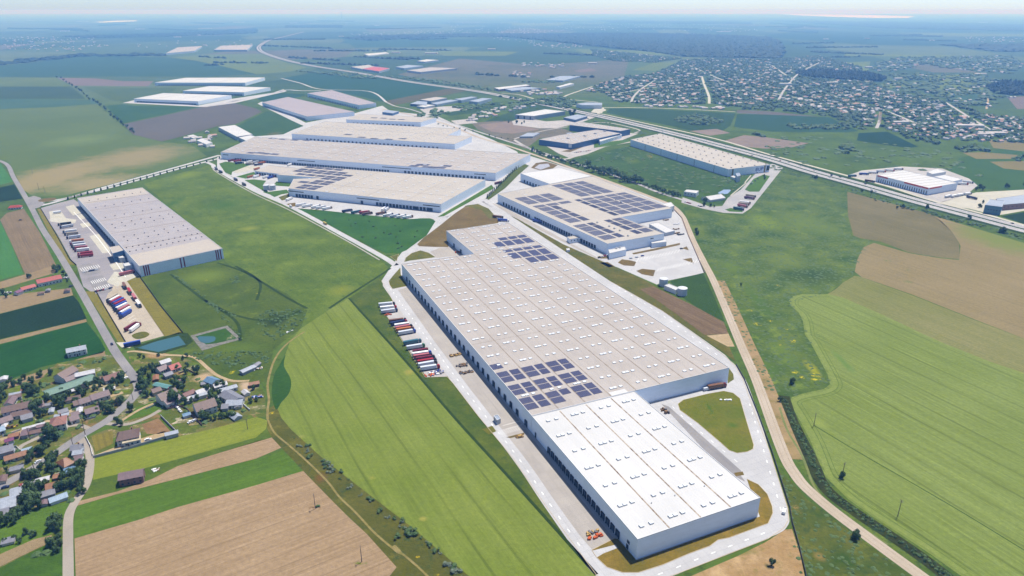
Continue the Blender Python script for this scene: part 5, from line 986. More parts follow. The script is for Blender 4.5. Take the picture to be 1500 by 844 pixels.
HS = [ # x1 y1 x2 y2 width eave ridge roof wall label hip
 (66, 574, 136, 549.5, 11, 3.6, 5.2, 'green', 'n', 'very long shed with a pale green sheet roof', 0),
 (110, 548, 138, 542, 7, 4, 5, 'white', 'g', 'white-roofed shed behind the long green shed', 0),
 (84, 548, 106, 536, 10, 5, 8, 'brown', 'w', 'tall brown-roofed house behind the left half of the long green shed', 0),
 (94, 554, 110, 548, 7, 3, 5, 'mauve', 'w', 'low mauve-roofed wing beside the tall house behind the green shed', 0),
 (151, 552, 174, 544.5, 8, 3.2, 5.6, 'darkred', 'w', 'dark red-roofed cottage beside the bend in the village road', 0),
 (132, 579, 158, 571, 8, 3.4, 6, 'mauve', 'w', 'long mauve-roofed house above the row of parked cars', 0),
 (115, 585.5, 131, 580.5, 7, 3, 5.4, 'mauve', 'w', 'short mauve-roofed wing joined to the long house above the parked cars', 0),
 (107, 588, 118, 585, 7, 3, 5, 'brown', 'g', 'brown-roofed shed at the left end of the mauve row above the parked cars', 0),
 (95, 583, 117, 578.5, 5, 2.6, 4, 'brown', 'c', 'narrow brown lean-to between trees below the green shed', 0),
 (124, 600, 143, 594.5, 8, 3, 5, 'mauve', 'g', 'mauve-roofed house below the sandy lane with trees on its right', 0),
 (85, 602, 98, 598, 6, 2.8, 4, 'grey', 'g', 'grey shed roof under the trees above the sandy lane', 0),
 (72, 613, 95, 608, 12, 5.5, 9, 'pink', 'w', 'big white two-storey house with a pinkish hipped roof and balcony', .9),
 (101, 611, 113, 607, 7, 3, 5, 'mauve', 'w', 'mauve annexe right of the big pink-roofed house', 0),
 (104, 605, 114, 602, 5, 3, 4.4, 'mauve', 'w', 'small mauve-roofed shed behind the annexe of the pink-roofed house', 0),
 (13, 580, 30, 576, 5, 3, 4.4, 'brown', 'w', 'brown-roofed outbuilding at the top of the left housing row', 0),
 (11, 590, 18, 580, 6, 3, 4.6, 'mauve', 'w', 'mauve-roofed cross wing next to the brown outbuilding on the left', 0),
 (2, 597, 45, 587, 9, 5.5, 8, 'brown', 'w', 'long two-storey terraced house with a mauve-brown roof at the left edge', 0),
 (46, 592, 62, 587, 9, 4, 6.5, 'mauve', 'w', 'pale mauve house at the right end of the terrace', 0),
 (16, 605, 47, 598, 6, 3, 4.8, 'brown', 'w', 'brown-roofed lower row in front of the terrace', 0),
 (-2, 614, 15, 608, 8, 3, 5, 'mauve', 'w', 'mauve roof at the left edge below the terrace', 0),
 (30, 609, 46, 604.5, 7, 3, 5, 'grey', 'g', 'grey-brown shed at the near end of the terrace gardens', 0),
 (32, 632, 41, 630.5, 8, 2.8, 4, 'mauve', 'g', 'square mauve shed by the footpath corner', 0),
 (33, 627, 65, 618.5, 2.4, 2.6, 3.1, 'white', 'w', 'long thin white-roofed stable left of the pink-roofed house', 0),
 (-4, 627, 5, 624, 7, 3, 4.6, 'paleblue', 'w', 'whitish roof cut off by the left edge of the picture', 0),
 (7, 645, 19, 641.5, 4, 3, 3.6, 'purple', 'w', 'purple awning beside the grey house on the left', 0),
 (-4, 657, 18, 651, 9, 4.5, 6.5, 'grey', 'g', 'grey two-storey house at the left edge with a pale roof', 0),
 (6, 669, 38, 659.5, 6, 2.8, 4.4, 'orange', 'c', 'long orange-tiled old cottage above the main road', 0),
 (32, 659, 46, 655, 5, 2.6, 3.6, 'paleblue', 'w', 'bluish-white sheds at the end of the orange-tiled cottage', 0),
 (104, 653, 119, 651, 7, 4.5, 6.2, 'grey', 'g', 'slate-roofed house in the fork of the two roads', 0),
 (107, 661, 120, 659, 6, 3.5, 4.6, 'lightgrey', 'w', 'white-roofed part below the slate house in the road fork', 0),
 (87, 675, 101, 668, 10, 3.4, 6.4, 'orange', 'c', 'red-brown tiled cottage left of the curving lane', .6),
 (109, 669, 120, 667, 6, 2.8, 4, 'mauve', 'w', 'mauve shed roof beside the curving lane', 0),
 (94, 688, 109, 684.5, 6, 2.6, 3.6, 'blue', 'g', 'sky-blue shed below the red-brown tiled cottage', 0),
 (15, 718, 34, 713, 9, 4, 6, 'lightgrey', 'w', 'pale roof house behind the large tree near the lower left road', 0),
 (34, 709, 53, 704.5, 5, 3, 4.6, 'white', 'w', 'white-roofed house on the main road at lower left', 0),
 (29, 709, 40, 706, 3, 3, 4.2, 'red', 'w', 'small bright red roof beside the main road at lower left', 0),
 (-6, 737, 22, 729, 12, 3.6, 5.4, 'lightgrey', 'g', 'broad blue-grey shed at the left edge above the lowest trees', 0),
 (-6, 750, 12, 745, 9, 3.2, 4.6, 'grey', 'g', 'grey shed at the left edge, the lowest building there', 0),
 (58, 723, 79, 716.5, 6, 2.8, 4, 'grey', 'g', 'blue-grey long shed among trees above the field', 0),
 (67, 710, 85, 705.5, 7, 2.8, 4.6, 'orange', 'c', 'rust-tiled cottage behind the blue-grey long shed', 0),
 (72, 731, 97, 722, 5.4, 2.2, 3.4, 'paleblue', 'w', 'white plastic greenhouse at the field edge', 0),
 (247, 536, 261, 531, 9, 3, 5.4, 'red', 'w', 'bright red-roofed house near the pond', 0),
 (230, 539, 242, 534, 8, 3, 5, 'mauve', 'w', 'mauve-roofed house left of the red one near the pond', 0),
 (234, 529.5, 248, 525, 7, 3, 4.4, 'white', 'w', 'white-roofed shed behind the red house near the pond', 0),
 (240, 548, 251, 544, 6, 2.8, 4, 'grey', 'g', 'dark grey lean-to in front of the red house near the pond', 0),
 (227, 561, 248, 565.5, 4.5, 2.6, 3.4, 'teal', 'g', 'teal sheet roof above the big brown house', 0),
 (231, 578, 256, 568, 11, 5, 8.4, 'brown', 'w', 'big brown-roofed house right of the road bend', 0),
 (240, 587, 261, 577.5, 8, 4, 6, 'mauve', 'w', 'mauve-roofed front wing of the big brown-roofed house', 0),
 (222, 571, 234, 567, 7, 3, 4.4, 'brown', 'c', 'brown shed tucked behind the big brown-roofed house', 0),
 (268, 577, 283, 570.5, 6, 3, 4.4, 'darkred', 'w', 'maroon-roofed cottage between two groups of trees', 0),
 (287, 573, 305, 566.5, 7, 3, 4.6, 'white', 'w', 'gleaming white-roofed house above the hedge', 0),
 (282, 580, 302, 574.5, 4, 2.8, 3.6, 'lightgrey', 'w', 'bluish lean-to in front of the gleaming white roof', 0),
 (304, 552, 316, 556.5, 8, 3, 4.8, 'blue', 'w', 'sky-blue-roofed house beside the dirt track', 0),
 (313, 563.5, 331, 558.5, 6, 3, 4.4, 'white', 'w', 'white-roofed house next to the sky-blue-roofed one', 0),
 (284, 592, 313, 583, 12, 5.4, 9, 'brown', 'w', 'large white-walled villa with a mauve-brown roof and gravel yard', 0),
 (291, 601, 301, 597, 6, 3, 5, 'mauve', 'w', 'small porch wing of the large white-walled villa', 0),
 (323, 570, 346, 563.5, 5, 3, 4, 'lightgrey', 'w', 'long pale roof at the back of the grey compound on the right', 0),
 (329, 572, 349, 583, 10, 3.5, 5.6, 'grey', 'w', 'grey-roofed main building of the compound on the right', 0),
 (332, 587, 355, 585.5, 9, 3, 4.8, 'lightgrey', 'w', 'pale front building of the grey compound on the right', 0),
 (325, 593, 334, 592, 7, 2.6, 4, 'grey', 'g', 'little grey shed left of the grey compound', 0),
 (342, 605, 348.5, 609.5, 6, 1.6, 3.2, 'lightgrey', 'g', 'arched grey polytunnel near the crop edge', 0),
 (357, 570.5, 362, 575, 4, 2, 3.2, 'white', 'w', 'small white polytunnel by the dusty yard', 0),
 (353, 543.5, 372, 535, 5, 2.6, 3.4, 'lightgrey', 'g', 'tumbledown grey shed alone in the rough meadow', 0),
 (372, 535, 379, 530, 4, 2.4, 3.2, 'grey', 'g', 'smallest shed at the end of the tumbledown one in the meadow', 0),
 (97, 511, 125, 505.5, 9, 5, 7, 'lightgrey', 'w', 'lone white house with a pale blue roof in the green field', 0),
 (174, 694.5, 209, 688, 8, 5, 7, 'mauve', 'b', 'lone barn with brown walls and a mauve roof beside the yellowing crop', 0),
 (170, 634, 202, 627.5, 11, 5, 8.4, 'brown', 'w', 'mauve-brown roofed villa in the walled garden', .5),
 (180, 645, 205, 639.5, 5, 3.4, 4.2, 'tan', 'w', 'cream-roofed front wing of the villa in the walled garden', 0),
 (242, 636, 260, 631.5, 4, 3, 3.4, 'lightgrey', 'g', 'pale blue-grey garage in the corner of the walled garden', 0),
 (53, 410, 88, 402.5, 9, 4.4, 7.4, 'red', 'w', 'long farmhouse with a bright red roof by the road', 0),
 (30, 421.5, 50, 416, 7, 3, 5, 'red', 'w', 'pinkish red-roofed wing left of the long farmhouse', 0),
 (22, 427, 30, 424, 6, 3, 4.4, 'purple', 'w', 'purple-roofed shed at the left end of the farmhouse group', 0),
 (12, 301.5, 31, 300, 8, 3, 5.6, 'red', 'w', 'pink-red roofed bungalow by the junction', .8),
 (268, 607.5, 278, 604.5, 4, 2, 2.6, 'blue', 'w', 'sky-blue awning beside the parked cars of the villa', 0),
 (1034, 288, 1056, 284.5, 20, 3.5, 7, 'white', 'w', 'white marquee-shaped hall by the pale pond', 0),
]
for (x1, y1, x2, y2, ww, e, h, rc, wc, lab, hip) in HS:
    shed = any(k in lab for k in ('shed', 'tunnel', 'awning', 'greenhouse', 'stable', 'barn', 'lean-to', 'garage', 'hall'))
    nm = 'polytunnel' if 'tunnel' in lab else 'greenhouse' if 'greenhouse' in lab else 'barn' if 'barn' in lab else 'awning' if 'awning' in lab else 'garage' if 'garage' in lab else 'shed' if shed else 'house'
    gable(nm, lab, P(x1, y1, h), P(x2, y2, h), ww, e, h, WL[wc], T[rc], nm, None, 0 if shed and 'barn' not in lab else 1, chim=(not shed and e >= 4), hip=hip)
rs = random.Random(5)
for k, (x, y) in enumerate(((5, 553), (22, 575), (38, 568), (66, 592), (75, 600), (90, 607), (108, 570), (122, 561), (143, 553), (146, 590), (60, 622), (52, 631), (20, 636), (12, 660), (50, 660), (24, 684), (38, 690), (3, 700), (62, 701), (84, 696), (28, 722), (64, 735), (112, 693), (12, 790), (228, 552), (262, 556), (276, 583), (300, 560), (318, 580), (347, 592), (372, 560), (60, 428), (70, 424), (98, 424), (130, 554), (160, 568), (116, 600), (6, 622))):
    h = rs.uniform(2.2, 3.4); a = P(x, y, h); an = R(rs.choice((26, 24, 116))); L_ = rs.uniform(2, 4.5); d = Vector((math.cos(an)*L_, math.sin(an)*L_, 0)); c = rs.choice(('grey', 'lightgrey', 'brown', 'mauve', 'orange', 'white', 'grey'))
    gable('shed', 'tiny %s-roofed garden shed among the yards of the near village' % {'lightgrey': 'pale grey'}.get(c, c), a-d, a+d, rs.uniform(3, 5), h*.75, h, WL[rs.choice('wgcb')], T[c], 'shed', 'tiny garden sheds of the near village', 0)
# garden ground of the village
m_gard = mat_field('garden ground', A(90, 112, 56), A(122, 120, 76), tufts=.6, coarse=.06, plots=(15, R(24), [A(94, 124, 54), A(188, 164, 132), A(104, 128, 60), A(150, 124, 98), A(120, 140, 66), A(206, 192, 170), A(84, 112, 50), A(170, 152, 116), A(110, 130, 64)]), patches=[(230, 520, 22, 6, A(176, 146, 112), .9), (298, 553, 16, 8, A(196, 170, 140), 1.), (262, 553, 12, 6, A(160, 130, 104), .9), (220, 585, 12, 8, A(170, 148, 104), .7), (365, 565, 22, 12, A(200, 176, 150), 1.), (100, 608, 60, 5, A(150, 140, 100), .5), (30, 635, 25, 8, A(206, 180, 146), 1.), (170, 545, 14, 8, A(200, 188, 168), .8), (120, 700, 8, 8, A(190, 176, 120), .6), (140, 565, 40, 6, A(190, 176, 140), .5)])
area('garden', [(-60, 620), (-60, 590), (60, 555), (84, 532), (160, 520), (172, 522), (192, 548), (201, 560), (203, 570), (197, 580), (175, 601), (156, 617), (114, 642), (0, 713), (-60, 745)], Y1*1.2, m_gard)
area('garden', [(186, 514), (262, 519), (290, 524), (318, 550), (365, 556), (388, 575), (390, 611), (376, 611), (320, 626), (262, 640), (237, 612), (190, 622), (150, 620), (175, 604), (200, 584), (206, 568), (196, 545)], Y1*1.2, m_gard)
area('garden', [(0, 716), (114, 645), (125, 655), (128, 690), (108, 733), (98, 756), (96, 790), (97, 900), (-60, 940), (-60, 748)], Y1*1.1, m_gard)
area('field', [(0, 760), (-60, 785), (-60, 840), (0, 815), (98, 772), (98, 750), (102, 735), (60, 742)], Y1*1.7, m_g1)
area('field', [(0, 812), (-60, 838), (-60, 860), (0, 830), (72, 795), (76, 784), (50, 790)], Y1*2, m_tan2)
area('field', [(0, 832), (-60, 862), (-60, 920), (96, 900), (97, 830), (92, 795), (72, 796)], Y1*1.7, mat_field('lower lawn', A(70, 106, 40), A(84, 118, 48), tufts=.4, coarse=.05))
area('yard', [(137, 669), (178, 652), (205, 648), (240, 630), (238, 615), (180, 626), (160, 628), (130, 640), (129, 650), (134, 660)], Y3, m_gard)
area('soil', [(208, 622), (232, 613), (250, 632), (232, 636), (215, 636)], YI, mat_field('dug bed', A(150, 120, 98), A(168, 138, 112), streak=.3, coarse=.1))
area('soil', [(134, 640), (165, 631), (166, 650), (140, 662)], YI, mat_field('vine rows', A(150, 140, 86), A(138, 130, 78), vang(P(140, 636), P(146, 660)), tram=4, tramw=.4, streak=.3, coarse=.05))
area('soil', [(136, 668), (178, 652), (240, 632), (258, 636), (200, 652), (140, 670)], YI, m_dust)
area('verge', [(200, 597), (240, 583), (236, 600), (210, 610), (180, 618)], Y3, m_g1)
area('verge', [(205, 556), (232, 546), (242, 549), (216, 559)], Y3, m_g1)
# walls and fences
def wall_run(name, label, px, w_, h, mat, cat='wall'):
    pts = [P(*p) for p in px]; mb = MB()
    for a, b in zip(pts, pts[1:]):
        c = (a+b)/2; mb.box((c.x, c.y, 0), ((b-a).length, w_, h), vang(a, b))
    o = thing(name, label, cat, (0, 0, 0)); mb.obj('panel', o, mat)
    pb = MB()
    for a, b in zip(pts, pts[1:]):
        n = max(1, int((b-a).length/6))
        for k in range(n+1): c = a.lerp(b, k/n); pb.box((c.x, c.y, 0), (w_*1.8, w_*1.8, h+.25), vang(a, b))
    pb.obj('posts', o, mat); return o
wall_run('garden_wall', 'long pale grey garden wall below the walled-garden villa', [(137, 671), (190, 657.5), (242, 642)], .25, 1.9, WL['g'])
wall_run('garden_wall', 'grey garden wall at the right side of the walled garden', [(236, 611), (259, 634)], .25, 1.8, WL['g'])
wall_run('garden_wall', 'white garden wall along the curving lane by the walled garden', [(126, 641), (133, 655), (136, 668)], .25, 1.6, WL['w'])
for k, px in enumerate(([(2, 607), (24, 600), (48, 594)], [(0, 663), (24, 655), (30, 661)], [(64, 605), (84, 599)], [(100, 592), (122, 586)], [(186, 546), (172, 550), (150, 557)], [(246, 600), (262, 596), (272, 598)], [(214, 600), (226, 595)], [(296, 560), (310, 566), (322, 574)], [(262, 548), (276, 543), (286, 548)], [(12, 690), (34, 680)], [(82, 697), (102, 690)], [(60, 742), (98, 730)], [(140, 612), (124, 616)], [(4, 640), (30, 631)], [(66, 583), (92, 575), (112, 566)])):
    wall_run('fence', 'low pale garden fence between yards of the near village', px, .15, 1.4, WL['gwb'[k % 3]], 'fence')['group'] = 'garden fences of the near village'
wall_run('fence', 'dark plank fence left of the large white-walled villa', [(272, 598), (296, 624)], .15, 1.6, WL['b'], 'fence')
wall_run('garden_wall', 'pale wall running from the grey compound towards the crop', [(354, 591), (366, 602)], .25, 1.6, WL['w'])
wall_run('fence', 'low fence in front of the big pink-roofed house', [(98, 623), (70, 632), (45, 643)], .15, 1.3, WL['g'], 'fence')
wall_run('fence', 'dark wire fence along the outer edge of the park road', [(1078, 535), (1090, 556), (1110, 606), (1130, 661), (1157, 745), (1160, 765), (1170, 800), (1182, 850)], .12, 1.7, m_dark, 'fence')
wall_run('fence', 'dark fence between the truck yard and the left road turf', [(141, 427), (152, 447), (184, 501)], .12, 1.7, m_dark, 'fence')
wall_run('fence', 'fence around the western edge of the striped warehouse yard', [(60, 306), (84, 346), (103, 381), (112, 389)], .12, 1.7, m_dark, 'fence')
wall_run('fence', 'fence along the meadow side of the striped warehouse turf', [(205, 406), (236, 449), (268, 488)], .12, 1.7, m_dark, 'fence')
wall_run('kerb_wall', 'low retaining wall between the solar-covered warehouse yard and the sandy road', [(985, 305), (999, 320), (1008, 345), (1032, 400)], .3, 1.2, WL['b'], 'wall')
# ------------------------------------------------------------------ vehicles
m_tyre = simple('tyre', (.02, .02, .02), .9)
PAL = {'white': (.72, .72, .72), 'silver': (.5, .53, .58), 'red': A(190, 50, 58), 'maroon': A(130, 40, 60), 'blue': A(50, 90, 190), 'navy': A(40, 60, 110), 'teal': A(60, 120, 140), 'orange': A(220, 130, 70), 'green': A(50, 130, 100), 'dark': A(60, 64, 76), 'yellow': A(222, 190, 60), 'pink': A(210, 120, 130), 'brown': A(140, 100, 88), 'beige': A(206, 190, 168), 'purple': A(110, 60, 110)}
def paint(c): return simple('paint '+c, PAL[c], .35, tuple(x*.9 for x in PAL[c]), .4, spec=.5)
VM = {}
def vmesh(key, fn, *m):
    if key not in VM: mb = MB(); fn(mb); VM[key] = mb.mesh(key.split('|')[0], *m)
    return VM[key]
def wheels(root, xs, half, r=.5):
    def f(mb): mb.cyl((0, 0, 0), r, .35, 12, axis='y')
    me = vmesh('wheel|%g' % r, f, m_tyre)
    for x in xs:
        for s in (-1, 1): inst('wheel', me, root, (x, s*half, r))
def truck(px, tc, cc, label, group=None, z=YI+.02, cab=True, name='truck'):
    a, b = P(px[0], px[1], 2.5), P(px[2], px[3], 2.5); c = (a+b)/2; th = vang(a, b)
    o = thing(name, label, 'truck' if cab else 'trailer', (c.x, c.y, z), th, group); L = 13.6; x0 = -8.2 if cab else -6.8
    def f(mb): mb.box((0, 0, 1.05), (L, 2.55, 2.85))
    inst('trailer' if cab else 'trailer_body', vmesh('trailer|'+tc, f, paint(tc)), o, (x0+L/2, 0, 0))
    def f2(mb): mb.box((0, 0, .8), (L-.4, 1.9, .24)); mb.box((2.5, 0, .25), (.2, 1.6, .6))
    inst('chassis', vmesh('chassis', f2, m_dark), o, (x0+L/2, 0, 0))
    ws = [x0+1.6, x0+2.9, x0+4.2]
    if cab:
        def f3(mb):
            mb.box((0, 0, .7), (2.3, 2.45, 2.2)); mb.box((-.1, 0, 2.9), (1.9, 2.3, .75), top=(.8, .9))
        cb = inst('cab', vmesh('cab|'+cc, f3, paint(cc)), o, (x0+L+1.75, 0, 0))
        def f4(mb): mb.box((1.17, 0, 1.8), (.08, 2.1, .9))
        inst('windscreen', vmesh('windscreen', f4, m_glass), cb)
        ws += [x0+L-.6, x0+L+2.0]
    wheels(o, ws, 1.1); return o
def van(px, c, label, group=None, z=YI+.02, L=6., h=2.5, name='van', cat='van'):
    a, b = P(px[0], px[1], 1), P(px[2], px[3], 1); m = (a+b)/2; o = thing(name, label, cat, (m.x, m.y, z), vang(a, b), group)
    def f(mb): mb.box((-.4, 0, .45), (L-.9, 2, h-.5), top=(.97, .9)); mb.box((L/2-.6, 0, .45), (1.1, 1.95, .9))
    inst('body', vmesh('body|van%s%g%g' % (c, L, h), f, paint(c)), o)
    def g(mb): mb.box((L/2-.95, 0, 1.4), (.5, 1.8, .7), top=(.5, .9))
    inst('windscreen', vmesh('windscreen|v%g' % L, g, m_glass), o); wheels(o, (-L*.3, L*.32), .85, .36); return o
def car(px, py, ang, c, label, group=None, z=YI+.02):
    p = P(px, py); o = thing('car', label, 'car', (p.x, p.y, z), ang, group)
    def f(mb): mb.box((0, 0, .3), (4.4, 1.8, .6), top=(.96, .92)); mb.box((-.2, 0, 1.35), (1.9, 1.35, .08))
    inst('body', vmesh('body|car'+c, f, paint(c)), o)
    def g(mb): mb.box((-.2, 0, .88), (2.6, 1.6, .48), top=(.72, .84))
    inst('glasshouse', vmesh('glasshouse', g, m_glass), o); wheels(o, (-1.35, 1.35), .8, .33); return o
ORD = 'first second third fourth fifth sixth seventh eighth ninth tenth eleventh twelfth thirteenth fourteenth fifteenth sixteenth seventeenth eighteenth nineteenth twentieth'.split()
def row(f, data, where, group, z=YI+.02, flip=False):
    for k, d in enumerate(data):
        a = f(d[0], d[1]); b = f(d[2], d[3]); tc, cc = d[4], d[5]
        if flip: a, b = b, a
        lab = '%s %s, %s %s' % ({'silver': 'silver grey'}.get(tc, tc), 'lorry with %s cab' % cc if cc else 'cabless trailer', ORD[k], where)
        truck((*a, *b), tc, cc or tc, lab, group, z, bool(cc), 'truck' if cc else 'trailer')
fA = lambda x, y: (540+x/6.493, 430+y/6.493)
row(fA, [(105, 105, 240, 92, 'silver', 'dark'), (120, 138, 255, 124, 'white', 'red'), (125, 172, 268, 152, 'silver', 'navy'), (205, 262, 345, 245, 'brown', 'dark'), (228, 285, 345, 262, 'navy', 'red'), (252, 306, 375, 288, 'white', None), (265, 330, 405, 305, 'pink', 'dark'), (275, 348, 420, 326, 'orange', 'brown'), (290, 376, 440, 350, 'silver', 'blue'),
         (340, 470, 490, 444, 'teal', 'teal'), (370, 513, 525, 488, 'silver', 'green'), (418, 556, 565, 532, 'maroon', None), (420, 580, 595, 555, 'white', 'blue'), (430, 602, 600, 577, 'pink', 'navy'), (455, 624, 625, 598, 'maroon', 'dark'), (480, 650, 630, 627, 'red', 'dark'), (482, 678, 640, 650, 'silver', 'dark'), (500, 712, 668, 687, 'silver', 'red')],
    'from top, left of the long warehouse', 'lorries parked left of the long warehouse')
fB = lambda x, y: (60+x/8.33, 290+y/8.33)
row(fB, [(225, 320, 350, 305, 'dark', 'dark'), (262, 352, 360, 335, 'silver', 'navy'), (300, 408, 400, 396, 'white', 'dark'), (303, 440, 435, 424, 'beige', 'dark'), (330, 480, 462, 462, 'silver', 'navy'), (372, 525, 495, 512, 'orange', 'white'), (375, 558, 510, 542, 'silver', 'maroon'), (392, 585, 520, 570, 'white', 'dark'), (402, 610, 550, 595, 'pink', 'dark'), (425, 636, 570, 620, 'white', 'maroon'), (470, 680, 605, 662, 'red', 'red'), (478, 705, 610, 690, 'red', 'maroon')],
    'from the back beside the striped warehouse', 'lorries in the yard of the striped warehouse', Y3+.04, True)
fC = lambda x, y: (100+x/6.03, 380+y/6.03)
row(fC, [(330, 372, 440, 305, 'beige', 'dark'), (350, 380, 450, 326, 'white', 'dark'), (372, 388, 458, 340, 'red', 'maroon'), (388, 396, 478, 350, 'blue', 'navy'), (398, 408, 490, 364, 'red', 'navy'), (410, 424, 498, 382, 'blue', 'navy'), (420, 440, 505, 398, 'white', 'navy'), (440, 458, 522, 414, 'pink', 'dark'), (455, 480, 538, 432, 'white', 'blue'), (465, 502, 542, 456, 'blue', 'navy')],
    'from top in the truck park slant', 'lorries in the slanting row of the truck park', YI, True)
truck((*fC(485, 210), *fC(508, 252)), 'brown', 'dark', 'brown lorry at the edge of the truck park, farthest of the four in line', 'lorries queuing on the truck park edge', YI)
truck((*fC(528, 258), *fC(555, 302)), 'red', 'dark', 'red lorry at the edge of the truck park, second of the four in line', 'lorries queuing on the truck park edge', YI)
truck((*fC(568, 310), *fC(598, 355)), 'pink', 'maroon', 'pale red lorry at the edge of the truck park, third of the four in line', 'lorries queuing on the truck park edge', YI)
truck((*fC(602, 365), *fC(638, 412)), 'white', 'dark', 'white lorry at the edge of the truck park, nearest of the four in line', 'lorries queuing on the truck park edge', YI)
truck((*fC(550, 628), *fC(630, 568)), 'white', 'maroon', 'lone white lorry in the middle of the truck park', None, YI)
truck((*fC(522, 608), *fC(585, 570)), 'maroon', None or 'maroon', 'thin maroon flatbed beside the lone white lorry', None, YI)
truck((*fC(535, 748), *fC(592, 736)), 'blue', 'blue', 'blue container trailer at the bottom of the truck park', None, YI, False, 'trailer')
truck((*fC(470, 128), *fC(562, 106)), 'pink', 'maroon', 'pink and white lorry at the near corner dock of the striped warehouse', None, YI)
fD = lambda x, y: (400+x/9.375, 270+y/9.375)
row(fD, [(330, 285, 430, 268, 'white', 'silver'), (415, 300, 520, 282, 'white', 'silver'), (540, 315, 635, 292, 'white', 'navy'), (605, 322, 705, 302, 'white', 'silver'), (690, 335, 795, 312, 'white', 'beige'), (980, 365, 1055, 352, 'navy', 'dark'), (1100, 385, 1180, 368, 'teal', 'brown'), (1190, 390, 1318, 370, 'red', 'maroon'), (1255, 405, 1330, 392, 'brown', 'dark')],
    'from the left in the yard above the planted lawn', 'lorries above the planted lawn, left part')
fE = lambda x, y: (500+x/9.375, 280+y/9.375)
row(fE, [(480, 312, 612, 292, 'brown', 'dark'), (585, 335, 700, 312, 'white', 'navy'), (690, 345, 780, 325, 'silver', 'dark'), (770, 355, 880, 330, 'white', 'teal'), (850, 362, 975, 340, 'white', 'brown')], 'from left, east end of the lawn yard', 'lorries above the planted lawn, right part')
truck((*fE(555, 260), *fE(610, 218)), 'white', 'blue', 'white and blue lorry reversed into the docks above the planted lawn, left of two', 'docked lorries above the planted lawn')
truck((*fE(598, 262), *fE(652, 222)), 'silver', 'navy', 'grey and blue lorry reversed into the docks above the planted lawn, right of two', 'docked lorries above the planted lawn')
truck((*fD(180, 215), *fD(262, 180)), 'white', 'silver', 'white lorry at the west corner dock of the solar-cornered warehouse', None)
van((*fD(225, 295), *fD(262, 318)), 'white', 'white box van on the park road below the west corner dock', L=8, h=3.2)
fG = lambda x, y: (300+x/7.47, 165+y/7.47)
row(fG, [(255, 528, 330, 512, 'maroon', 'dark'), (315, 532, 400, 518, 'red', 'orange'), (345, 552, 412, 545, 'navy', 'teal'), (460, 542, 530, 526, 'white', 'maroon'), (460, 560, 530, 558, 'beige', 'dark'), (535, 542, 600, 530, 'silver', 'dark'), (550, 570, 620, 562, 'navy', 'dark'), (595, 552, 655, 540, 'orange', 'red'), (905, 575, 962, 556, 'white', 'red'),
         (470, 705, 540, 688, 'orange', 'white'), (525, 705, 605, 682, 'white', 'orange'), (640, 708, 700, 690, 'white', 'blue'), (690, 715, 755, 695, 'blue', 'maroon'), (540, 620, 597, 605, 'orange', None)],
    'from left before the widest warehouse', 'lorries before the widest warehouse')
for k, (q, c) in enumerate((((100, 595, 150, 630), 'dark'), ((150, 632, 195, 655), 'navy'), ((300, 706, 375, 750), 'navy'), ((388, 758, 470, 805), 'dark'))):
    truck((*fG(q[0], q[1]), *fG(q[2], q[3])), c, 'dark', '%s dark lorry driving down the western park road' % ORD[k], 'dark lorries on the western park road', YI+.05)
van((472.5, 325.5, 480, 330), 'yellow', 'yellow-roofed bus on the western park road beside the planted lawn', L=11, h=3., name='bus', cat='bus')
fS = lambda x, y: (700+x/8.333, 230+y/8.333)
truck((*fS(200, 325), *fS(292, 300)), 'maroon', 'red', 'dark red lorry on the road beside the conifer row')
truck((*fS(250, 765), *fS(375, 772)), 'blue', 'white', 'blue and white lorry at the back corner of the long beige warehouse')
truck((*fS(200, 722), *fS(290, 732)), 'brown', 'dark', 'brown lorry at the back corner of the long beige warehouse', None)
truck((*fS(700, 772), *fS(765, 785)), 'blue', 'blue', 'bright blue lorry at the docks of the solar-covered warehouse', None)
truck((1041.5, 566.5, 1059, 563.5), 'brown', 'maroon', 'red-brown lorry below the right end wall of the long warehouse', None)
van((1031, 571, 1039, 569.5), 'silver', 'silver-blue van behind the red-brown lorry by the end wall')
fR = lambda x, y: (980+x/8.333, 220+y/8.333)
row(fR, [(945, 545, 1055, 562, 'beige', 'dark'), (925, 572, 1040, 590, 'purple', 'maroon'), (870, 630, 990, 642, 'white', 'dark'), (845, 645, 985, 660, 'beige', 'brown'), (838, 665, 960, 690, 'pink', 'brown'), (790, 700, 912, 722, 'teal', 'navy')], 'from the top in the lot of the golden-striped warehouse', 'lorries in the lot of the golden-striped warehouse')
fT = lambda x, y: (1240+x/5.77, 230+y/5.77)
row(fT, [(5, 160, 92, 155, 'teal', 'dark'), (105, 140, 190, 142, 'blue', 'teal'), (190, 128, 260, 130, 'white', 'navy'), (255, 118, 330, 120, 'silver', 'red'), (330, 108, 400, 112, 'white', 'red'), (400, 98, 480, 100, 'white', 'maroon'), (155, 195, 240, 208, 'brown', 'dark'), (835, 335, 885, 325, 'white', 'blue'), (890, 332, 935, 322, 'white', 'silver'), (940, 322, 990, 312, 'white', 'silver'), (1005, 312, 1052, 304, 'white', 'navy'), (1020, 332, 1100, 350, 'navy', 'dark'), (940, 222, 1030, 226, 'white', 'red'), (985, 205, 1070, 215, 'silver', 'navy')],
    'from the left around the red-trimmed hall', 'lorries around the red-trimmed hall')
van((1147.5, 752, 1149.5, 745), 'white', 'white pickup-like van parked on the right bend of the park road', L=5.4, h=2.)
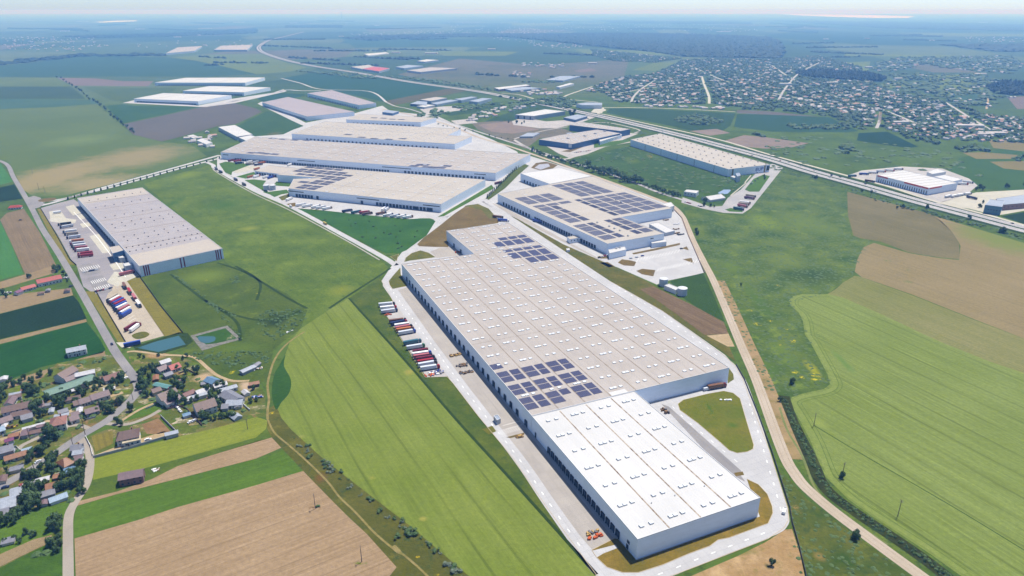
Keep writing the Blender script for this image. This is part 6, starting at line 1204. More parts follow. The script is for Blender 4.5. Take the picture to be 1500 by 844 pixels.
# construction stacks
def stack(name, label, px, py, w_, l, ang, mats, cat, group=None, n=14, hh=1.6):
    p = P(px, py); o = thing(name, label, cat, (p.x, p.y, YI), ang, group); rs = random.Random(int(px*7+py))
    for m_ in mats:
        mb = MB()
        for k in range(n): mb.box((rs.uniform(-l/2, l/2), rs.uniform(-w_/2, w_/2), 0), (rs.uniform(.8, 2.2), rs.uniform(.4, 1.4), rs.uniform(.3, hh)), rs.choice((0, .1, 1.5)))
        mb.obj('bundle', o, m_)
mo, mbw, mg = simple('orange crates', A(226, 110, 70), .7), simple('timber', A(150, 120, 96), .9), simple('grey steel scrap', A(130, 130, 140), .7)
mwh = simple('white goods', (.7, .7, .72), .6); myel = simple('yellow timber', A(216, 180, 120), .8)
stack('pallet_stack', 'row of orange-red pallets at the near corner of the dock yard', 872, 787, 2.6, 9, TH, [mo], 'pallets', n=18); stack('pallet_stack', 'yellow and grey pallets behind the orange-red ones', 868, 781.5, 1.6, 7, TH, [myel, mg], 'pallets', n=9)
stack('timber_stack', 'tan timber stack on the dirt island by the long docks', 762, 640, 2.4, 5, TH, [myel, mbw], 'timber', n=9); stack('timber_stack', 'dark timber load near the two blue vans by the long docks', 667, 521, 3, 11, TH, [mbw, myel], 'timber', n=16)
stack('scrap_pile', 'jumbled brown pallets on the dock yard, the upper pile', 677, 536, 4, 10, TH, [mbw, mg], 'pile', n=16); stack('scrap_pile', 'jumbled brown pallets on the dock yard, the lower pile', 683, 546, 4, 11, TH, [mbw, mg], 'pile', n=16)
stack('debris_pile', 'scattered white and blue rubble below the lorry row', 639, 546.5, 7, 12, TH, [mwh, mg, paint('blue')], 'rubble', n=14, hh=1); stack('debris_pile', 'orange rubble and barriers at the bottom of the lorry row', 630, 550.5, 4, 8, TH, [mo], 'rubble', n=14, hh=1)
stack('barrier_stack', 'bright orange barriers between parked lorries', 568.5, 461.5, 3, 8, TH, [mo], 'barriers', n=12)
stack('scrap_pile', 'brown machinery beside the white hall at the triangular lawn', 974, 603, 3, 7, TH+1.6, [mbw, m_dark], 'pile', n=10, hh=2.2); stack('pallet_stack', 'long white bundle on the triangular lawn', 1064, 586.5, .8, 9, 0, [mwh], 'pallets', n=12, hh=.9)
stack('pallet_stack', 'reddish pallets in the recess behind the long warehouse', 670, 370, 3, 9, TH, [mo, mbw], 'pallets', n=12)
for k, (x, y, c) in enumerate(((975, 323, mbw), (965, 320, mbw), (991, 329, mwh), (991, 336, mbw), (990, 342, mbw), (997, 344, m_dark))):
    stack('pallet_stack', '%s pallet stack in the yard east of the solar-covered warehouse' % ORD[k], x, y, 4, 10, TH, [c], 'pallets', 'pallet stacks east of the solar-covered warehouse', n=14)
stack('machinery', 'yellow digger and machines in the building plot at the left edge', 15, 627, 4, 8, .3, [paint('yellow'), mbw], 'machinery', n=9, hh=2.4); stack('rubble_pile', 'white rubble heap right of the lone barn', 228, 689, 2.4, 4.5, .2, [mwh, mbw], 'rubble', n=7, hh=.5)
stack('rubble_pile', 'white rubble by the path at the wheat corner', 425, 486, 2, 9, .9, [mwh], 'rubble', n=10, hh=.8); stack('scrap_pile', 'junk heap in the dusty yard east of the grey compound', 378, 582, 4, 8, .4, [mwh, paint('blue'), mbw], 'junk', n=12, hh=1.2)
stack('scrap_pile', 'junk beside the tumbledown shed in the meadow', 378, 541, 2, 8, .5, [mwh, mbw], 'junk', n=10, hh=.9); stack('scrap_pile', 'junk heap left of the farmhouse with the red roof', 10, 430, 4, 10, .2, [mwh, m_dark], 'junk', n=12, hh=1.5)
stack('scrap_pile', 'white junk right of the farmhouse with the red roof', 96, 408, 4, 7, .2, [mwh, mg], 'junk', n=12, hh=1.5)
def tanker():
    p = P(84, 313); o = thing('fuel_tank', 'white horizontal tank standing on a slab in the striped warehouse yard', 'tank', (p.x, p.y, YI), TH+.2); mb = MB(); mb.cyl((0, 0, 2.4), 1.6, 10, 16, axis='x'); mb.obj('tank_body', o, paint('silver'))
    for x in (-3, 3): mb = MB(); mb.box((x, 0, 0), (.6, 2.4, 1.4)); mb.obj('support', o, m_steel)
tanker()
# cars
ca = lambda x1, y1, x2, y2: vang(P(x1, y1), P(x2, y2))
CARS = [(924, 379, 'silver', .4, 'silver car on the solar-covered warehouse forecourt, left of three'), (932.5, 377.5, 'silver', .4, 'silver car on the solar-covered warehouse forecourt, middle of three'), (941, 375.5, 'blue', .4, 'blue-grey car on the solar-covered warehouse forecourt, right of three'), (998, 365, 'dark', .2, 'dark car by the brown triangle east of the solar-covered warehouse'),
 (164, 505, 'navy', ca(160, 500, 172, 520), 'dark blue car driving on the village road beside the green field'), (104, 420, 'dark', .8, 'dark car standing at the verge opposite the staff car park'), (195, 560.5, 'dark', .5, 'dark car turning in at the road bend'),
 (184, 555, 'white', 1.2, 'white van-like car parked above the road bend'), (142, 586, 'white', .35, 'white car in the row below the long mauve house, right one'), (137, 588, 'silver', .35, 'silver car in the row below the long mauve house, middle one'), (132, 590.5, 'white', .35, 'white car in the row below the long mauve house, left one'),
 (261, 599, 'white', -.7, 'white car on the villa forecourt, upper one'), (264, 603, 'white', -.7, 'white car on the villa forecourt, lower one'), (257, 596.5, 'navy', -.7, 'dark blue car on the villa forecourt by the trees'), (279, 619, 'white', 1., 'white car on the grass below the sky-blue awning, left of two'), (285, 617, 'silver', 1., 'silver car on the grass below the sky-blue awning, right of two'),
 (56, 677.5, 'silver', ca(0, 713, 60, 679), 'silver car driving on the main village road at lower left'), (217, 645, 'white', .3, 'white car in the courtyard of the walled-garden villa'), (8, 715, 'navy', .5, 'navy car on the verge of the main village road'), (30, 323, 'dark', .5, 'dark car behind the pink-red bungalow'),
 (60, 646, 'dark', .4, 'dark car by the hedge under the big tree near the lane')]
for (x, y, c, a, lab) in CARS: car(x, y, a, c, lab)
rs = random.Random(3)
def park_row(x0, y0, x1, y1, n, ang, where, group, skip=.3):
    k = 0
    for i in range(n):
        if rs.random() < skip: continue
        f = i/(n-1); c = rs.choice(('white', 'silver', 'dark', 'navy', 'red', 'silver', 'white')); car(x0+(x1-x0)*f, y0+(y1-y0)*f, ang+rs.uniform(-.05, .05), c, '%s %s car from the left %s' % (ORD[k], c, where), group); k += 1
park_row(139, 428, 162, 423, 11, 1.2, 'in the front line of the staff car park', 'cars in the staff car park'); park_row(124, 399, 147, 395, 9, 1.2, 'in the line by the striped warehouse gate', 'cars by the gate', .5)
park_row(842, 224, 865, 221, 9, 1.0, 'in the car park of the navy factory', 'cars in the navy factory car park', .1); park_row(1100, 270, 1112, 261, 7, 1.6, 'in the bays of the golden-striped warehouse', 'cars by the golden-striped warehouse', .2)
park_row(1004, 296.5, 1030, 304, 9, -.35, 'along the lane by the small white workshop', 'cars along the workshop lane', .15); park_row(878, 378, 890, 374.5, 4, .5, 'at the near plant building', 'cars at the plant building', 0)
MP = crom([P(*p) for p in MOT], 6)
def mpos(t, off):
    n = len(MP)-1; i = min(n-1, int(t*n)); f = t*n-i; a, b = MP[i], MP[i+1]; p = a.lerp(b, f); d = (b-a).normalized(); return p+Vector((-d.y, d.x, 0))*off, math.atan2(d.y, d.x)
ts = sorted(rs.uniform(.52, .97) for _ in range(22))
for k, t in enumerate(ts):
    off = rs.choice((6.5, 12.5, -6.5, -12.5)); p, a = mpos(t, off); c = rs.choice(('dark', 'white', 'silver', 'navy', 'red'))
    o = thing('car', '%s car travelling on the long stretch of motorway' % c, 'car', (p.x, p.y, zs(p, Y3*1.2)+.02), a+(math.pi if off > 0 else 0), 'cars on the motorway')
    inst('body', VM.get('body|car'+c) or vmesh('body|car'+c, lambda mb: (mb.box((0, 0, .3), (4.4, 1.8, .6), top=(.96, .92)), mb.box((-.2, 0, 1.35), (1.9, 1.35, .08))), paint(c)), o); inst('glasshouse', VM['glasshouse'], o)
# ------------------------------------------------------------------ utility poles
def pole(px, py, h, label, arm=1.6, z=0.):
    p = P(px, py); o = thing('utility_pole', label, 'pole', (p.x, p.y, 0), random.uniform(0, 3)); mb = MB(); mb.cyl((0, 0, 0), .24, h, 8, r2=.14); mb.obj('post', o, M_POLE)
    mb = MB(); mb.box((0, 0, h-.7), (arm*1.6, .18, .18)); mb.box((0, 0, h-1.7), (arm, .18, .18)); mb.obj('crossarm', o, M_POLE)
M_POLE = simple('pole wood', (.13, .11, .10), .9)
for (x, y, h, l) in ((1192, 624, 11, 'pole at the near left corner of the big green crop'), (1315, 756, 12, 'lone pole in the middle of the big green crop'), (1233, 700, 12, 'pole rising out of the dark bush in the green crop'), (462, 745, 11, 'pole on the dark patch in the tilled field'), (530, 823, 11, 'pole on the grassy patch at the bottom of the tilled field'), (363, 629, 9, 'pole in the yellowing crop by the village'),
                     (195, 586, 9, 'pole inside the road bend'), (125, 637, 9, 'pole at the road junction'), (122, 624, 9, 'pole in front of the fence near the pink-roofed house'), (50, 687, 9, 'pole beside the main road at lower left'), (108, 656, 8, 'pole behind the slate-roofed house'), (44, 643, 9, 'pole by the big tree near the lane'), (173, 597, 8, 'pole beside the shrubs inside the bend'), (57, 278, 11, 'pole at the tan edge of the big field, nearest the junction'), (48, 255, 11, 'pole in the big field above the junction'), (66, 282, 11, 'pole at the bottom of the big field')):
    pole(x, y, h, 'thin '+l)
# ------------------------------------------------------------------ trees
L1 = mat_leaf('foliage', (.028, .06, .02), (.075, .125, .04)); L2 = mat_leaf('light foliage', (.04, .075, .025), (.075, .12, .04)); L3 = mat_leaf('grey foliage', (.09, .12, .08), (.16, .19, .13)); M_TR = simple('bark', (.1, .075, .05), .9)
def crown(seed, n=380, shape='round', lobes=7):
    r_ = random.Random(seed); mb = MB(); Ls = []
    for k in range(lobes):
        a = r_.uniform(0, 6.28); rr = r_.uniform(.1, .55) if shape != 'tall' else r_.uniform(0, .18); Ls.append((rr*math.cos(a), rr*math.sin(a), r_.uniform(.35, .8) if shape != 'tall' else .2+.7*k/lobes, r_.uniform(.25, .42) if shape != 'tall' else .28*(1.1-k/lobes)))
    for k in range(n):
        c = r_.choice(Ls); u = r_.uniform(-1, 1); a = r_.uniform(0, 6.28); s = math.sqrt(1-u*u); q = c[3]*r_.uniform(.72, 1.08)
        p = Vector((c[0]+q*s*math.cos(a), c[1]+q*s*math.sin(a), c[2]+q*u*.85))
        nrm = Vector((s*math.cos(a), s*math.sin(a), u))+Vector((r_.uniform(-.6, .6), r_.uniform(-.6, .6), r_.uniform(-.4, .8))); nrm.normalize()
        t1 = nrm.orthogonal().normalized(); t2 = nrm.cross(t1); sz = r_.uniform(.05, .105); m = []
        for j in range(5):
            b = j*1.2566+r_.uniform(-.3, .3); m.append(tuple(p+t1*math.cos(b)*sz+t2*math.sin(b)*sz*r_.uniform(.6, 1)+nrm*r_.uniform(-.02, .02)))
        mb.add(m, [(0, 1, 2, 3, 4)])
    for c in Ls:     # inner leaf mass
        vs = []; 
        for i in range(5):
            for j in range(7):
                th_ = math.pi*(i+.5)/5; ph = 6.283*j/7; q = c[3]*.74*r_.uniform(.85, 1.1); vs.append((c[0]+q*math.sin(th_)*math.cos(ph), c[1]+q*math.sin(th_)*math.sin(ph), c[2]+q*math.cos(th_)*.85))
        mb.add(vs, [(i*7+j, (i+1)*7+j, (i+1)*7+(j+1) % 7, i*7+(j+1) % 7) for i in range(4) for j in range(7)]+[tuple(range(7)), tuple(range(34, 27, -1))])
    return mb
def trunkmesh(seed):
    r_ = random.Random(seed); mb = MB(); mb.cyl((0, 0, 0), .045, .5, 7, r2=.028)
    for k in range(4):
        a = r_.uniform(0, 6.28); d = Vector((math.cos(a)*.28, math.sin(a)*.28, .3)); b = Vector((0, 0, .3+.05*k)); e = b+d; n = d.orthogonal().normalized(); n2 = d.cross(n).normalized(); vs = []
        for c, rr in ((b, .02), (e, .008)):
            for j in range(5): vs.append(tuple(c+(n*math.cos(j*1.2566)+n2*math.sin(j*1.2566))*rr))
        mb.add(vs, [(j, (j+1) % 5, 5+(j+1) % 5, 5+j) for j in range(5)])
    return mb.mesh('trunk', M_TR)
CR = {}
for k in range(5): CR['d%d' % k] = crown(20+k).mesh('crown', L1)
for k in range(3): CR['l%d' % k] = crown(40+k).mesh('crown', L2)
for k in range(2): CR['t%d' % k] = crown(60+k, 260, 'tall').mesh('crown', L1)
for k in range(3): CR['s%d' % k] = crown(70+k, 150, lobes=4).mesh('shrub', (L1, L3, L2)[k])
for k in range(2): CR['f%d' % k] = crown(80+k, 110, lobes=5).mesh('crown', L1)
TRK = [trunkmesh(k) for k in range(3)]
NT = [0]
def tree(px, py, h, label, group=None, kind=None, wide=1., cat='tree', pos=None):
    p = pos or P(px, py); NT[0] += 1; kind = kind or random.choice('dddll'); n = {'d': 5, 'l': 3, 't': 2, 'f': 2}[kind]
    o = thing('tree', label, cat, (p.x, p.y, 0), random.uniform(0, 6.28), group); w_ = h*random.uniform(.5, .68)*wide*(1 if kind != 't' else 1.3)
    inst('trunk', TRK[NT[0] % 3], o, sc=(h, h, h)); inst('crown', CR[kind+str(random.randrange(n))], o, (0, 0, -h*.02), sc=(w_, w_, h)); return o
def shrub(px, py, h, label, group, v=None):
    p = P(px, py); o = inst('shrub', CR['s%d' % (random.randrange(3) if v is None else v)], None, (p.x, p.y, -h*.15), random.uniform(0, 6.28), (h*1.5, h*1.5, h)); tag(o, label, 'shrub', group)
TR = [ # clusters: label, group, list of (x,y,h)
 ('leafy tree in the gardens at the left edge above the terrace', [(3, 575, 9), (8, 583, 8), (0, 590, 8), (20, 566, 7), (30, 562, 6), (48, 560, 7), (58, 552, 7), (40, 572, 8), (49, 578, 11), (43, 580, 9), (56, 576, 7), (60, 566, 6), (8, 568, 7), (16, 558, 5), (36, 556, 6), (75, 549, 7)]),
 ('tree standing between the long green shed and the terrace', [(52, 606, 12), (58, 600, 10), (63, 609, 9), (70, 587, 7), (83, 590, 8), (87, 594, 12), (92, 597, 10), (95, 590, 8), (80, 582, 5), (102, 580, 6), (90, 577, 7), (99, 572, 5)]),
 ('tree in the gardens around the long mauve house', [(118, 577, 8), (123, 580, 7), (130, 569, 7), (142, 561, 6), (148, 566, 8), (156, 555, 7), (165, 562, 8), (161, 574, 8), (163, 577, 7), (173, 565, 8), (177, 559, 9), (180, 551, 7), (140, 572, 6), (112, 592, 6)]),
 ('tree or shrub inside the road bend', [(148, 597, 7), (143, 605, 6), (156, 601, 6), (163, 604, 8), (164, 598, 7), (176, 593, 8), (178, 589, 7), (171, 592, 5), (125, 616, 4), (122, 607, 4), (150, 603, 5)]),
 ('dark tree right of the road bend beside the lane', [(193, 602, 9), (207, 556, 9), (208, 565, 9), (211, 574, 8), (213, 547, 9), (205, 549, 7), (216, 581, 6), (219, 562, 6), (222, 540, 8), (226, 545, 7), (229, 541, 7), (173, 621, 7), (178, 624, 6), (203, 571, 7), (214, 568, 9), (219, 555, 7)]),
 ('largest dark green tree by the fenced lane at lower left', [(77, 645, 12), (70, 640, 10), (83, 642, 11)]),
 ('tree along the main road at lower left', [(63, 665, 8), (47, 672, 9), (42, 677, 7), (54, 665, 7), (72, 654, 6), (60, 688, 7), (70, 676, 8), (75, 687, 9), (77, 678, 7), (82, 670, 6), (36, 700, 8), (45, 702, 8), (52, 700, 9), (58, 702, 7), (13, 697, 4), (10, 690, 4)]),
 ('big dark tree between the sheds at lower left', [(40, 722, 13), (38, 735, 12), (48, 738, 13), (52, 727, 11), (33, 741, 9), (60, 717, 8), (66, 714, 7), (57, 744, 8), (45, 747, 9)]),
 ('tree beside the curving lane', [(118, 703, 10), (112, 711, 11), (119, 715, 10), (109, 697, 8), (124, 684, 7), (114, 686, 6), (105, 701, 7), (92, 706, 8), (97, 714, 7), (88, 718, 7), (121, 722, 7), (100, 694, 5), (106, 680, 5), (117, 680, 6), (78, 697, 5)]),
 ('tree in the rough plots at the bottom left', [(82, 769, 10), (79, 775, 9), (86, 777, 8), (86, 793, 8), (78, 800, 8), (88, 800, 7), (84, 808, 6), (3, 762, 9), (0, 770, 8), (10, 768, 9), (18, 760, 8), (28, 757, 9), (33, 753, 8), (22, 766, 7), (38, 783, 5), (22, 790, 5), (8, 796, 5), (50, 786, 4), (30, 795, 4)]),
 ('tree in the orchard yard near the pond', [(205, 524, 5), (211, 525, 4), (273, 548, 7), (289, 547, 9), (283, 540, 4), (274, 523, 5), (268, 527, 5), (275, 537, 5), (232, 522, 4), (259, 543, 6)]),
 ('tree between the big brown-roofed house and the villa', [(252, 588, 10), (258, 592, 11), (263, 585, 8), (255, 565, 8), (263, 567, 10), (268, 573, 9), (260, 560, 7), (270, 560, 7), (272, 592, 7), (280, 590, 6), (290, 586, 5)]),
 ('tree in the hedge between the villa and the grey compound', [(305, 575, 9), (309, 580, 8), (312, 585, 8), (316, 589, 7), (320, 594, 7), (318, 570, 7), (326, 568, 7), (322, 577, 6), (303, 572, 6), (323, 600, 6)]),
 ('tree along the bottom hedge of the villa plot', [(297, 616, 8), (303, 613, 7), (309, 616, 5), (316, 615, 5), (322, 613, 5), (328, 612, 6), (336, 610, 6), (343, 612, 5), (371, 571, 6), (368, 590, 5), (376, 588, 5)]),
 ('tree beside the red-roofed farmhouse', [(84, 398, 9), (88, 395, 8), (80, 396, 7), (43, 407, 6), (93, 402, 7), (97, 406, 6), (5, 431, 7), (10, 436, 6), (99, 413, 5)]),
 ('tree standing on the long driveway strip by the motorway, dark and round', [(1323, 305, 7), (1314, 306, 6), (1358, 306, 8), (1420, 322, 10), (1468, 341, 12), (1471, 342, 10), (1465, 341, 9), (1262, 282, 7), (1276, 283, 6), (1195, 262, 7), (1190, 260, 5)]),
 ('tree at the edge of the yard of the red-trimmed hall', [(1435, 276, 11), (1439, 279, 10), (1475, 275, 9), (1500, 272, 8), (1430, 279, 7), (1440, 298, 8), (1435, 304, 7), (1448, 306, 7)]),
 ('lone tree in the wild meadow beside the sandy road', [(1019, 340, 7), (1021, 344, 7), (1160, 563, 6), (1161, 561, 5), (1232, 700, 6), (1234, 701, 5), (1142, 588, 4), (1130, 829, 6), (1255, 788, 7), (1250, 790, 6), (1085, 419, 4)]),
 ('tree by the navy factory car park', [(781, 222, 11), (787, 224, 11), (790, 226, 9), (835, 167, 13), (838, 170, 13), (841, 166, 12), (745, 180, 9), (757, 181, 9), (764, 182, 8), (768, 180, 8)]),
 ('tree near the marquee-shaped hall', [(1031, 302, 10), (1032, 298, 9), (1041, 303, 6), (1046, 304, 6), (1120, 263, 7), (1119, 259, 7), (1108, 254, 6), (1112, 253, 6), (1104, 254, 5)]),
]
for lab, L in TR:
    for (x, y, h) in L: tree(x, y, h*random.uniform(.72, 1.02), lab, lab.replace('tree', 'trees', 1))
# avenue trees
for k in range(24):
    f = k/23; p = P(100+222*f, 292.5-60*f); tree(0, 0, 6, 'small dark street tree in the even line along the double road', 'trees along the double road', 't', pos=p)
for k in range(20):
    f = k/19; p = P(714+50*f, 290-50*f*(1-.02)); tree(0, 0, 8, 'slim conifer in the close row between two warehouses', 'conifers in the close row', 't', wide=.6, pos=p)
for k in range(26):
    f = k/25; x = 85+110*f; y = 114+82*f**1.15; tree(x+random.uniform(-2, 2), y+random.uniform(-.8, .8), random.uniform(8, 13), 'tree in the hedgerow slanting between the big field and the pasture', 'trees in the slanting hedgerow', 'f')
HR = P(185, 190); 
for (a, b, n, lab, hh) in (((792, 226), (1000, 290), 64, 'bushy tree in the belt beside the sandy road', 10), ((640, 183), (760, 208), 14, 'tree in the strip beside the straight white road', 6)):
    for k in range(n):
        f = (k+random.uniform(-.3, .3))/n; x = a[0]+(b[0]-a[0])*f; y = a[1]+(b[1]-a[1])*f+random.uniform(-2, 3.5)*(1 if hh == 10 else .4)
        tree(x, y, random.uniform(.6, 1.3)*hh*(1.25 if 860 < x < 940 else .7), lab, lab.replace('tree', 'trees', 1), 'f', 1.35)
# shrubs
rs = random.Random(11)
for k in range(46):     # strip by the wheat
    f = rs.random(); x = 428+250*f; y = 640+205*f+rs.uniform(-9, 6)
    shrub(x, y, rs.uniform(.9, 2.2), 'grey-green bush on the scrub strip beside the wheat', 'bushes on the scrub strip')
for (x, y, h) in ((455, 669, 2.2), (452, 671, 2), (485, 685, 2.2), (484, 692, 2.4), (489, 690, 2), (513, 714, 2.2), (557, 750, 2), (600, 782, 3), (603, 780, 3.5), (607, 783, 3), (581, 788, 2.6), (657, 829, 3), (663, 832, 3.2), (668, 838, 3), (640, 808, 2.2), (466, 743, 1.8)):
    shrub(x, y, h, 'larger grey bush on the scrub strip or pole patch beside the tilled field', 'larger bushes on the scrub strip')
for k in range(40):
    x = rs.uniform(470, 630); y = rs.uniform(322, 366)
    if inpoly(x, y, [(440, 308), (525, 316), (600, 323), (632, 322), (622, 345), (590, 368), (565, 369), (500, 336)]): shrub(x, y, rs.uniform(1.6, 2.6), 'dark young sapling dotted over the planted lawn', 'saplings on the planted lawn', 0)
for k in range(80):
    f = rs.random(); x = 1260+300*f; y = 287+77*f+rs.uniform(-2, 2); shrub(x, y, rs.uniform(1.5, 3), 'low bush on the motorway bank beside the fallow fields', 'bushes on the motorway bank', rs.choice((0, 2)))
# stuff: dense scrub, hedges, woods, distant village trees
def ico(mb, c, r, h, rr):
    vs = [(c[0], c[1], c[2]+h*rr.uniform(.9, 1.15))]
    for z, k in ((.62, .75), (.15, 1.)):
        for j in range(5): a = j*1.2566+(.6 if k == 1 else 0)+rr.uniform(-.2, .2); q = r*k*rr.uniform(.8, 1.2); vs.append((c[0]+q*math.cos(a), c[1]+q*math.sin(a), c[2]+h*z*rr.uniform(.85, 1.15)))
    mb.add(vs, [(0, 1+j, 1+(j+1) % 5) for j in range(5)]+[(1+j, 6+j, 6+(j+1) % 5, 1+(j+1) % 5) for j in range(5)])
LV = mat_leaf('village woodland', (.018, .042, .014), (.045, .085, .03))
LW = mat_leaf('meadow weeds', (.035, .065, .02), (.07, .11, .035))
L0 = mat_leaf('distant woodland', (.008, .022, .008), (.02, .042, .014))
STREETS = [[(1028, 112), (1032, 125), (1038, 140), (1039, 152)], [(1130, 96), (1165, 118), (1225, 142), (1290, 160), (1340, 180)], [(1010, 96), (1060, 118), (1120, 134), (1190, 148)], [(925, 150), (928, 142), (940, 130), (960, 118)], [(1385, 150), (1420, 172), (1450, 190)], [(1200, 92), (1170, 108), (1150, 130), (1140, 148)], [(1290, 164), (1288, 178), (1284, 188)], [(890, 140), (960, 128), (1040, 122), (1140, 118)]]
STW = [[P(*p) for p in st] for st in STREETS]
def onstreet(x, y, d=11):
    for st in STW:
        for a, b in zip(st, st[1:]):
            ex, ey = b.x-a.x, b.y-a.y; t_ = max(0, min(1, ((x-a.x)*ex+(y-a.y)*ey)/(ex*ex+ey*ey)))
            if (x-a.x-t_*ex)**2+(y-a.y-t_*ey)**2 < d*d: return True
    return False
for st in STREETS: ribbon('road', st, 8, Y3*1.3, m_conc)
def wood(name, label, cat, polys, sp, h, mat=None, seed=5, dens=1., lum=None):
    rr = random.Random(seed); mb = MB()
    for pg in polys:
        pts = [P(*p) for p in pg]; xs = [p.x for p in pts]; ys = [p.y for p in pts]; pl = [(p.x, p.y) for p in pts]
        y = min(ys)
        while y < max(ys):
            x = min(xs)
            while x < max(xs):
                xx, yy = x+rr.uniform(-.5, .5)*sp, y+rr.uniform(-.5, .5)*sp
                if rr.random() < dens and inpoly(xx, yy, pl) and not (name == 'village_trees' and onstreet(xx, yy)): hh = h*rr.uniform(.6, 1.25); ico(mb, (xx, yy, -.3), sp*rr.uniform(.45, .75), hh, rr)
                x += sp
            y += sp
    return tag(mb.obj(name, None, mat or L1), label, cat, kind='stuff')
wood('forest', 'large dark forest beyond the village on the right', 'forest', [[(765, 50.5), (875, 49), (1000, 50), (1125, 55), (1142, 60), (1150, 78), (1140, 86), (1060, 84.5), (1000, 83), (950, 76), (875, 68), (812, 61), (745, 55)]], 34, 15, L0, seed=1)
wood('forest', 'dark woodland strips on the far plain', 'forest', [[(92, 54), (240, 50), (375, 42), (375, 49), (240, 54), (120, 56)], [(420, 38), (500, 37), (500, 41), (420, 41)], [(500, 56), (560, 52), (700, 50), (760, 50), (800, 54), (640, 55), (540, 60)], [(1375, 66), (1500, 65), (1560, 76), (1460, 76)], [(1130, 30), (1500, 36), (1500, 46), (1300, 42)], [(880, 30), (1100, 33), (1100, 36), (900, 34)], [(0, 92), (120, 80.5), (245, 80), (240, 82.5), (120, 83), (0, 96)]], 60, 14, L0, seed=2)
wood('wood', 'dark wood inside the village on the right', 'wood', [[(1165, 107), (1200, 104), (1270, 108), (1298, 115), (1290, 120), (1230, 118), (1175, 113)], [(1445, 127), (1470, 121), (1560, 122), (1560, 140), (1480, 140), (1450, 135)]], 15, 15, L0, seed=3)
rq = random.Random(99); hp = []
for k in range(46):
    x, y = rq.uniform(0, 1500), 30+90*rq.random()**1.3; l = rq.uniform(25, 110); dy = rq.uniform(-3, 5)
    if 180 < x < 480 and y > 100 or x > 840 and y > 84: continue
    hp.append([(x, y), (x+l, y+dy), (x+l, y+dy+.9), (x, y+.9)])
wood('hedgerows', 'thin dark tree lines dividing the fields of the far plain', 'trees', hp, 22, 11, L0, seed=17, dens=.7)
VIL = [(862, 134), (880, 122), (915, 112), (960, 108), (1000, 88), (1060, 86), (1130, 87), (1200, 82), (1260, 98), (1270, 118), (1300, 132), (1340, 142), (1400, 153), (1440, 168), (1520, 175), (1560, 200), (1560, 212), (1450, 208), (1380, 205), (1300, 192), (1268, 184), (1262, 172), (1210, 165), (1130, 152), (1080, 158), (1040, 153), (960, 153), (905, 150), (890, 140)]
VIL2 = [(1285, 92), (1320, 84), (1480, 82), (1500, 95), (1480, 108), (1420, 104), (1350, 96), (1300, 108), (1280, 104)]
VIL3 = [(865, 72), (920, 78), (1000, 86), (960, 92), (900, 90), (870, 82)]
wood('village_trees', 'trees filling the gaps between houses of the village across the motorway', 'trees', [VIL, VIL3, [(1215, 165), (1262, 172), (1270, 190), (1240, 192), (1225, 178)], [(1078, 150), (1130, 152), (1215, 166), (1262, 173), (1258, 183), (1215, 171), (1125, 162), (1080, 160)]], 14, 8, LV, seed=4, dens=.46)
wood('village_trees', 'sparser trees around the farther hamlet at the upper right', 'trees', [VIL2, [(1290, 108), (1440, 110), (1500, 130), (1440, 160), (1380, 150), (1300, 130)]], 24, 9, seed=5, dens=.35)
wood('roadside_trees', 'trees and bushes crowding the motorway near the bridges', 'trees', [[(720, 141), (740, 143), (830, 160), (835, 157), (790, 146), (820, 142), (845, 150), (835, 158), (800, 150)], [(985, 174), (1020, 168), (1060, 178), (1040, 184), (1000, 182)], [(1155, 184), (1220, 184), (1240, 190), (1160, 189)], [(1105, 196), (1125, 200), (1110, 204)], [(1320, 196), (1375, 208), (1370, 213), (1330, 205)], [(1475, 228), (1560, 230), (1560, 240), (1490, 236)], [(1230, 217), (1250, 217), (1250, 229), (1232, 227)], [(1400, 217), (1440, 214), (1445, 222), (1405, 224)]], 13, 8, seed=6, dens=.75)
wood('roadside_trees', 'loose hedges and bushes between the far fields', 'trees', [[(415, 103), (520, 108), (560, 116), (520, 115), (450, 106)], [(540, 110), (640, 118), (700, 127), (740, 134), (700, 131), (600, 117)], [(640, 150), (670, 156), (760, 150), (790, 145), (760, 155), (680, 163)], [(690, 168), (735, 158), (780, 148), (790, 150), (700, 172)], [(600, 172), (640, 160), (660, 166), (640, 176)], [(760, 121), (800, 117), (840, 118), (800, 122)]], 16, 7, seed=7, dens=.5)
wood('scrub', 'scattered scrub on the pasture right of the motorway', 'scrub', [[(1130, 196), (1250, 205), (1400, 222), (1440, 262), (1400, 262), (1300, 240), (1180, 245), (1110, 222)]], 12, 3, L2, seed=8, dens=.13)
wood('scrub', 'scattered scrub on the meadow by the golden-striped warehouse', 'scrub', [[(838, 235), (922, 214), (1060, 258), (1090, 258), (1060, 298), (1000, 288), (925, 262)]], 7, 2.2, L2, seed=9, dens=.12)
wood('bushes', 'tall weeds and reeds in the ditch beside the big green crop', 'reeds', [[(1146, 585), (1156, 610), (1166, 635), (1184, 672), (1198, 705), (1219, 731), (1260, 760), (1300, 785), (1345, 816), (1385, 850), (1400, 850), (1352, 812), (1302, 778), (1262, 752), (1226, 727), (1206, 702), (1192, 668), (1173, 630), (1160, 606), (1150, 582)]], 1.9, 1.7, L2, seed=10, dens=.8)
wood('bushes', 'weeds and low bushes on the rough corner below the sandy road', 'weeds', [[(1142, 692), (1180, 730), (1217, 758), (1270, 797), (1350, 856), (1200, 880), (1175, 860), (1160, 790)]], 2.4, .9, LW, seed=11, dens=.3)
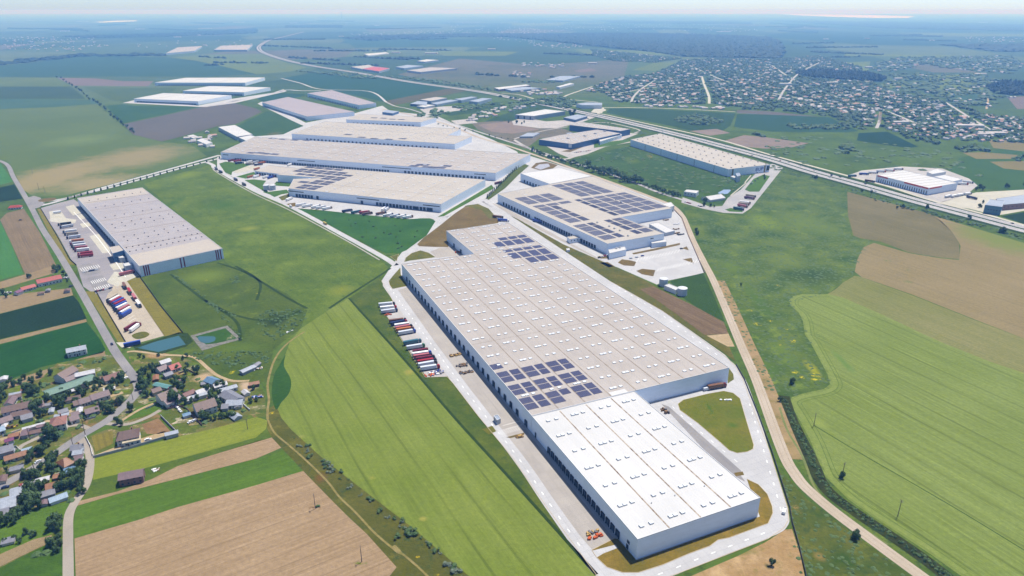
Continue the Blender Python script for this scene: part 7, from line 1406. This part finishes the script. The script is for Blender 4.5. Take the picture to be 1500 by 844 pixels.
wood('bushes', 'rough weeds tufting the wild meadow right of the sandy road', 'weeds', [[(1010, 320), (1090, 320), (1147, 250), (1240, 285), (1246, 345), (1275, 352), (1250, 400), (1210, 430), (1158, 442), (1176, 470), (1195, 520), (1215, 558), (1160, 582), (1150, 580), (1120, 570), (1090, 500), (1045, 400)]], 3.2, .8, LW, seed=12, dens=.3)
wood('bushes', 'dark tussocks and brambles on the rough plots by the pond', 'brambles', [[(385, 455), (440, 452), (452, 462), (438, 478), (405, 500), (385, 490), (375, 470)], [(275, 520), (300, 515), (400, 515), (398, 530), (330, 540), (300, 530)]], 3, 1.6, L1, seed=13, dens=.4)
wood('bushes', 'hedge bushes around the plots below the striped warehouse', 'hedge', [[(250, 402), (300, 438), (352, 498), (357, 498), (306, 437), (256, 402)], [(300, 440), (345, 462), (345, 466), (300, 444)], [(337, 408), (352, 405), (354, 414), (340, 416)]], 2.6, 1.4, L1, seed=14, dens=.55)
wood('bushes', 'garden shrubs filling the village plots', 'shrubs', [[(0, 600), (0, 560), (60, 548), (84, 532), (160, 524), (172, 530), (195, 560), (190, 580), (120, 630), (0, 700)], [(205, 540), (225, 530), (270, 540), (370, 600), (370, 608), (262, 632), (240, 600), (205, 590)], [(0, 716), (100, 655), (126, 700), (100, 760), (96, 830), (0, 800)]], 4.4, 2.2, None, seed=15, dens=.12)
wood('bushes', 'low bushes on the near side bank of the motorway', 'bushes', [[(830, 166), (890, 180), (1010, 210), (1125, 240), (1190, 259), (1250, 277), (1400, 318), (1500, 345), (1500, 352), (1400, 325), (1250, 283), (1187, 264), (1125, 246), (1000, 212), (880, 182)]], 6, 1.8, None, seed=16, dens=.35)
# ------------------------------------------------------------------ far villages
m_hw = simple('distant white roof', (.42, .39, .38), .8, (.30, .27, .26), .05); m_hr = simple('distant tile roof', (.36, .22, .18), .8, (.26, .17, .15), .05); m_hg = simple('distant grey roof', (.27, .26, .27), .8, (.2, .19, .2), .05); m_wall = simple('distant wall', (.6, .58, .54), .9)
def hmesh(mb, x, y, L, w_, e, h, a, mi):
    ca_, sa_ = math.cos(a), math.sin(a); f = lambda p: (x+p[0]*ca_-p[1]*sa_, y+p[0]*sa_+p[1]*ca_, p[2]); X, Y = L/2, w_/2
    vs = [f(p) for p in ((-X, -Y, 0), (X, -Y, 0), (X, Y, 0), (-X, Y, 0), (-X, -Y, e), (X, -Y, e), (X, Y, e), (-X, Y, e), (-X, 0, h), (X, 0, h))]
    mb.add(vs, [(0, 1, 5, 4), (1, 2, 6, 9, 5), (2, 3, 7, 6), (3, 0, 4, 8, 7)], 0); mb.add(vs, [(4, 5, 9, 8), (6, 7, 8, 9)], mi)
FH = []
for m_ in (m_hw, m_hr, m_hg):
    for (L, w_) in ((11, 9), (14, 9), (18, 8)): mb = MB(); hmesh(mb, 0, 0, L, w_, 3.2, 5.6, 0, 1); FH.append((mb.mesh('house', m_wall, m_), m_))
rr = random.Random(21)
def samp(pg, n, bias=1.):
    out = []; xs = [p[0] for p in pg]; ys = [p[1] for p in pg]; tries = 0
    while len(out) < n and tries < n*60:
        tries += 1; x, y = rr.uniform(min(xs), max(xs)), rr.uniform(min(ys), max(ys))
        if inpoly(x, y, pg): out.append((x, y))
    return out
pts = samp(VIL, 1350)
pts = [p for p in pts if not (1165 < p[0] < 1298 and 104 < p[1] < 119) and not (1025 < p[0] < 1042 and 110 < p[1] < 152)]
used = []; pw = []
for p in sorted(pts, key=lambda q: -q[1]):
    q = P(*p)
    if not onstreet(q.x, q.y, 12) and all(abs(q.x-u_.x)+abs(q.y-u_.y) > 15 for u_ in used[-200:]): used.append(q); pw.append(q)
near, rest = pw[:225], pw[225:]
CN = {m_hw: 'white', m_hr: 'terracotta', m_hg: 'grey'}
for q in near:
    me, m_ = FH[rr.choice((0, 1, 2, 0, 3, 4, 5, 3, 6, 7))]
    tag(inst('house', me, None, (q.x, q.y, 0), R(rr.choice((28, 28, 118, 20)))+rr.uniform(-.08, .08)), 'small %s-roofed house in the nearer part of the village across the motorway' % CN[m_], 'house', '%s-roofed houses in the nearer part of the village across the motorway' % CN[m_])
def hstuff(name, label, L, sc=1., pale=.6):
    mb = MB()
    for q in L: hmesh(mb, q.x, q.y, rr.uniform(9, 19)*sc, rr.uniform(8, 11)*sc, 3.2*sc, 5.6*sc, R(rr.choice((28, 118, 10)))+rr.uniform(-.1, .1), 1 if rr.random() < pale else rr.choice((2, 3)))
    tag(mb.obj(name, None, m_wall, m_hw, m_hr, m_hg), label, 'houses', kind='stuff')
hstuff('village_houses', 'countless small houses in the farther part of the village across the motorway', rest, 1.1, .36)
L = []
for pg, n in ((VIL2, 110), (VIL3, 60), ([(1290, 108), (1440, 108), (1500, 140), (1440, 160), (1380, 150), (1300, 130)], 45), ([(0, 55), (130, 52), (160, 68), (100, 76), (0, 72)], 150), ([(500, 50), (760, 40), (830, 46), (760, 52), (540, 55)], 260), ([(650, 30), (1110, 33), (1110, 47), (800, 44), (650, 40)], 300),
              ([(690, 52), (760, 58), (870, 68), (800, 72), (760, 62)], 60), ([(390, 30), (540, 28), (500, 40), (380, 42)], 80), ([(1410, 54), (1500, 54), (1500, 62), (1420, 62)], 40), ([(200, 60), (370, 58), (370, 68), (200, 70)], 22), ([(760, 92), (830, 94), (820, 101), (765, 98)], 26), ([(750, 105), (778, 106), (775, 114), (752, 113)], 12), ([(755, 131), (800, 132), (830, 136), (815, 141), (775, 140)], 32), ([(700, 165), (780, 150), (790, 156), (720, 172), (680, 180)], 30), ([(268, 196), (318, 193), (322, 215), (300, 222), (275, 205)], 14), ([(935, 154), (1060, 158), (1060, 161), (940, 157)], 26)):
    L += [P(*p) for p in samp(pg, n)]
hstuff('hamlet_houses', 'scattered tiny houses of the distant hamlets and suburbs', L, 1., .75)
# long pale sheds in the distance
mb = MB()
for (x, y, l) in ((205, 43, 130), (260, 55, 80), (290, 52, 60), (95, 46, 120), (120, 32, 260), (300, 42, 200), (350, 33, 260), (430, 34, 180), (500, 54, 60), (552, 38, 100), (1000, 50, 300), (1060, 47, 200), (1180, 40, 120), (1210, 58, 60), (1270, 57, 50), (1365, 60, 50), (1272, 100, 40), (1435, 110, 60), (1315, 117, 40), (1150, 125, 50), (1218, 123, 50), (1318, 182, 45), (1418, 187, 70), (1450, 198, 60), (1442, 200, 40), (868, 94, 50), (632, 79, 90), (580, 78, 60), (720, 73, 60), (1440, 33, 200), (45, 30, 200)):
    q = P(x, y); hmesh(mb, q.x, q.y, l, l*.25, 7, 9, rr.uniform(-.2, .3), 1)
tag(mb.obj('distant_sheds', None, m_wall, m_hw), 'tiny pale sheds scattered over the hazy plain towards the horizon', 'sheds', kind='stuff')
for (x, y, h, r_, lab) in ((500.5, 27, 230, 14, 'tall faint chimney on the hazy horizon'), (544.5, 14.6+5, 330, 8, 'very thin mast on the hazy horizon right of the chimney')):
    p = P(x, y); o = thing('chimney_tower' if 'chimney' in lab else 'mast', lab, 'tower', (p.x, p.y, 0)); mb = MB(); mb.cyl((0, 0, 0), r_, h*.85, 12, r2=r_*.7); mb.obj('shaft', o, WL['g']); mb = MB(); mb.cyl((0, 0, h*.85), r_*.7, h*.15, 12, r2=r_*.6); mb.obj('upper_section', o, WL['w'])
# ------------------------------------------------------------------ haze
hz = MB(); hz.box((0, 30000, -1), (125000, 68000, H+12)); hm = bpy.data.materials.new('haze air'); hm.use_nodes = True; t = hm.node_tree; t.nodes.clear()
pv = t.nodes.new('ShaderNodeVolumePrincipled'); ou = t.nodes.new('ShaderNodeOutputMaterial'); t.links.new(pv.outputs[0], ou.inputs['Volume'])
pv.inputs['Color'].default_value = (*HAZE_COLOR, 1); pv.inputs['Absorption Color'].default_value = (1, 1, 1, 1); pv.inputs['Density'].default_value = HAZE_DENSITY; pv.inputs['Anisotropy'].default_value = .1
tag(hz.obj('haze', None, hm), 'thin blue summer haze over the whole plain', 'haze', kind='stuff')
